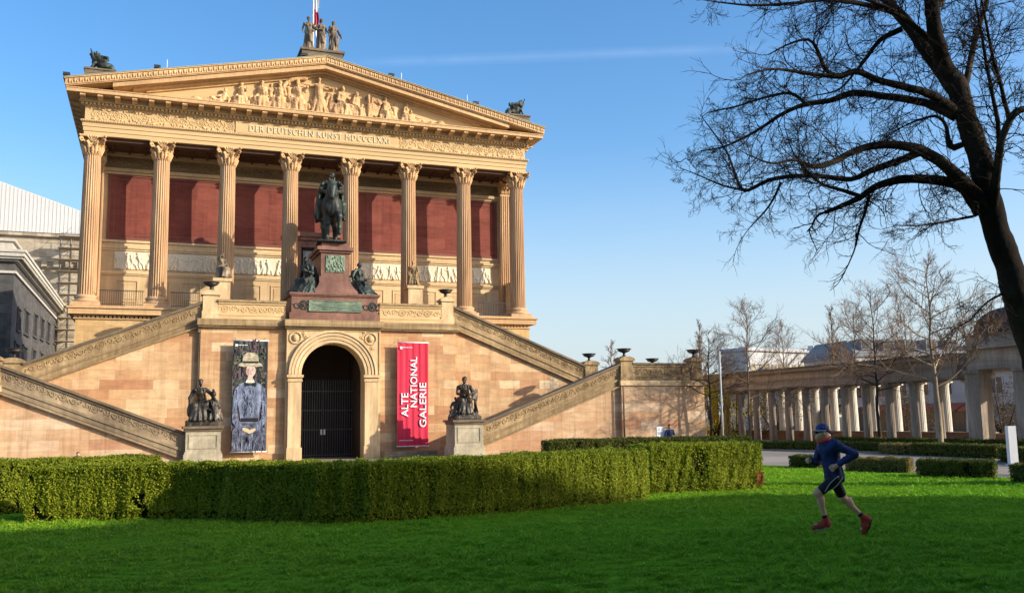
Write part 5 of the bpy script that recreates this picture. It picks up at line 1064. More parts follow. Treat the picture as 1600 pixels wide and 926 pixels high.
def hedge(name, line, depth, h0, h1, label, mat=None, leaf=.042, dens=1500, seed=0, gaps=.16, group=None, z0=0.0, side=1, top_dens=1.0, parts=None):
    """line: ground polyline of the front face (left to right as seen), depth: thickness away from the viewer"""
    mat = mat or MT['hedge']; r = np.random.default_rng(seed+100)
    L = np.array(line, float); n = len(L); T = np.gradient(L, axis=0); T /= np.linalg.norm(T, axis=1, keepdims=True); Nb = np.stack([-T[:, 1], T[:, 0]], 1)*side
    Bk = L+Nb*depth; tt = np.concatenate([[0], np.cumsum(np.linalg.norm(np.diff(L, axis=0), axis=1))]); hh = h0+(h1-h0)*tt/tt[-1]
    root = empty(name, (L[:, 0].mean(), L[:, 1].mean(), 0), label, 'hedge', group)
    ins = .07; b = MB(); V = []; F = []
    Li = L+Nb*ins; Bi = Bk-Nb*ins
    Li[0] += T[0]*ins; Bi[0] += T[0]*ins; Li[-1] -= T[-1]*ins; Bi[-1] -= T[-1]*ins
    for i in range(n): V += [(*Li[i], z0), (*Li[i], hh[i]-ins), (*Bi[i], hh[i]-ins), (*Bi[i], z0)]
    for i in range(n-1):
        for k in range(4): F.append((4*i+k, 4*i+4+k, 4*i+4+(k+1) % 4, 4*i+(k+1) % 4))
    F += [(3, 2, 1, 0), tuple(4*(n-1)+k for k in range(4))]
    b.add(V, F); b.build('branches', MT['core'], root)  # solid core, coloured dark for the shade in the leaf gaps
    Ps = []; Ns = []
    def face(A0, A1, B0, B1, dn):   # bilinear patch A0-A1 bottom, B0-B1 top
        area = .5*(np.linalg.norm(A1-A0)+np.linalg.norm(B1-B0))*.5*(np.linalg.norm(B0-A0)+np.linalg.norm(B1-A1)); m_ = int(area*dn)
        if m_ < 1: return
        u = r.random((m_, 1)); v = r.random((m_, 1)); P = (A0*(1-u)+A1*u)*(1-v)+(B0*(1-u)+B1*u)*v
        nn = np.cross(A1-A0, B0-A0); nn /= np.linalg.norm(nn); 
        P = P+nn*(r.normal(size=(m_, 1))*.022-.01); Ps.append(P); Ns.append(np.tile(nn, (m_, 1)))
    g3 = lambda p, z: np.array([p[0], p[1], z])
    for i in range(n-1):
        face(g3(L[i], z0), g3(L[i+1], z0), g3(L[i], hh[i]), g3(L[i+1], hh[i+1]), dens)
        face(g3(L[i], hh[i]), g3(L[i+1], hh[i+1]), g3(Bk[i], hh[i]), g3(Bk[i+1], hh[i+1]), dens*top_dens)
        face(g3(Bk[i+1], z0), g3(Bk[i], z0), g3(Bk[i+1], hh[i+1]), g3(Bk[i], hh[i]), dens*.35)
    face(g3(Bk[0], z0), g3(L[0], z0), g3(Bk[0], hh[0]), g3(L[0], hh[0]), dens); face(g3(L[-1], z0), g3(Bk[-1], z0), g3(L[-1], hh[-1]), g3(Bk[-1], hh[-1]), dens)
    P = np.concatenate(Ps); N = np.concatenate(Ns)
    cl = vnoise(P*np.array([1, 1, .6]), 8.0, seed); big = vnoise(P*np.array([1, 1, .35]), 2.3, seed+5)
    P = P+N*(cl*.055+big*.03)[:, None]
    pit = vnoise(P*np.array([1, 1, .45]), 5.0, seed+9)+.5*vnoise(P*np.array([1, 1, .7]), 13.0, seed+19); keep = (pit > -.78) | (r.random(len(P)) < .06) | (N[:, 2] > .7); keep &= ~((P[:, 2] < .16) & (r.random(len(P)) < .5))
    P, N = P[keep], N[keep]
    q = link('leaves', npmesh('leaves', leaf_quads(P, N, leaf), 4), mat, root)
    return root, P, N
GP = 'clipped hedges around the bed'
def gl(*p): return [tuple(onZ(x, y)[:2]) for x, y in p]
fl = gl((38, 817), (160, 813), (280, 810), (330, 811), (385, 814), (440, 816), (500, 817), (580, 816), (700, 808), (850, 796), (960, 785), (1014, 778))
root, P, N = hedge('front_hedge', fl, 1.25, 1.03, 1.10, 'long yellow-green clipped hedge across the lawn, half of it in shadow', seed=1, group=GP, dens=6500, leaf=.038)
# a few browned leaves by a gap
c0 = onZ(832, 800); sel = np.linalg.norm(P[:, :2]-c0[:2], axis=1) < .13; sel &= (P[:, 2] > .6) & (P[:, 2] < 1.0)
link('dry_leaves', npmesh('dry_leaves', leaf_quads(P[sel]+N[sel]*.05, N[sel], .05), 4), MT['dryleaf'], root)
root, P, N = hedge('front_hedge', gl((1019, 771), (1060, 769), (1120, 767), (1193, 763)), 1.2, 1.14, 1.15, 'short hedge section at the right end of the long hedge, set slightly back', seed=2, group=GP, dens=6500, leaf=.038)
sel = (np.linalg.norm(P[:, :2]-np.array(gl((1190, 763))[0]), axis=1) < .22) & (P[:, 2] > .12) & (P[:, 2] < .42)
link('dry_leaves', npmesh('dry_leaves', leaf_quads(P[sel]+N[sel]*.04, N[sel], .045), 4), MT['dryleaf'], root)
hedge('side_hedge', [(-18, -42.6), (-15, -41.9), (-13.05, -41.5)], 1.2, 1.05, 1.08, 'hedge at the far left edge, behind the end of the long hedge', seed=3, group=GP, dens=3500)
hedge('rear_hedge', [(-16, -38.6), (-12, -38.2), tuple(at(252, 712, 26.2)[:2])], 1.0, 1.02, 1.0, 'sunlit hedge strip behind the left half of the long hedge, by the stair wall', seed=4, group=GP, dens=3000)
pA = at(858, 690, 33.5); pB = at(1010, 689, 34.5); pC = at(1175, 688, 35)
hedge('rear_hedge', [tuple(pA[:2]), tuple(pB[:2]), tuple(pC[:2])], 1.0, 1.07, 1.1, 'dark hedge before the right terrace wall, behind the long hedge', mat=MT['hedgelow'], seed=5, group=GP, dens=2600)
pA = at(1045, 696, 25.5); pC = at(1187, 692, 25.2)
hedge('middle_hedge', [tuple(pA[:2]), tuple(pC[:2])], .9, 1.11, 1.12, 'narrow sunlit hedge top between the right hedge section and the dark rear hedge', seed=6, group=GP, dens=3000)
G2 = 'low box hedges along the path'
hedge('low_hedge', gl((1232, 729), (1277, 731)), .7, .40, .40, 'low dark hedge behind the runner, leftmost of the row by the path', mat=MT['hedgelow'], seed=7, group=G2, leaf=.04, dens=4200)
hedge('low_hedge', gl((1322, 736), (1370, 737), (1419, 738)), .75, .42, .42, 'low pale tan hedge lit by the sun, just right of the runner', mat=MT['hedgesunlit'], seed=8, group=G2, leaf=.04, dens=4200)
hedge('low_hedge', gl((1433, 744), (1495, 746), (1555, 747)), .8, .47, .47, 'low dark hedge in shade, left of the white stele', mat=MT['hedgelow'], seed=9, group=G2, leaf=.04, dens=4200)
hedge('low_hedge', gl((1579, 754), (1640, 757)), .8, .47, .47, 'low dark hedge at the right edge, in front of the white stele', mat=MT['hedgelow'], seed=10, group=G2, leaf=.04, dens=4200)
G3 = 'low hedges at the foot of the colonnade'
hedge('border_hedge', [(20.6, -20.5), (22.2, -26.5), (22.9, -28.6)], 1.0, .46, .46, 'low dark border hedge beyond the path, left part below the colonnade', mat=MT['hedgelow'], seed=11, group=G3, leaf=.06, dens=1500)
hedge('border_hedge', gl((1372, 708.5), (1424, 711)), 1.0, .46, .46, 'short paler piece of border hedge beyond the path, lit on top', mat=MT['hedgesunlit'], seed=12, group=G3, leaf=.055, dens=1800)
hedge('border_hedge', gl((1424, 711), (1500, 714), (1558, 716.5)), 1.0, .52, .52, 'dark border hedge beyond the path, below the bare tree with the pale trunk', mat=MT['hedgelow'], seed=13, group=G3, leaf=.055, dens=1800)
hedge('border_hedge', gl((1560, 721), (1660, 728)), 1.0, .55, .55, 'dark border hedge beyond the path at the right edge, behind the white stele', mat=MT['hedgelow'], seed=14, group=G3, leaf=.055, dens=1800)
hedge('border_hedge', [(30.3, -14), (30.3, -22), (30.3, -34)], .8, .42, .42, 'long thin strip of hedge right at the foot of the colonnade columns', mat=MT['hedgelow'], seed=15, group=G3, leaf=.07, dens=900)

# ------------------------------------------------------------------ stele, sign, pole
b = MB(); p = onZ(1584, 728); b.box(-.2, .2, -.16, .16, 0, .06); b.box(-.14, .14, -.1, .1, .06, 1.38)
o = b.build('white_stele', MT['white']); o.location = (p[0]+.1, p[1]+.1, 0); o.rotation_euler = (0, 0, -.35); tag(o, 'slim white information stele standing by the path at the right', 'stele')
p = onY(1032, 676, -11.6); sg = empty('white_sign', (p[0], -11.6, 0), 'small white notice board standing against the right terrace wall', 'sign')
b = MB(); b.box(p[0]-.28, p[0]+.3, -11.64, -11.58, .25, 1.27); b.build('board', MT['white'], sg)
b = MB(); b.box(p[0]-.24, p[0]-.2, -11.57, -11.53, 0, .6); b.box(p[0]+.2, p[0]+.24, -11.57, -11.53, 0, .6); b.build('leg', MT['iron'], sg)
b = MB()
for k, (w_, z) in enumerate(((.16, 1.12), (.12, 1.04), (.3, .9), (.34, .84), (.26, .78))): b.box(p[0]-.2, p[0]-.2+w_, -11.646, -11.641, z, z+.03)
b.build('print_lines', plain('grey_print', (.35, .35, .36), .05, 3, bstr=0), sg)
p0 = onX = None
def pole_at(px, py, D): return at(px, py, D)
p = at(1130, 690, 52); fpo = empty('white_pole', (p[0], p[1], 0), 'slender white pole in front of the colonnade, right of the terrace', 'pole')
b = MB(); b.tube([(p[0], p[1], 0), (p[0], p[1], 5.4)], [.06, .045], 10); b.ball((p[0], p[1], 5.43), .065, 8, 6); b.build('shaft', MT['render2'] if 'render2' in MT else MT.setdefault('polep', plain('grey_white_pole', (.5, .49, .46), .08, 2)), fpo)
b = MB(); b.lathe([(.16, 0), (.16, .1), (.1, .16)], (p[0], p[1], 0), 10); b.build('foot', MT['white'], fpo)

# ================================================================== COLONNADE
co_ = empty('colonnade', (34, -8, 0), 'long grey sandstone colonnade with a double row of fluted columns along the garden', 'colonnade')
XF, XB = 34.0, 36.25
ys = [3.82+2.0*k for k in range(4, 0, -1)]+[3.82, 2.02, .08, -2.0, -3.99, -6.01, -8.07, -10.1, -12.2, -14.3, -16.4, -18.5, -20.45]
def dor(r0, r1, z0, z1):
    b = MB(); pr_ = [(r0-(r0-r1)*t**1.2, z0+(z1-.3-z0)*t) for t in [i/6 for i in range(7)]]
    b.lathe(pr_, (0, 0, 0), 60, False, lambda i: 1.0 if i % 3 == 0 else .935)
    b.lathe([(r1*.99, z1-.3), (r1*1.03, z1-.26), (r1*1.1, z1-.2), (r1*1.3, z1-.12)], (0, 0, 0), 30); b.box(-r1*1.34, r1*1.34, -r1*1.34, r1*1.34, z1-.12, z1); return b
fm = bm_ = None
for y in ys:
    for X, z0, z1, mat in ((XF, 0, 3.87, 'colon'), (XB, .68, 3.87, 'colback')):
        key = 'column'
        if X == XF:
            if fm is None: o = dor(.295, .245, z0, z1).build(key, MT[mat], co_); fm = o.data
            else: o = link(key, fm, None, co_)
        else:
            if bm_ is None: o = dor(.31, .26, z0, z1).build(key, MT[mat], co_); bm_ = o.data
            else: o = link(key, bm_, None, co_)
        put(o, (X, y-(.3 if X == XB else 0), 0))
b = MB(); b.box(XF-.38, XF+.38, -22.4, 13, 3.88, 4.42); b.box(XF-.42, XF+.42, -22.4, 13, 4.42, 4.48); b.box(XB-.36, XB+.36, -22.4, 13, 3.88, 4.42); b.box(XF+.38, XB-.36, -22.4, 13, 4.2, 4.42); b.build('architrave', MT['colon'], co_)
b = MB(); b.box(XF-.36, XB+.36, -22.4, 13, 4.48, 4.98); b.box(XF-.5, XB+.5, -22.4, 13, 4.98, 5.05); b.box(XF-.72, XB+.7, -22.4, 13, 5.05, 5.26); b.build('cornice', MT['colon'], co_)
b = MB(); b.box(XF-.78, XB+.75, -22.4, 13.1, 5.26, 5.36); b.build('roof_edge', MT['darkcap'], co_)
b = MB(); b.box(XB-.25, XB+.25, -22.4, 13, 0, .66); b.build('low_wall', MT['lowwall'], co_)
b = MB(); b.box(XB-.3, XB+.3, -22.4, 13, .66, .7); b.build('wall_coping', MT['colon'], co_)
# end pavilion
def onXp(px, py, X):
    d = ray(px, py); return CAM+(X-CAM[0])/d[0]*d
PY = lambda px: onXp(px, 640, XF-.45)[1]
for y0, y1 in ((PY(1533), PY(1511)), (PY(1625), PY(1587)), (PY(1720), PY(1668))):
    b = MB(); b.box(XF-.45, XF+.5, y0, y1, 0, 4.3); b.box(XF-.52, XF+.56, y0-.06, y1+.06, 0, .35); b.box(XF-.53, XF+.56, y0-.07, y1+.07, 4.1, 4.3); b.build('pier', MT['colon'], co_)
YS = onXp(1509, 560, XF-.5)[1]
b = MB(); b.box(XF-.5, XB+1.6, -36, YS, 4.3, 4.9); b.box(XF-.46, XB+1.56, -36, YS-.05, 4.9, 5.45); b.box(XF-.85, XB+1.9, -36, YS+.35, 5.45, 5.72); b.box(XF-.5, XB+1.5, -36, YS-.05, 5.72, 6.2); b.build('pavilion_entablature', MT['colon'], co_)
b = MB(); b.box(XF-.56, XB+1.56, -36, YS, 6.2, 6.3); b.build('pavilion_coping', MT['darkcap'], co_)
for y in (-25.3, -28.2, -31.6):
    o = link('column', bm_, None, co_); put(o, (XB, y, 0))
b = MB(); b.box(XB-.25, XB+.25, -36, -22.4, 0, .62); b.build('pavilion_low_wall', MT['lowwall'], co_)

# ================================================================== TREES
def tubes_mesh(segs, n):
    """segs: list of (P (m,3), R (m)) -> one mesh of open n-sided tubes"""
    VV = []; FF = []; off = 0; a = np.linspace(0, 2*PI, n, endpoint=False); ca, sa = np.cos(a)[:, None], np.sin(a)[:, None]
    for P, R in segs:
        m_ = len(P); T = np.gradient(P, axis=0); T /= np.linalg.norm(T, axis=1, keepdims=True)+1e-9
        ref = np.array([.31, .22, .92]) if abs(T[0] @ np.array([.31, .22, .92])) < .9 else np.array([.9, .1, -.4])
        X = np.cross(T, ref); X /= np.linalg.norm(X, axis=1, keepdims=True)+1e-9; Y = np.cross(T, X)
        V = P[:, None, :]+R[:, None, None]*(ca[None]*X[:, None, :]+sa[None]*Y[:, None, :]); VV.append(V.reshape(-1, 3))
        i = np.arange(m_-1)[:, None]*n; k = np.arange(n)[None]; k2 = (k+1) % n
        FF.append(np.stack([i+k, i+k2, i+n+k2, i+n+k], -1).reshape(-1, 4)+off); off += m_*n
    return np.concatenate(VV), np.concatenate(FF)
def smooth_path(P, n):
    P = np.asarray(P, float); t = np.concatenate([[0], np.cumsum(np.linalg.norm(np.diff(P[:, :3], axis=0), axis=1))]); tt = np.linspace(0, t[-1], n)
    # Catmull-Rom through the points
    out = np.empty((n, P.shape[1])); idx = np.clip(np.searchsorted(t, tt, side='right')-1, 0, len(P)-2)
    for j in range(n):
        i = idx[j]; u = (tt[j]-t[i])/(t[i+1]-t[i]+1e-9); p0, p1, p2, p3 = P[max(i-1, 0)], P[i], P[i+1], P[min(i+2, len(P)-1)]
        out[j] = .5*((2*p1)+(-p0+p2)*u+(2*p0-5*p1+4*p2-p3)*u*u+(-p0+3*p1-3*p2+p3)*u**3)
    return out
TD = 24.0
# limbs followed as (x, y, radius px) with a slope in depth, so that the crown is as deep as it is wide
LIMBS = [
 (0.0, [(1676, 757, 33), (1664, 720, 29), (1645, 650, 26), (1619, 560, 24), (1597, 490, 23), (1581, 428, 22), (1566, 380, 21), (1553, 332, 20.5), (1544, 285, 19.5), (1531, 238, 18.5), (1512, 190, 17), (1499, 143, 16.5), (1490, 118, 14)]),
 (0.5, [(1496, 140, 15), (1470, 106, 12.5), (1440, 66, 11), (1406, 26, 9.5), (1375, -8, 8), (1330, -50, 6)]),
 (-.4, [(1490, 125, 14), (1472, 85, 13), (1460, 40, 12), (1455, -10, 11), (1452, -70, 8)]),
 (.6, [(1503, 150, 7), (1510, 118, 5.5), (1521, 66, 4.6), (1543, 0, 3.6), (1560, -60, 2.6)]),
 (-.8, [(1497, 178, 10), (1458, 152, 7.5), (1420, 138, 6.2), (1372, 126, 5.6), (1334, 111, 5.2), (1311, 119, 5), (1280, 117, 3.6), (1244, 112, 2.8), (1205, 108, 2), (1165, 118, 1.2)]),
 (-.9, [(1311, 119, 4), (1290, 110, 3.4), (1277, 78, 3), (1263, 62, 2.4), (1235, 68, 1.8), (1200, 86, 1)]),
 (.9, [(1493, 180, 9), (1448, 160, 7), (1391, 151, 6), (1334, 147, 5.4), (1296, 159, 4.8), (1254, 166, 4), (1220, 180, 3.2), (1182, 204, 2.6), (1135, 228, 1.6), (1095, 236, .9)]),
 (1.1, [(1262, 165, 3.2), (1236, 146, 2.6), (1195, 152, 2.1), (1150, 166, 1.5), (1105, 176, .9)]),
 (-.5, [(1536, 325, 14), (1520, 300, 12.5), (1497, 277, 11), (1468, 256, 10), (1434, 235, 8.6), (1391, 227, 7), (1344, 233, 6), (1306, 252, 5), (1273, 261, 4), (1240, 250, 2.6), (1205, 255, 1.7), (1165, 240, 1)]),
 (1.0, [(1434, 238, 7.2), (1401, 252, 6), (1363, 266, 5.2), (1330, 280, 4.4), (1268, 275, 4), (1206, 280, 3.4), (1163, 297, 2.8), (1148, 268, 2.1), (1135, 236, 1.6), (1102, 190, .9)]),
 (1.1, [(1163, 297, 2.2), (1130, 290, 1.6), (1095, 275, 1.1), (1062, 262, .6)]),
 (.3, [(1534, 335, 12), (1507, 292, 9.5), (1468, 280, 8.4), (1420, 278, 7.2), (1372, 290, 6), (1344, 309, 5), (1314, 322, 4), (1289, 332, 3)]),
 (.2, [(1344, 306, 3.6), (1312, 296, 3), (1285, 288, 2.4), (1262, 268, 2), (1240, 240, 1.2), (1228, 205, .8)]),
 (.3, [(1358, 304, 3), (1350, 335, 2.4), (1342, 358, 2.2), (1337, 383, 1.8)]),
 (.9, [(1220, 285, 2.2), (1210, 308, 1.9), (1197, 328, 1.6), (1173, 354, 1)]),
 (-.8, [(1552, 345, 9), (1556, 300, 8), (1560, 262, 7), (1567, 214, 6), (1586, 178, 6), (1615, 168, 5), (1660, 150, 3.5), (1720, 120, 2)]),
 (-.8, [(1557, 290, 4.4), (1562, 210, 3.8), (1552, 150, 3.2), (1540, 90, 2.6), (1532, 40, 2), (1520, -20, 1.4)]),
 (-1.2, [(1578, 195, 4), (1566, 140, 3.2), (1552, 90, 2.6), (1540, 30, 2), (1530, -20, 1.3)]),
 (.5, [(1512, 222, 4), (1490, 232, 6), (1482, 222, 4), (1478, 196, 3.2), (1462, 182, 2.4), (1430, 190, 1.6), (1395, 206, .9)]),
 (.6, [(1410, 45, 5), (1390, 54, 4.4), (1372, 66, 3.8), (1352, 92, 3), (1336, 112, 2.2), (1310, 140, 1.6), (1270, 150, .9)]),
 (-.6, [(1400, 20, 5), (1340, 4, 4), (1290, -1, 3.4), (1240, 5, 2.6), (1182, 9, 2), (1135, 5, 1.4), (1098, 0, .8)]),
 (-.9, [(1452, 60, 6), (1420, 35, 4.5), (1380, 10, 3.6), (1330, -10, 2.6), (1280, -40, 1.6)]),
 (.8, [(1456, 20, 6), (1490, -20, 5), (1540, -70, 3)]),
 (1.0, [(1630, 600, 5), (1650, 540, 4), (1680, 480, 3), (1740, 430, 2)]),
 (-.3, [(1588, 450, 2.2), (1545, 470, 1.6), (1515, 500, 1.1), (1480, 520, .6)]),
 (-.6, [(1520, 338, 2.4), (1480, 346, 1.9), (1440, 352, 1.4), (1400, 352, .8)]),
]
bt = empty('bare_tree', (9.8, -47.4, 0), 'large leafless tree with a leaning dark trunk and sweeping limbs, at the right', 'tree')
limbs = []
for dslope, pts in LIMBS:
    A = []; x0, y0 = pts[0][:2]; run = 0; base_d = TD
    px, py = x0, y0; seglen = 0
    for (x, y, r) in pts:
        seglen += math.hypot(x-px, y-py); px, py = x, y
        D = TD+dslope*seglen*.0095*(1+.2*math.sin(seglen*.02)); p = at(x, y, D); A.append([*p, r*.93*D/FPX])
    limbs.append(smooth_path(A, max(8, int(seglen/9))))
limbs[0] = np.concatenate([limbs[0][:1]+np.array([[.03, 0, -limbs[0][0][2]-.05, .25]]), limbs[0][:1]+np.array([[.02, 0, -limbs[0][0][2]+.25, .10]]), limbs[0]])
def wob(S, amp, seed):
    r = np.random.default_rng(seed); n = len(S); a = np.cumsum(r.normal(size=(n, 3)), 0); a -= np.linspace(0, 1, n)[:, None]*a[-1]; S = S.copy(); S[:, :3] += a*S[:, 3:4]*amp; S[:, 3] *= 1+.05*np.sin(np.arange(n)*.9+seed)*r.random(n); return S
segs = [(s_[:, :3], np.maximum(s_[:, 3], .006)) for s_ in [wob(l, .03 if i == 0 else .07, i) for i, l in enumerate(limbs)]]
Vt, Ft = tubes_mesh(segs, 14)
link('trunk', npmesh('trunk', Vt, 4, True, Ft), MT['bark'], bt)
tw = []; R3 = np.random.default_rng(5)
def grow(p, d, L, r, lvl, droop, spread=.75):
    n = 5 if lvl >= 2 else 7; P = [p]; dd = d.copy(); k = L/(n-1)
    bend = R3.normal(size=3)*.34
    for i in range(n-1):
        dd = dd+bend*.45+R3.normal(size=3)*.2+np.array([0, 0, droop*(.3+.7*i/n)]); dd /= np.linalg.norm(dd); P.append(P[-1]+dd*k)
    P = np.array(P); rr = r*np.linspace(1, .45, n); tw.append((P, rr, lvl))
    if lvl >= 3: return
    nc = {0: 6, 1: 5, 2: 3}[lvl]
    for c in range(nc):
        f = .25+.75*(c+R3.random()*.8)/nc; i = min(int(f*(n-1)), n-2); q = P[i]+(P[i+1]-P[i])*(f*(n-1)-i); base = P[i+1]-P[i]; base /= np.linalg.norm(base)
        v = np.cross(base, R3.normal(size=3)); v /= np.linalg.norm(v)+1e-9; ang = R3.uniform(.45, 1.0)*spread; nd = base*math.cos(ang)+v*math.sin(ang)
        grow(q, nd, L*R3.uniform(.38, .62), max(r*.55, .0045), lvl+1, droop*.8)
for li, l in enumerate(limbs):
    n = len(l); start = int(n*.72) if li == 0 else int(n*.12)
    if li == 0: continue
    cum = np.concatenate([[0], np.cumsum(np.linalg.norm(np.diff(l[:, :3], axis=0), axis=1))]); tot = cum[-1]; m_ = int(tot*(5.6 if l[-1, 2] < 9 else 5.0))+4
    for c in range(m_):
        f = .12+.88*(c+R3.random())/m_; i = min(int(f*(n-1)), n-2); q = l[i, :3]; d = l[i+1, :3]-l[i, :3]; d /= np.linalg.norm(d)+1e-9
        v = np.cross(d, R3.normal(size=3)); v /= np.linalg.norm(v); ang = R3.uniform(.5, 1.25); nd = d*math.cos(ang)+v*math.sin(ang)
        r = l[i, 3]; L_ = R3.uniform(.55, 1.45)*(1.0 if r > .03 else .62); lowd = -.045 if q[2] < 6.2 else (.01 if q[2] < 9 else .06)
        grow(q, nd, L_, min(.017, max(r*.42, .007)), 1 if R3.random() < .65 else 0, lowd+R3.normal()*.05)
    grow(l[-1, :3], (l[-1, :3]-l[-2, :3])/np.linalg.norm(l[-1, :3]-l[-2, :3]), 1.1, max(l[-1, 3]*.9, .008), 1, -.03)
Vt, Ft = tubes_mesh([(P, R) for P, R, lv in tw], 3)
link('crown', npmesh('crown', Vt, 4, False, Ft), MT['twig'], bt)
print('twigs', len(tw), len(Ft))

def small_tree(x, y, h, spread, seed, label, fork=2.2, trunk_r=.11, upright=.5, dens=1.0, mats=('bark2', 'twig2'), group='bare trees along the colonnade', name='bare_tree', cat='tree', lowdroop=0.0):
    r = np.random.default_rng(seed); root = empty(name, (x, y, 0), label, cat, group); main = []; tws = []
    n = 14; P = np.stack([x+np.cumsum(r.normal(size=n)*.035), y+np.cumsum(r.normal(size=n)*.035), np.linspace(0, h*.93, n)], 1); P[0, :2] = (x, y); R = trunk_r*(1-.88*np.linspace(0, 1, n)**.8); main.append((P, R))
    def rec(p, d, L, rad, lv):
        m_ = 5; Q = [p]; dd = d.copy(); bend = r.normal(size=3)*.10
        for i in range(m_-1): dd = dd+bend+np.array([0, 0, .10*upright if lv < 2 else .05])+r.normal(size=3)*.08; dd /= np.linalg.norm(dd); Q.append(Q[-1]+dd*L/(m_-1))
        Q = np.array(Q); (main if lv == 0 else tws).append((Q, rad*np.linspace(1, .4, m_)))
        if lv >= 3: return
        for c in range({0: 8, 1: 6, 2: 3}[lv]):
            f = .2+.8*(c+r.random())/{0: 8, 1: 6, 2: 3}[lv]; f = min(f, .97); i = int(f*(m_-1)); q = Q[i]+(Q[i+1]-Q[i])*(f*(m_-1)-i); bs = Q[i+1]-Q[i]; bs /= np.linalg.norm(bs)
            v = np.cross(bs, r.normal(size=3)); v /= np.linalg.norm(v)+1e-9; a = r.uniform(.4, .85); rec(q, bs*math.cos(a)+v*math.sin(a), L*r.uniform(.35, .55), max(rad*.5, .007), lv+1)
    nb = int(17*dens)
    for c in range(nb):
        t = c/(nb-1); z = fork+(h*.9-fork)*t; i = np.searchsorted(P[:, 2], z)-1; i = max(0, min(i, n-2)); q = P[i]+(P[i+1]-P[i])*((z-P[i, 2])/(P[i+1, 2]-P[i, 2]))
        a = c*2.4+r.uniform(-.4, .4); el = (.15+lowdroop+upright*.75*t+r.uniform(-.12, .2)); d = np.array([math.cos(a)*math.cos(el), math.sin(a)*math.cos(el), math.sin(el)])
        rec(q, d, spread*(1-.62*t)*r.uniform(.8, 1.15), max(trunk_r*.34*(1-.6*t), .013), 0)
    V1, F1 = tubes_mesh(main, 7); link('trunk', npmesh('trunk', V1, 4, True, F1), MT[mats[0]], root)
    V2, F2 = tubes_mesh(tws, 3); link('crown', npmesh('crown', V2, 4, False, F2), MT[mats[1]], root)
MT['barkpale'] = plain('pale_plane_bark', (.30, .23, .15), .3, 3, rough=.9, spec=.1, c2=(.42, .33, .22))
MT['barkmid'] = plain('dark_brown_bark', (.07, .05, .035), .3, 3, rough=.9, spec=.1)
p = at(1172, 690, 61); small_tree(p[0], p[1], 9.3, 3.4, 1, 'young bare tree with upright branches, nearest the right terrace and white pole', 3.0, .12, .75, 1.3)
p = at(1376, 690, 58); small_tree(p[0], p[1], 10.0, 3.8, 2, 'bare tree with a dark straight trunk, in front of the middle of the colonnade', 3.3, .13, .7, 1.3, ('barkmid', 'twig2'))
p = onZ(1471, 707); small_tree(p[0], p[1], 9.6, 3.4, 3, 'bare tree with a pale sunlit trunk standing in the border hedge', 3.1, .14, .72, 1.4, ('barkpale', 'twig2'))
p = at(1112, 690, 62); small_tree(p[0], p[1], 7.6, 2.9, 4, 'bare tree with a dark trunk right beside the terrace end', 3.0, .12, .6, 1.2, ('barkmid', 'twig2'))
GT = 'bare trees behind the colonnade'
for px, D, hpx, spx, sd_, lab, up in ((1097, 80, 490, 26, 11, 'narrow upright bare tree rising behind the right terrace', 1.9), (1310, 85, 465, 30, 12, 'narrow poplar-like bare tree rising above the colonnade roof', 1.9), (958, 75, 525, 24, 13, 'distant bare tree top between the urns above the right lower flight', 1.0),
        (1345, 95, 470, 60, 14, 'broad bare tree behind the colonnade, right of the poplar-like tree', .9), (1560, 90, 450, 70, 15, 'bare tree behind the pavilion end of the colonnade', .9), (1230, 95, 500, 50, 16, 'low bare tree behind the colonnade, in front of the white block', .8), (1430, 100, 455, 60, 17, 'bare tree behind the colonnade above the tree with the pale trunk', .9)):
    p = at(px, 690, D); q = at(px, hpx, D); small_tree(p[0], p[1], q[2], spx*D/FPX*1.15, sd_, lab, q[2]*.22, .16, up, 1.5, ('bark2', 'twig2'), GT)
# yellow flowering shrub behind the far end
def leafy(name, x, y, h, w, d, mat, label, seed, cat='shrub', n=5200, leaf=.12):
    r = np.random.default_rng(seed); root = empty(name, (x, y, 0), label, cat); b = MB()
    for k in range(12):
        a = r.uniform(0, 6.28); b.tube([(x+r.normal()*.1, y+r.normal()*.1, 0), (x+w*.25*math.cos(a), y+d*.25*math.sin(a), h*.5), (x+w*.42*math.cos(a), y+d*.42*math.sin(a), h*.9)], [.05, .035, .012], 5)
    b.build('stem', MT['barkmid'], root)
    C = np.stack([r.normal(size=60)*w*.27+x, r.normal(size=60)*d*.27+y, r.uniform(.12, .95, 60)*h], 1); i = r.integers(0, 60, n); P = C[i]+r.normal(size=(n, 3))*np.array([w, d, h])*.075; P[:, 2] = np.clip(P[:, 2], .05, None)
    link('leaves', npmesh('leaves', leaf_quads(P, r.normal(size=(n, 3)), leaf), 4), mat, root)
MT['forsythia'] = leafmat('yellow_blossom', (.45, .33, .01), (.62, .46, .02), (.72, .56, .06), .3)
p = at(1150, 660, 78); leafy('forsythia', p[0], p[1], 5.4, 5.0, 3.5, MT['forsythia'], 'yellow flowering shrub glowing behind the far end of the colonnade', 3)
p = at(1126, 660, 76); leafy('forsythia', p[0]-.5, p[1], 4.2, 2.4, 2.5, MT['forsythia'], 'smaller yellow flowering shrub behind the columns next to the terrace', 4, n=2600)
MT['brownleaf'] = leafmat('brown_bush', (.06, .045, .025), (.12, .085, .05), (.18, .13, .08), .2)
for px, D, h_, w_, sd_, lab in ((1215, 76, 3.6, 5, 5, 'brown bush behind the left columns of the colonnade'), (1275, 74, 4.0, 5, 6, 'brown bush behind the columns above the runner'), (1415, 72, 3.4, 5, 7, 'brown bush behind the columns left of the pale tree trunk'), (1570, 66, 4.2, 5, 8, 'brown bush seen through the pavilion opening')):
    p = at(px, 670, D); leafy('brown_bush', p[0], p[1], h_, w_, 3, MT['brownleaf'], lab, sd_, n=3500, leaf=.1)
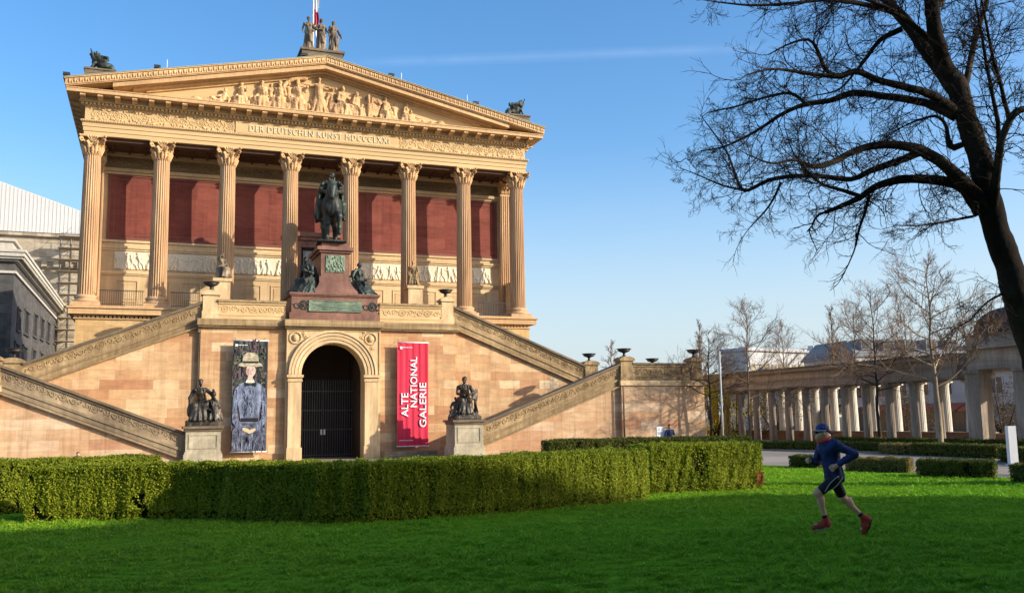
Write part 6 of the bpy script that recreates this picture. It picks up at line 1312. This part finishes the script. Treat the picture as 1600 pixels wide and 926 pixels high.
# ================================================================== BACKGROUND BUILDINGS
MT['render'] = plain('white_render', (.52, .51, .49), .08, .6); MT['render2'] = plain('pale_grey_render', (.46, .45, .43), .1, .6, c2=(.52, .5, .48)); MT['glass'] = plain('dark_window_glass', (.05, .06, .075), .2, 1.5, rough=.15, spec=.6, bstr=0)
MT['shut'] = plain('ochre_blinds', (.50, .36, .16), .2, 1.5, bstr=0); MT['zinc'] = plain('grey_zinc_roof', (.24, .245, .25), .15, .8, rough=.7, spec=.15); MT['slate'] = plain('dark_slate', (.03, .03, .035), .2, 1, rough=.8, spec=.1)
MT['greybld'] = block_stone('grey_stone_blocks', [(0, (.075, .072, .07)), (.5, (.10, .095, .09)), (1, (.13, .12, .11))], 1.3, .5, .008, mort_col=(.07, .07, .07), stain_amt=.2)
MT['cornpale'] = plain('pale_grey_cornice', (.50, .45, .37), .12, 1, c2=(.57, .51, .42), streak=.15)
MT['oldstone'] = block_stone('old_grey_beige_stone', [(0, (.34, .28, .21)), (.5, (.43, .37, .28)), (1, (.52, .46, .36))], 2.2, .8, .01, mort_col=(.2, .16, .12))
MT['tent'] = plain('white_roof_sheeting', (.56, .55, .53), .04, 1); MT['tarp'] = plain('grey_blue_tarpaulin', (.34, .36, .42), .25, .8, rough=.5, c2=(.48, .5, .56), bstr=.6, bdist=.2)
def frame(ax, o):      # local box frame: ax = direction of local x in the plane
    c, s_ = math.cos(ax), math.sin(ax); O = np.array(o, float); return lambda V: np.stack([O[0]+V[:, 0]*c-V[:, 1]*s_, O[1]+V[:, 0]*s_+V[:, 1]*c, O[2]+V[:, 2]], 1)
def block(name, o, ax, w, d, h, label, wall, rows, cols, wh, ww, z_first, z_step, roof=None, glass='glass', trim=True, cat='building', x_margin=.6, group=None, side_cols=0):
    root = empty(name, tuple(o), label, cat, group); f = frame(ax, o); b = MB(f); b.box(0, w, 0, d, 0, h); b.build('wall', MT[wall], root)
    b = MB(f); b.box(-.35, w+.35, -.35, d+.35, h, h+.3); b.box(-.15, w+.15, -.15, d+.15, h+.3, h+.5); b.build('roof_edge', MT[roof or 'zinc'], root)
    for r_ in range(rows):
        for c in range(cols):
            x = x_margin+(w-2*x_margin)*(c+.5)/cols; z = z_first+z_step*r_
            b = MB(f); b.box(x-ww/2-.12, x+ww/2+.12, -.06, 0.02, z-.12, z); b.box(x-ww/2-.12, x+ww/2+.12, -.06, .02, z+wh, z+wh+.1); b.box(x-ww/2-.12, x-ww/2, -.06, .02, z, z+wh); b.box(x+ww/2, x+ww/2+.12, -.06, .02, z, z+wh); b.box(x-.03, x+.03, -.045, .02, z, z+wh)
            fr = b.build('window', MT['render'], root); b = MB(f); b.box(x-ww/2, x+ww/2, -.02, .02, z, z+wh); b.build('pane', MT[glass], fr)
    return root, f
# right-hand distance
p0 = at(1166, 560, 138); p1 = at(1260, 566, 145); ax = math.atan2(p1[1]-p0[1], p1[0]-p0[0]); w = math.hypot(p1[0]-p0[0], p1[1]-p0[1])
zt0 = at(1210, 549, 141)[2]
block('apartment_block', (p0[0], p0[1], 0), ax, w, 5, zt0, 'plain white flat-roofed block with a row of ochre-blinded windows, above the colonnade', 'render', 3, 8, 1.5, .8, zt0-9.2, 2.9, 'render', 'shut')
p0 = at(1247, 560, 152); p1 = at(1345, 560, 148); ax = math.atan2(p1[1]-p0[1], p1[0]-p0[0]); w = math.hypot(p1[0]-p0[0], p1[1]-p0[1]); zt = at(1290, 548, 150)[2]
root, f = block('apartment_block', (p0[0], p0[1], 0), ax, w, 12, zt, 'grey apartment block with balconies and roof terraces, right of the white block', 'render2', 3, 5, 1.6, 1.4, zt-9.6, 3.1, 'render')
b = MB(f)
for r_ in range(3): b.box(.5, w*.55, -1.6, -.02, zt-7.6+r_*2.9, zt-7.4+r_*2.9); b.box(.5, w*.55, -1.6, -1.52, zt-7.4+r_*2.9, zt-6.5+r_*2.9)
b.build('balcony', MT['render'], root)
b = MB(f)
for x in (1.2, 3.4, 6.0, 7.7): b.box(x, x+.9, 3, 4, zt+.4, zt+1.3+.4*math.sin(x*5))
b.box(2.2, 2.28, 3, 3.08, zt+.4, zt+2.6); b.build('chimney', MT['render2'], root)
p0 = at(1335, 560, 127); p1 = at(1512, 560, 131); ax = math.atan2(p1[1]-p0[1], p1[0]-p0[0]); w = math.hypot(p1[0]-p0[0], p1[1]-p0[1]); zt = at(1430, 556, 128)[2]
root, f = block('town_building', (p0[0], p0[1], 0), ax, w, 13, zt, 'long building with a grey metal roof and dormers behind the colonnade trees', 'render2', 2, 10, 1.7, 1.1, zt-7.6, 3.3)
b = MB(f); b.add([(-.2, -.2, zt+.5), (w+.2, -.2, zt+.5), (w+.2, 13, zt+.5), (-.2, 13, zt+.5), (.6, 2.6, zt+2.4), (w-.6, 2.6, zt+2.4), (w-.6, 10.5, zt+2.4), (.6, 10.5, zt+2.4)], [(0, 1, 5, 4), (1, 2, 6, 5), (2, 3, 7, 6), (3, 0, 4, 7), (4, 5, 6, 7)]); rf = b.build('roof', MT['zinc'], root)
for k in range(5):
    x = w*(.12+.19*k); b = MB(f); b.box(x-.9, x+.9, .1, 2.4, zt+.9, zt+2.4); dm = b.build('dormer', MT['zinc'], rf); b = MB(f); b.box(x-.65, x+.65, .06, .1, zt+1.1, zt+2.1); b.build('pane', MT['glass'], dm)
# dome far right
p = at(1578, 520, 150); dg_ = empty('domed_building', (p[0], p[1], 0), 'dark domed roof rising behind the pavilion and the tree trunk', 'building')
r_ = 4.9; z_ = at(1578, 522, 150)[2]; b = MB(); b.lathe([(r_*1.15, 0), (r_*1.15, z_-1), (r_*1.3, z_-.8), (r_*1.3, z_-.3), (r_*1.05, z_)], (p[0], p[1], 0), 24); b.build('drum', MT['colon'], dg_)
b = MB(); b.lathe([(r_*1.1*math.cos(t), z_+4.4*math.sin(t)) for t in [i*PI/20 for i in range(10)]]+[(.5, z_+4.4), (.4, z_+5.2), (.1, z_+5.6)], (p[0], p[1], 0), 28); b.build('dome', MT['slate'], dg_)
# street-level buildings seen through the colonnade
p0 = at(1300, 665, 96); p1 = at(1640, 690, 74); ax = math.atan2(p1[1]-p0[1], p1[0]-p0[0]); w = math.hypot(p1[0]-p0[0], p1[1]-p0[1])
root, f = block('arcade_building', (p0[0], p0[1], 0), ax, w, 9, 5.3, 'pale street building with arched openings and awnings, seen through the colonnade', 'render2', 1, 9, 1.3, 1.2, 3.5, 3, 'zinc')
for k in range(8):
    x = w*(.06+.115*k); P = [(x-1.0, 0), (x+1.0, 0), (x+1.0, 1.7)]+[(x+math.cos(t), 1.7+.9*math.sin(t)) for t in [i*PI/10 for i in range(1, 10)]]+[(x-1.0, 1.7)]
    b = MB(f); b.prism(P, -.05, .02); ar = b.build('arch_opening', MT['glass'], root)
    if k in (2, 3, 4, 5, 6):
        b = MB(f); b.prismx([(-.06, 2.75), (-1.5, 2.1), (-1.5, 2.0), (-.06, 2.6)], x-1.25, x+1.25); b.build('awning', MT['awn'] if 'awn' in MT else MT.setdefault('awn', plain('orange_red_awning', (.50, .13, .06), .1, 1)), root)
p = at(1306, 676, 70); kg = empty('street_kiosk', (p[0], p[1], 0), 'small pale kiosk seen between the columns above the runner', 'kiosk')
b = MB(); b.box(p[0]-.7, p[0]+.7, p[1]-.7, p[1]+.7, 0, 2.0); b.build('body', MT['render'], kg); b = MB(); b.box(p[0]-.5, p[0]+.5, p[1]-.72, p[1]-.69, .7, 1.7); b.build('pane', MT['glass'], kg); b = MB(); b.prism([(p[0]-.95, 2.0), (p[0]+.95, 2.0), (p[0], 2.6)], p[1]-.95, p[1]+.95); b.build('roof', MT['slate'], kg)
# ---------------- left-hand distance
XS = -26.2; cn = at(24, 470, 125)
cA = onXp(24, 388, XS); cB = onXp(103, 481, XS)
zt = cA[2]; Y0 = cA[1]; Y1 = cB[1]
gb_ = empty('stone_museum', (XS, Y0, 0), 'dark grey stone building with a pale cornice and small windows, at the left edge', 'building')
b = MB(); b.box(XS-30, XS, Y0, Y1, 0, zt-1.6); b.build('wall', MT['greybld'], gb_)
b = MB(); b.box(XS-30, XS+.25, Y0-.25, Y1+.2, zt-3.0, zt-2.7); b.box(XS-30, XS+.45, Y0-.45, Y1+.3, zt-1.6, zt-1.35); b.box(XS-30, XS+1.15, Y0-1.15, Y1+.9, zt-1.1, zt-.62); b.box(XS-30, XS+1.3, Y0-1.3, Y1+1, zt-.62, zt-.3); b.box(XS-30, XS+.9, Y0-.9, Y1+.7, zt-1.35, zt-1.1); b.box(XS-29, XS-.4, Y0+.6, Y1-.4, zt-.3, zt+.9); b.box(XS-29, XS-.1, Y0+.3, Y1-.1, zt+.9, zt+1.2); cp_ = b.build('cornice', MT['cornpale'], gb_)
b = MB(); y = Y0-.3
while y < Y1: b.box(XS+.45, XS+1.05, y, y+.35, zt-1.35, zt-1.1); y += .95
b.build('brackets', MT['cornpale'], cp_)
for wl_, ty, by in (((27.5, 32), 482, 515), ((38.5, 45), 485, 520), ((53, 58), 490, 524), ((63.5, 68.6), 497, 528), ((73.4, 78), 503, 532), ((84, 88), 508, 535), ((22.5, 29), 536, 566), ((35, 42), 541, 572), ((50, 55), 546, 575), ((62, 66.5), 551, 578)):
    ya, yb = onXp(wl_[0], ty, XS)[1], onXp(wl_[1], ty, XS)[1]; z1 = onXp(wl_[0], ty, XS)[2]; z0 = onXp(wl_[0], by, XS)[2]
    z1, z0 = max(z1, z0), min(z1, z0)
    b = MB(); b.box(XS-.02, XS+.22, ya-.35, yb+.35, z0-.3, z0-.05); b.box(XS-.02, XS+.14, ya-.3, ya, z0-.05, z1); b.box(XS-.02, XS+.14, yb, yb+.3, z0-.05, z1); b.box(XS-.02, XS+.2, ya-.35, yb+.35, z1, z1+.3); fr = b.build('window', MT['greybld'], gb_)
    b = MB(); b.box(XS-.02, XS+.03, ya, yb, z0-.05, z1); b.build('pane', MT['slate'], fr)
# far building with the white temporary roof
yG = 114.0; pL = onY(-60, 262, yG); pR = onY(160, 343, yG); eL = onY(-60, 357, yG); eR = onY(160, 368, yG); zE = (eL[2]+eR[2])/2
wg = empty('tented_building', ((pL[0]+pR[0])/2, yG, 0), 'old stone building under a white corrugated temporary gable roof, behind the left side', 'building')
pk = onY(0, 283, yG); pr2 = onY(122, 328, yG); slope = (pr2[2]-pk[2])/(pr2[0]-pk[0]); xl, xr = pL[0]-25, pr2[0]+(pr2[2]-zE-.4)/-slope
P = [(xl, zE), (xr, zE), (xr, pr2[2]+slope*(xr-pr2[0])), (xl, pk[2]+slope*(xl-pk[0]))]
b = MB(); b.prism(P, yG, yG+30); tt_ = b.build('temporary_roof', MT['tent'], wg); b = MB(); x = xl+.3
while x < xr: b.box(x, x+.12, yG-.05, yG-.002, zE, pk[2]+slope*(x-pk[0])-.1); x += .62
b.build('sheet_ribs', MT['tent'], tt_)
b = MB(); b.box(xl, xr, yG+.4, yG+30, 0, zE-.05); b.build('wall', MT['oldstone'], wg)
b = MB(); zz = onY(60, 403, yG)[2]
b.box(xl, xr, yG-.6, yG+.4, zz-.6, zz); b.box(xl, xr, yG-.2, yG+.4, zz-1.6, zz-.6); b.box(xl, xr, yG-.3, yG+.4, zE-.7, zE-.2)
x = xl
while x < xr: b.box(x, x+.9, yG-.75, yG-.2, zz-1.5, zz-.62); x += 1.9
b.build('cornice', MT['oldstone'], wg)
sc_ = onY(108, 420, yG-2); sf = empty('scaffolding', (sc_[0], yG-2, 0), 'metal scaffolding with plank decks between the far building and the left column', 'scaffolding')
zb_, zt_ = 0.0, onY(108, 372, yG-2)[2]; b = MB()
for x in (-1.6, 0, 1.6, 3.2):
    for y in (0, 1.2): b.tube([(sc_[0]+x, yG-2+y, 0), (sc_[0]+x, yG-2+y, zt_)], .055, 6)
z = 2.0
while z < zt_: b.tube([(sc_[0]-1.6, yG-2, z+1), (sc_[0]+3.2, yG-2, z+1)], .045, 5); b.tube([(sc_[0]-1.6, yG-2, z), (sc_[0]+0, yG-2, z+2.0)], .04, 5); z += 2.0
b.build('tubes', MT['zinc'], sf); b = MB(); z = 2.0
while z < zt_: b.box(sc_[0]-1.7, sc_[0]+3.3, yG-2.1, yG-4.7, z, z+.07); z += 2.0
b.build('planks', plain('scaffold_planks', (.30, .235, .16), .2, 1), sf)
tpa = onY(72, 495, Y1+1.2); tpb = onY(101, 562, Y1+1.2); b = MB(); nx, nz = 14, 16; V = []; F = []
for j in range(nz+1):
    for i in range(nx+1): V.append((tpa[0]+(tpb[0]-tpa[0])*i/nx, Y1+1.2+.25*math.sin(i*1.1+j*.4)+.15*math.sin(j*1.7), tpb[2]-3+(tpa[2]-tpb[2]+3)*j/nz))
for j in range(nz):
    for i in range(nx): a = j*(nx+1)+i; F.append((a, a+1, a+nx+2, a+nx+1))
b.add(V, F, True); x0, x1 = tpa[0], tpb[0]; b.box(x0+.3, x1-.2, Y1+1.7, Y1+5, 0, tpa[2]-.1)
tag(b.build('wrapped_scaffold', MT['tarp']), 'grey-blue tarpaulin hanging between the grey building and the museum podium', 'tarpaulin')
# building behind the viewer whose roof shades the lawn
HB = 16.0; shift = HB/math.tan(SUN_EL); YB = -45.45-shift*math.cos(SUN_AZ); XR = 2.2+shift*math.sin(SUN_AZ)
nb_ = empty('neighbour_museum', (XR-30, YB-10, 0), 'broad stone museum across the street that shades the lawn', 'building')
b = MB(); b.box(XR-75, XR, YB-22, YB, 0, HB-1); b.build('wall', MT['oldstone'], nb_); b = MB(); b.box(XR-75.3, XR+.0, YB-22.3, YB, HB-1, HB); x = XR-13.5; b.box(XR-12.2, XR-9.9, YB-8, YB-.0, HB, HB+.62); b.box(XR-9.9, XR-8.2, YB-8, YB-.0, HB, HB+.2); b.box(XR-6.6, XR-6.0, YB-8, YB-.0, HB, HB+.14); b.box(XR-7.7, XR-7.4, YB-8, YB-.0, HB, HB+.25); b.build('cornice', MT['cornpale'], nb_)  # roof blocks added and sized to shape the shadow edge on the hedge
for k in range(16):
    x = XR-72+4.5*k; b = MB(); b.box(x-.9, x+.9, YB-.02, YB+.04, 4, 8); b.build('pane', MT['glass'], nb_)

# ================================================================== PEOPLE
JD = 14.3
RH = np.array([math.cos(YAW), -math.sin(YAW), 0]); FH = np.array([math.sin(YAW), math.cos(YAW), 0])
def J(px, py, w=0.0): return at(px, py, JD)-FH*w       # w metres towards the viewer
jg = empty('person', tuple((J(1302, 833)*arr(1, 1, 0))), 'man running in a navy long-sleeved top, black shorts, blue cap and reddish shoes', 'person')
MT['skin'] = plain('skin', (.66, .37, .235), .08, 6, rough=.55, bstr=.05); MT['navy'] = plain('navy_sports_fabric', (.013, .026, .105), .25, 5, rough=.65, c2=(.02, .04, .15)); MT['blk'] = plain('black_stretch_fabric', (.009, .009, .011), .15, 5, rough=.55); MT['shoe'] = plain('dark_red_shoe', (.48, .06, .035), .25, 9, c2=(.28, .045, .035)); MT['orange'] = plain('orange_red_scarf', (.65, .085, .035), .12, 9)
hd = J(1283.2, 675, .03); nk = J(1288, 688, .02); ch = J(1296, 700, .0); wa = J(1300, 726, 0); pv = J(1304, 744, 0)
shN = J(1300, 694, .17); shF = J(1290, 696, -.17); elN = J(1326.5, 708, .24); haN = J(1300, 726, .20); elF = J(1284, 722, -.26); haF = J(1269, 720, -.12)
hpN = J(1302, 748, .09); hpF = J(1306, 748, -.09); knN = J(1275, 769, .09); anN = J(1287.5, 810, .08); knF = J(1321, 779, -.09); anF = J(1351, 807, -.08)
_pts = [hd, ch, pv, shN, shF, elN, elF, haN, haF, knN, knF, anN, anF, J(1265, 836), J(1285, 661)]; lo = np.minimum.reduce(_pts)-.3; hi = np.maximum.reduce(_pts)+.3; lo[2] = -.05
s = SDF(lo, hi, .0085)
LF = -RH    # the way he faces
s.ell(hd, (.085, .085, .11)); s.ell(hd+LF*.035+arr(0, 0, -.05), (.06, .058, .06), .03); s.cap(hd+LF*.095+arr(0, 0, .01), hd+LF*.118+arr(0, 0, -.022), .012, .017, .015); s.cap(hd+LF*.088+FH*.03+arr(0, 0, -.066), hd+LF*.088-FH*.03+arr(0, 0, -.066), .014, .014, .008); s.cap(hd+LF*.09+arr(0, 0, -.05), hd+LF*.094+arr(0, 0, -.06), .018, .018, .01); s.ell(hd+LF*.07+arr(0, 0, -.09), (.03, .035, .025), .02)
s.ell(hd+FH*-.083-LF*.008+arr(0, 0, -.01), (.02, .015, .033), .006); s.ell(hd+FH*.083-LF*.008+arr(0, 0, -.01), (.02, .015, .033), .006)
s.cap(hd+arr(0, 0, -.06)-LF*.02, ch+arr(0, 0, .06), .06, .07, .03)
s.chain([ch, wa, pv], [.135, .11, .125], .05)
for sh, el, ha in ((shN, elN, haN), (shF, elF, haF)):
    s.chain([sh, el, ha], [.062, .046, .03], .02)
    d = ha-el; d /= np.linalg.norm(d); up = arr(0, 0, 1)-d*d[2]; up /= np.linalg.norm(up); sd_ = np.cross(d, up); pc = ha+d*.045
    s.ell(pc, .036, .02); s.chain([ha, ha+d*.075], [.03, .032], .015)
    inw = -LF*0 + (-up*.3+sd_*(1 if el is elN else -1)*.0)
    for k in range(4):
        b0 = ha+d*.08+up*(.033-.022*k); L_ = (.036, .04, .038, .03)[k]; c1 = b0+d*L_*.6-sd_*.012; c2 = c1-sd_*.028-d*.004; c3 = c2-d*.024
        s.chain([b0, c1, c2, c3], [.0115, .0108, .0098, .009], .004)
    t0 = ha+d*.03+up*.032; s.chain([t0, t0+d*.032+up*.012-sd_*.012, t0+d*.055-sd_*.028], [.013, .012, .010], .006)
for hp, kn, an, fwd in ((hpN, knN, anN, 1), (hpF, knF, anF, 0)):
    s.cap(hp, kn, .088, .058, .03); s.ell(kn+LF*.01, .059, .02)
    cal = kn*.72+an*.28; dd = (an-kn)/np.linalg.norm(an-kn); back = np.cross(dd, FH); back = back if back@(-LF) > 0 else -back
    s.cap(kn, an, .052, .034, .02); s.ell(cal+back*.022, (.05, .05, .085), .04)
toeN = J(1269, 823.5, .09); heelN = J(1290, 817, .08); toeF = J(1352, 832, -.08); heelF = J(1358.5, 811, -.08)
s.cap(anN, (toeN+heelN)/2, .035, .035, .02); s.cap(anF, (toeF+heelF)/2, .035, .033, .02)
s.build('body', MT['skin'], jg)
s = SDF(lo, hi, .0085); s.chain([ch+arr(0, 0, -.0), wa, pv+arr(0, 0, .02)], [.15, .122, .135], .06); s.cap(shN, shF, .078, .078, .06); s.ell(ch+LF*.02, (.13, .16, .15), .05); s.cap(ch, nk+arr(0, 0, -.02), .1, .075, .05)
for sh, el, ha in ((shN, elN, haN), (shF, elF, haF)):
    w_ = el+(ha-el)*.84; s.chain([sh, el, w_], [.07, .059, .045], .03)
    for t in (.3, .55, .8): q = sh+(el-sh)*t; s.ell(q, (.06, .06, .03), .03)
hem = pv+arr(0, 0, -.02)
for i in range(10):
    a = 2*PI*i/10; v = RH*math.cos(a)*.12+FH*math.sin(a)*.135; s.cap(wa+v*.85, hem+v*1.02+arr(0, 0, -.03*(i % 2)), .03, .03, .03)
s.crinkle(.004, 16, 4, .8).build('shirt', MT['navy'], jg)
s = SDF(lo, hi, .0085); s.ell(pv+arr(0, 0, -.01), (.145, .135, .125)); 
for hp, kn in ((hpN, knN), (hpF, knF)): s.cap(hp, hp+(kn-hp)*.74, .093, .076, .04)
sh_ = s.build('shorts', MT['blk'], jg)
b = MB(); q0 = pv+arr(0, 0, .0)-FH*.17; pts = [pv-FH*.155+LF*-.02+arr(0, 0, .02), hpN+(knN-hpN)*.15-FH*.115+arr(0, 0, .05), hpN+(knN-hpN)*.45-FH*.105+arr(0, 0, .03), hpN+(knN-hpN)*.72-FH*.09+arr(0, 0, -.03)]
b.tube(smooth_path(pts, 12), .006, 5); pts2 = [pv-FH*.15+RH*.08, hpN+(knN-hpN)*.25-FH*.115+arr(0, 0, -.05)+RH*.03, hpN+(knN-hpN)*.6-FH*.09+arr(0, 0, -.06)]
b.tube(smooth_path(pts2, 12), .005, 5); b.build('seam_stripe', MT['render2'], sh_)
for toe, heel, an, lab in ((toeN, heelN, anN, 'n'), (toeF, heelF, anF, 'f')):
    mid_ = (toe+heel)/2; dn = mid_-an; dn /= np.linalg.norm(dn); ax_ = (toe-heel)/np.linalg.norm(toe-heel); nrm = dn-ax_*(dn@ax_); nrm /= np.linalg.norm(nrm)
    s = SDF(np.minimum.reduce([toe, heel, an])-.14, np.maximum.reduce([toe, heel, an])+.14, .007)
    s.chain([heel, mid_-nrm*.012, toe], [.048, .05, .036], .03); s.cap(an+dn*.0, heel, .047, .045, .03); s.cap(an, mid_, .044, .04, .03); sw = s.crinkle(.003, 30, 3, 1).build('shoe', MT['shoe'], jg)
    s = SDF(np.minimum(toe, heel)-.12, np.maximum(toe, heel)+.12, .007); s.chain([heel+nrm*.036, mid_+nrm*.036, toe+nrm*.02], [.036, .036, .028], .02); s.build('sole', MT['blk'] if lab == 'f' else MT['render2'], sw)
    b = MB()
    for t in (.25, .4, .55, .7): q = mid_*(1-t)+toe*t-nrm*.045; b.tube([q-FH*.03, q-nrm*.008, q+FH*.03], .005, 5)
    b.build('lace', MT['render2'], sw)
    up_ = (knN-anN if lab == 'n' else knF-anF); up_ /= np.linalg.norm(up_); s = SDF(an-.15, an+.15, .007); s.cap(an, an+up_*.055, .047, .043); s.build('sock', MT['blk'], jg)
m, nt, bs = newmat('patterned_blue_cap'); v_ = nt.nodes.new('ShaderNodeTexVoronoi'); v_.inputs['Scale'].default_value = 26; nt.links.new(pos(nt), v_.inputs['Vector']); nt.links.new(ramp(nt, [(0, (.5, .52, .6)), (.16, (.30, .33, .5)), (.22, (.012, .02, .10)), (1, (.02, .03, .16))], v_.outputs['Distance']), bs.inputs['Base Color']); bs.inputs['Roughness'].default_value = .7
s = SDF(hd-.25, hd+.25, .007); s.ell(hd+arr(0, 0, .045)-LF*.012, (.099, .097, .092)); s.box(hd+arr(0, 0, -.075), (.2, .2, .075), sub=True); s.cap(hd-LF*.1+arr(0, 0, .03), hd-LF*.15+arr(0, 0, -.03), .025, .015, .02); s.crinkle(.004, 22, 7, 1).build('cap', m, jg)
b = MB()
pts = [hd+LF*(.105*math.cos(a))+FH*(.1*math.sin(a))+arr(0, 0, .028) for a in np.linspace(-1.9, 1.9, 15)]; b.tube(pts, .008, 6); b.build('headband', MT['render'], jg)
b = MB()
for sg_ in (-1, 1): b.ball(hd+LF*.092+FH*sg_*.038+arr(0, 0, .004), (.03, .034, .021), 8, 6)
b.tube([hd+LF*.09-FH*.06+arr(0, 0, .008), hd-LF*.0-FH*.092+arr(0, 0, .008)], .006, 5); b.tube([hd+LF*.09+FH*.06+arr(0, 0, .008), hd+FH*.092+arr(0, 0, .008)], .006, 5); b.build('sunglasses', MT['blk'], jg)
s = SDF(nk-.25, nk+.25, .007); c_ = nk+arr(0, 0, .012)-LF*-.012
for i in range(14):
    a0 = 2*PI*i/14; a1 = 2*PI*(i+1)/14; s.cap(c_+RH*.078*math.cos(a0)+FH*.08*math.sin(a0)+arr(0, 0, .02*math.cos(a0)), c_+RH*.078*math.cos(a1)+FH*.08*math.sin(a1)+arr(0, 0, .02*math.cos(a1)), .03, .03, .015)
s.build('neck_scarf', MT['orange'], jg)
# people sitting beyond the hedges
def sitter(x, y, z, S, rz, label, top, hairc, seed):
    g = empty('person', (x, y, 0), label, 'person'); s = SDF((x-.7, y-.9, 0), (x+.7, y+.7, z+1.6), .02); T = make_T((x, y, z), S, rz); seated(s, T, S, seed, robe=False, lean=.08, seat=False); s.build('body', MT['skin'], g)
    s = SDF((x-.7, y-.9, 0), (x+.7, y+.7, z+1.6), .02)
    h = .48; s.chain([T(arr(0, .05, h+.1)), T(arr(0, .02, h+.32)), T(arr(0, -.06, h+.52))], [.185, .165, .19], .06); s.cap(T(arr(-.17, -.06, h+.6)), T(arr(.17, -.06, h+.6)), .1, .1, .05)
    for sx in (-1, 1): s.chain([T(arr(sx*.22, -.08, h+.6)), T(arr(sx*.3, -.06, h+.32)), T(arr(sx*.2, -.27, h+.18))], [.085, .075, .06], .03)
    s.build('jacket', top, g)
    hc = T(arr(0, -.115, h+.9)); s = SDF(hc-.3, hc+.3, .014); s.ell(hc+arr(0, .02, .03), (.105*S, .115*S, .105*S)); s.ell(hc+arr(0, .06, -.05), (.09*S, .07*S, .1*S), .03); s.build('hair', hairc, g)
MT['hairdk'] = plain('dark_hair', (.02, .014, .01), .2, 8); MT['hairbr'] = plain('brown_hair', (.17, .085, .04), .25, 9)
p = onY(1048, 683, -11.9); b = MB(); b.box(p[0]-.8, p[0]+1.0, -11.9, -11.4, 0, .42); tag(b.build('stone_bench', MT['greypost']), 'low stone bench beneath the right terrace wall', 'bench')
sitter(p[0], -11.75, -.06, .98, -.15, 'dark-haired person in a blue jacket sitting beside the white notice board', plain('blue_jacket', (.03, .05, .12), .2, 4), MT['hairdk'], 3)
p = at(120, 716, 35); b = MB(); b.box(p[0]-.8, p[0]+.8, p[1]-.2, p[1]+.3, 0, .42); tag(b.build('stone_bench', MT['greypost']), 'low stone bench hidden behind the left rear hedge', 'bench')
sitter(p[0], p[1], -.05, .62, .6, 'brown-haired person sitting behind the left rear hedge, only the head showing', plain('brown_jacket', (.10, .05, .03), .2, 4), MT['hairbr'], 4)
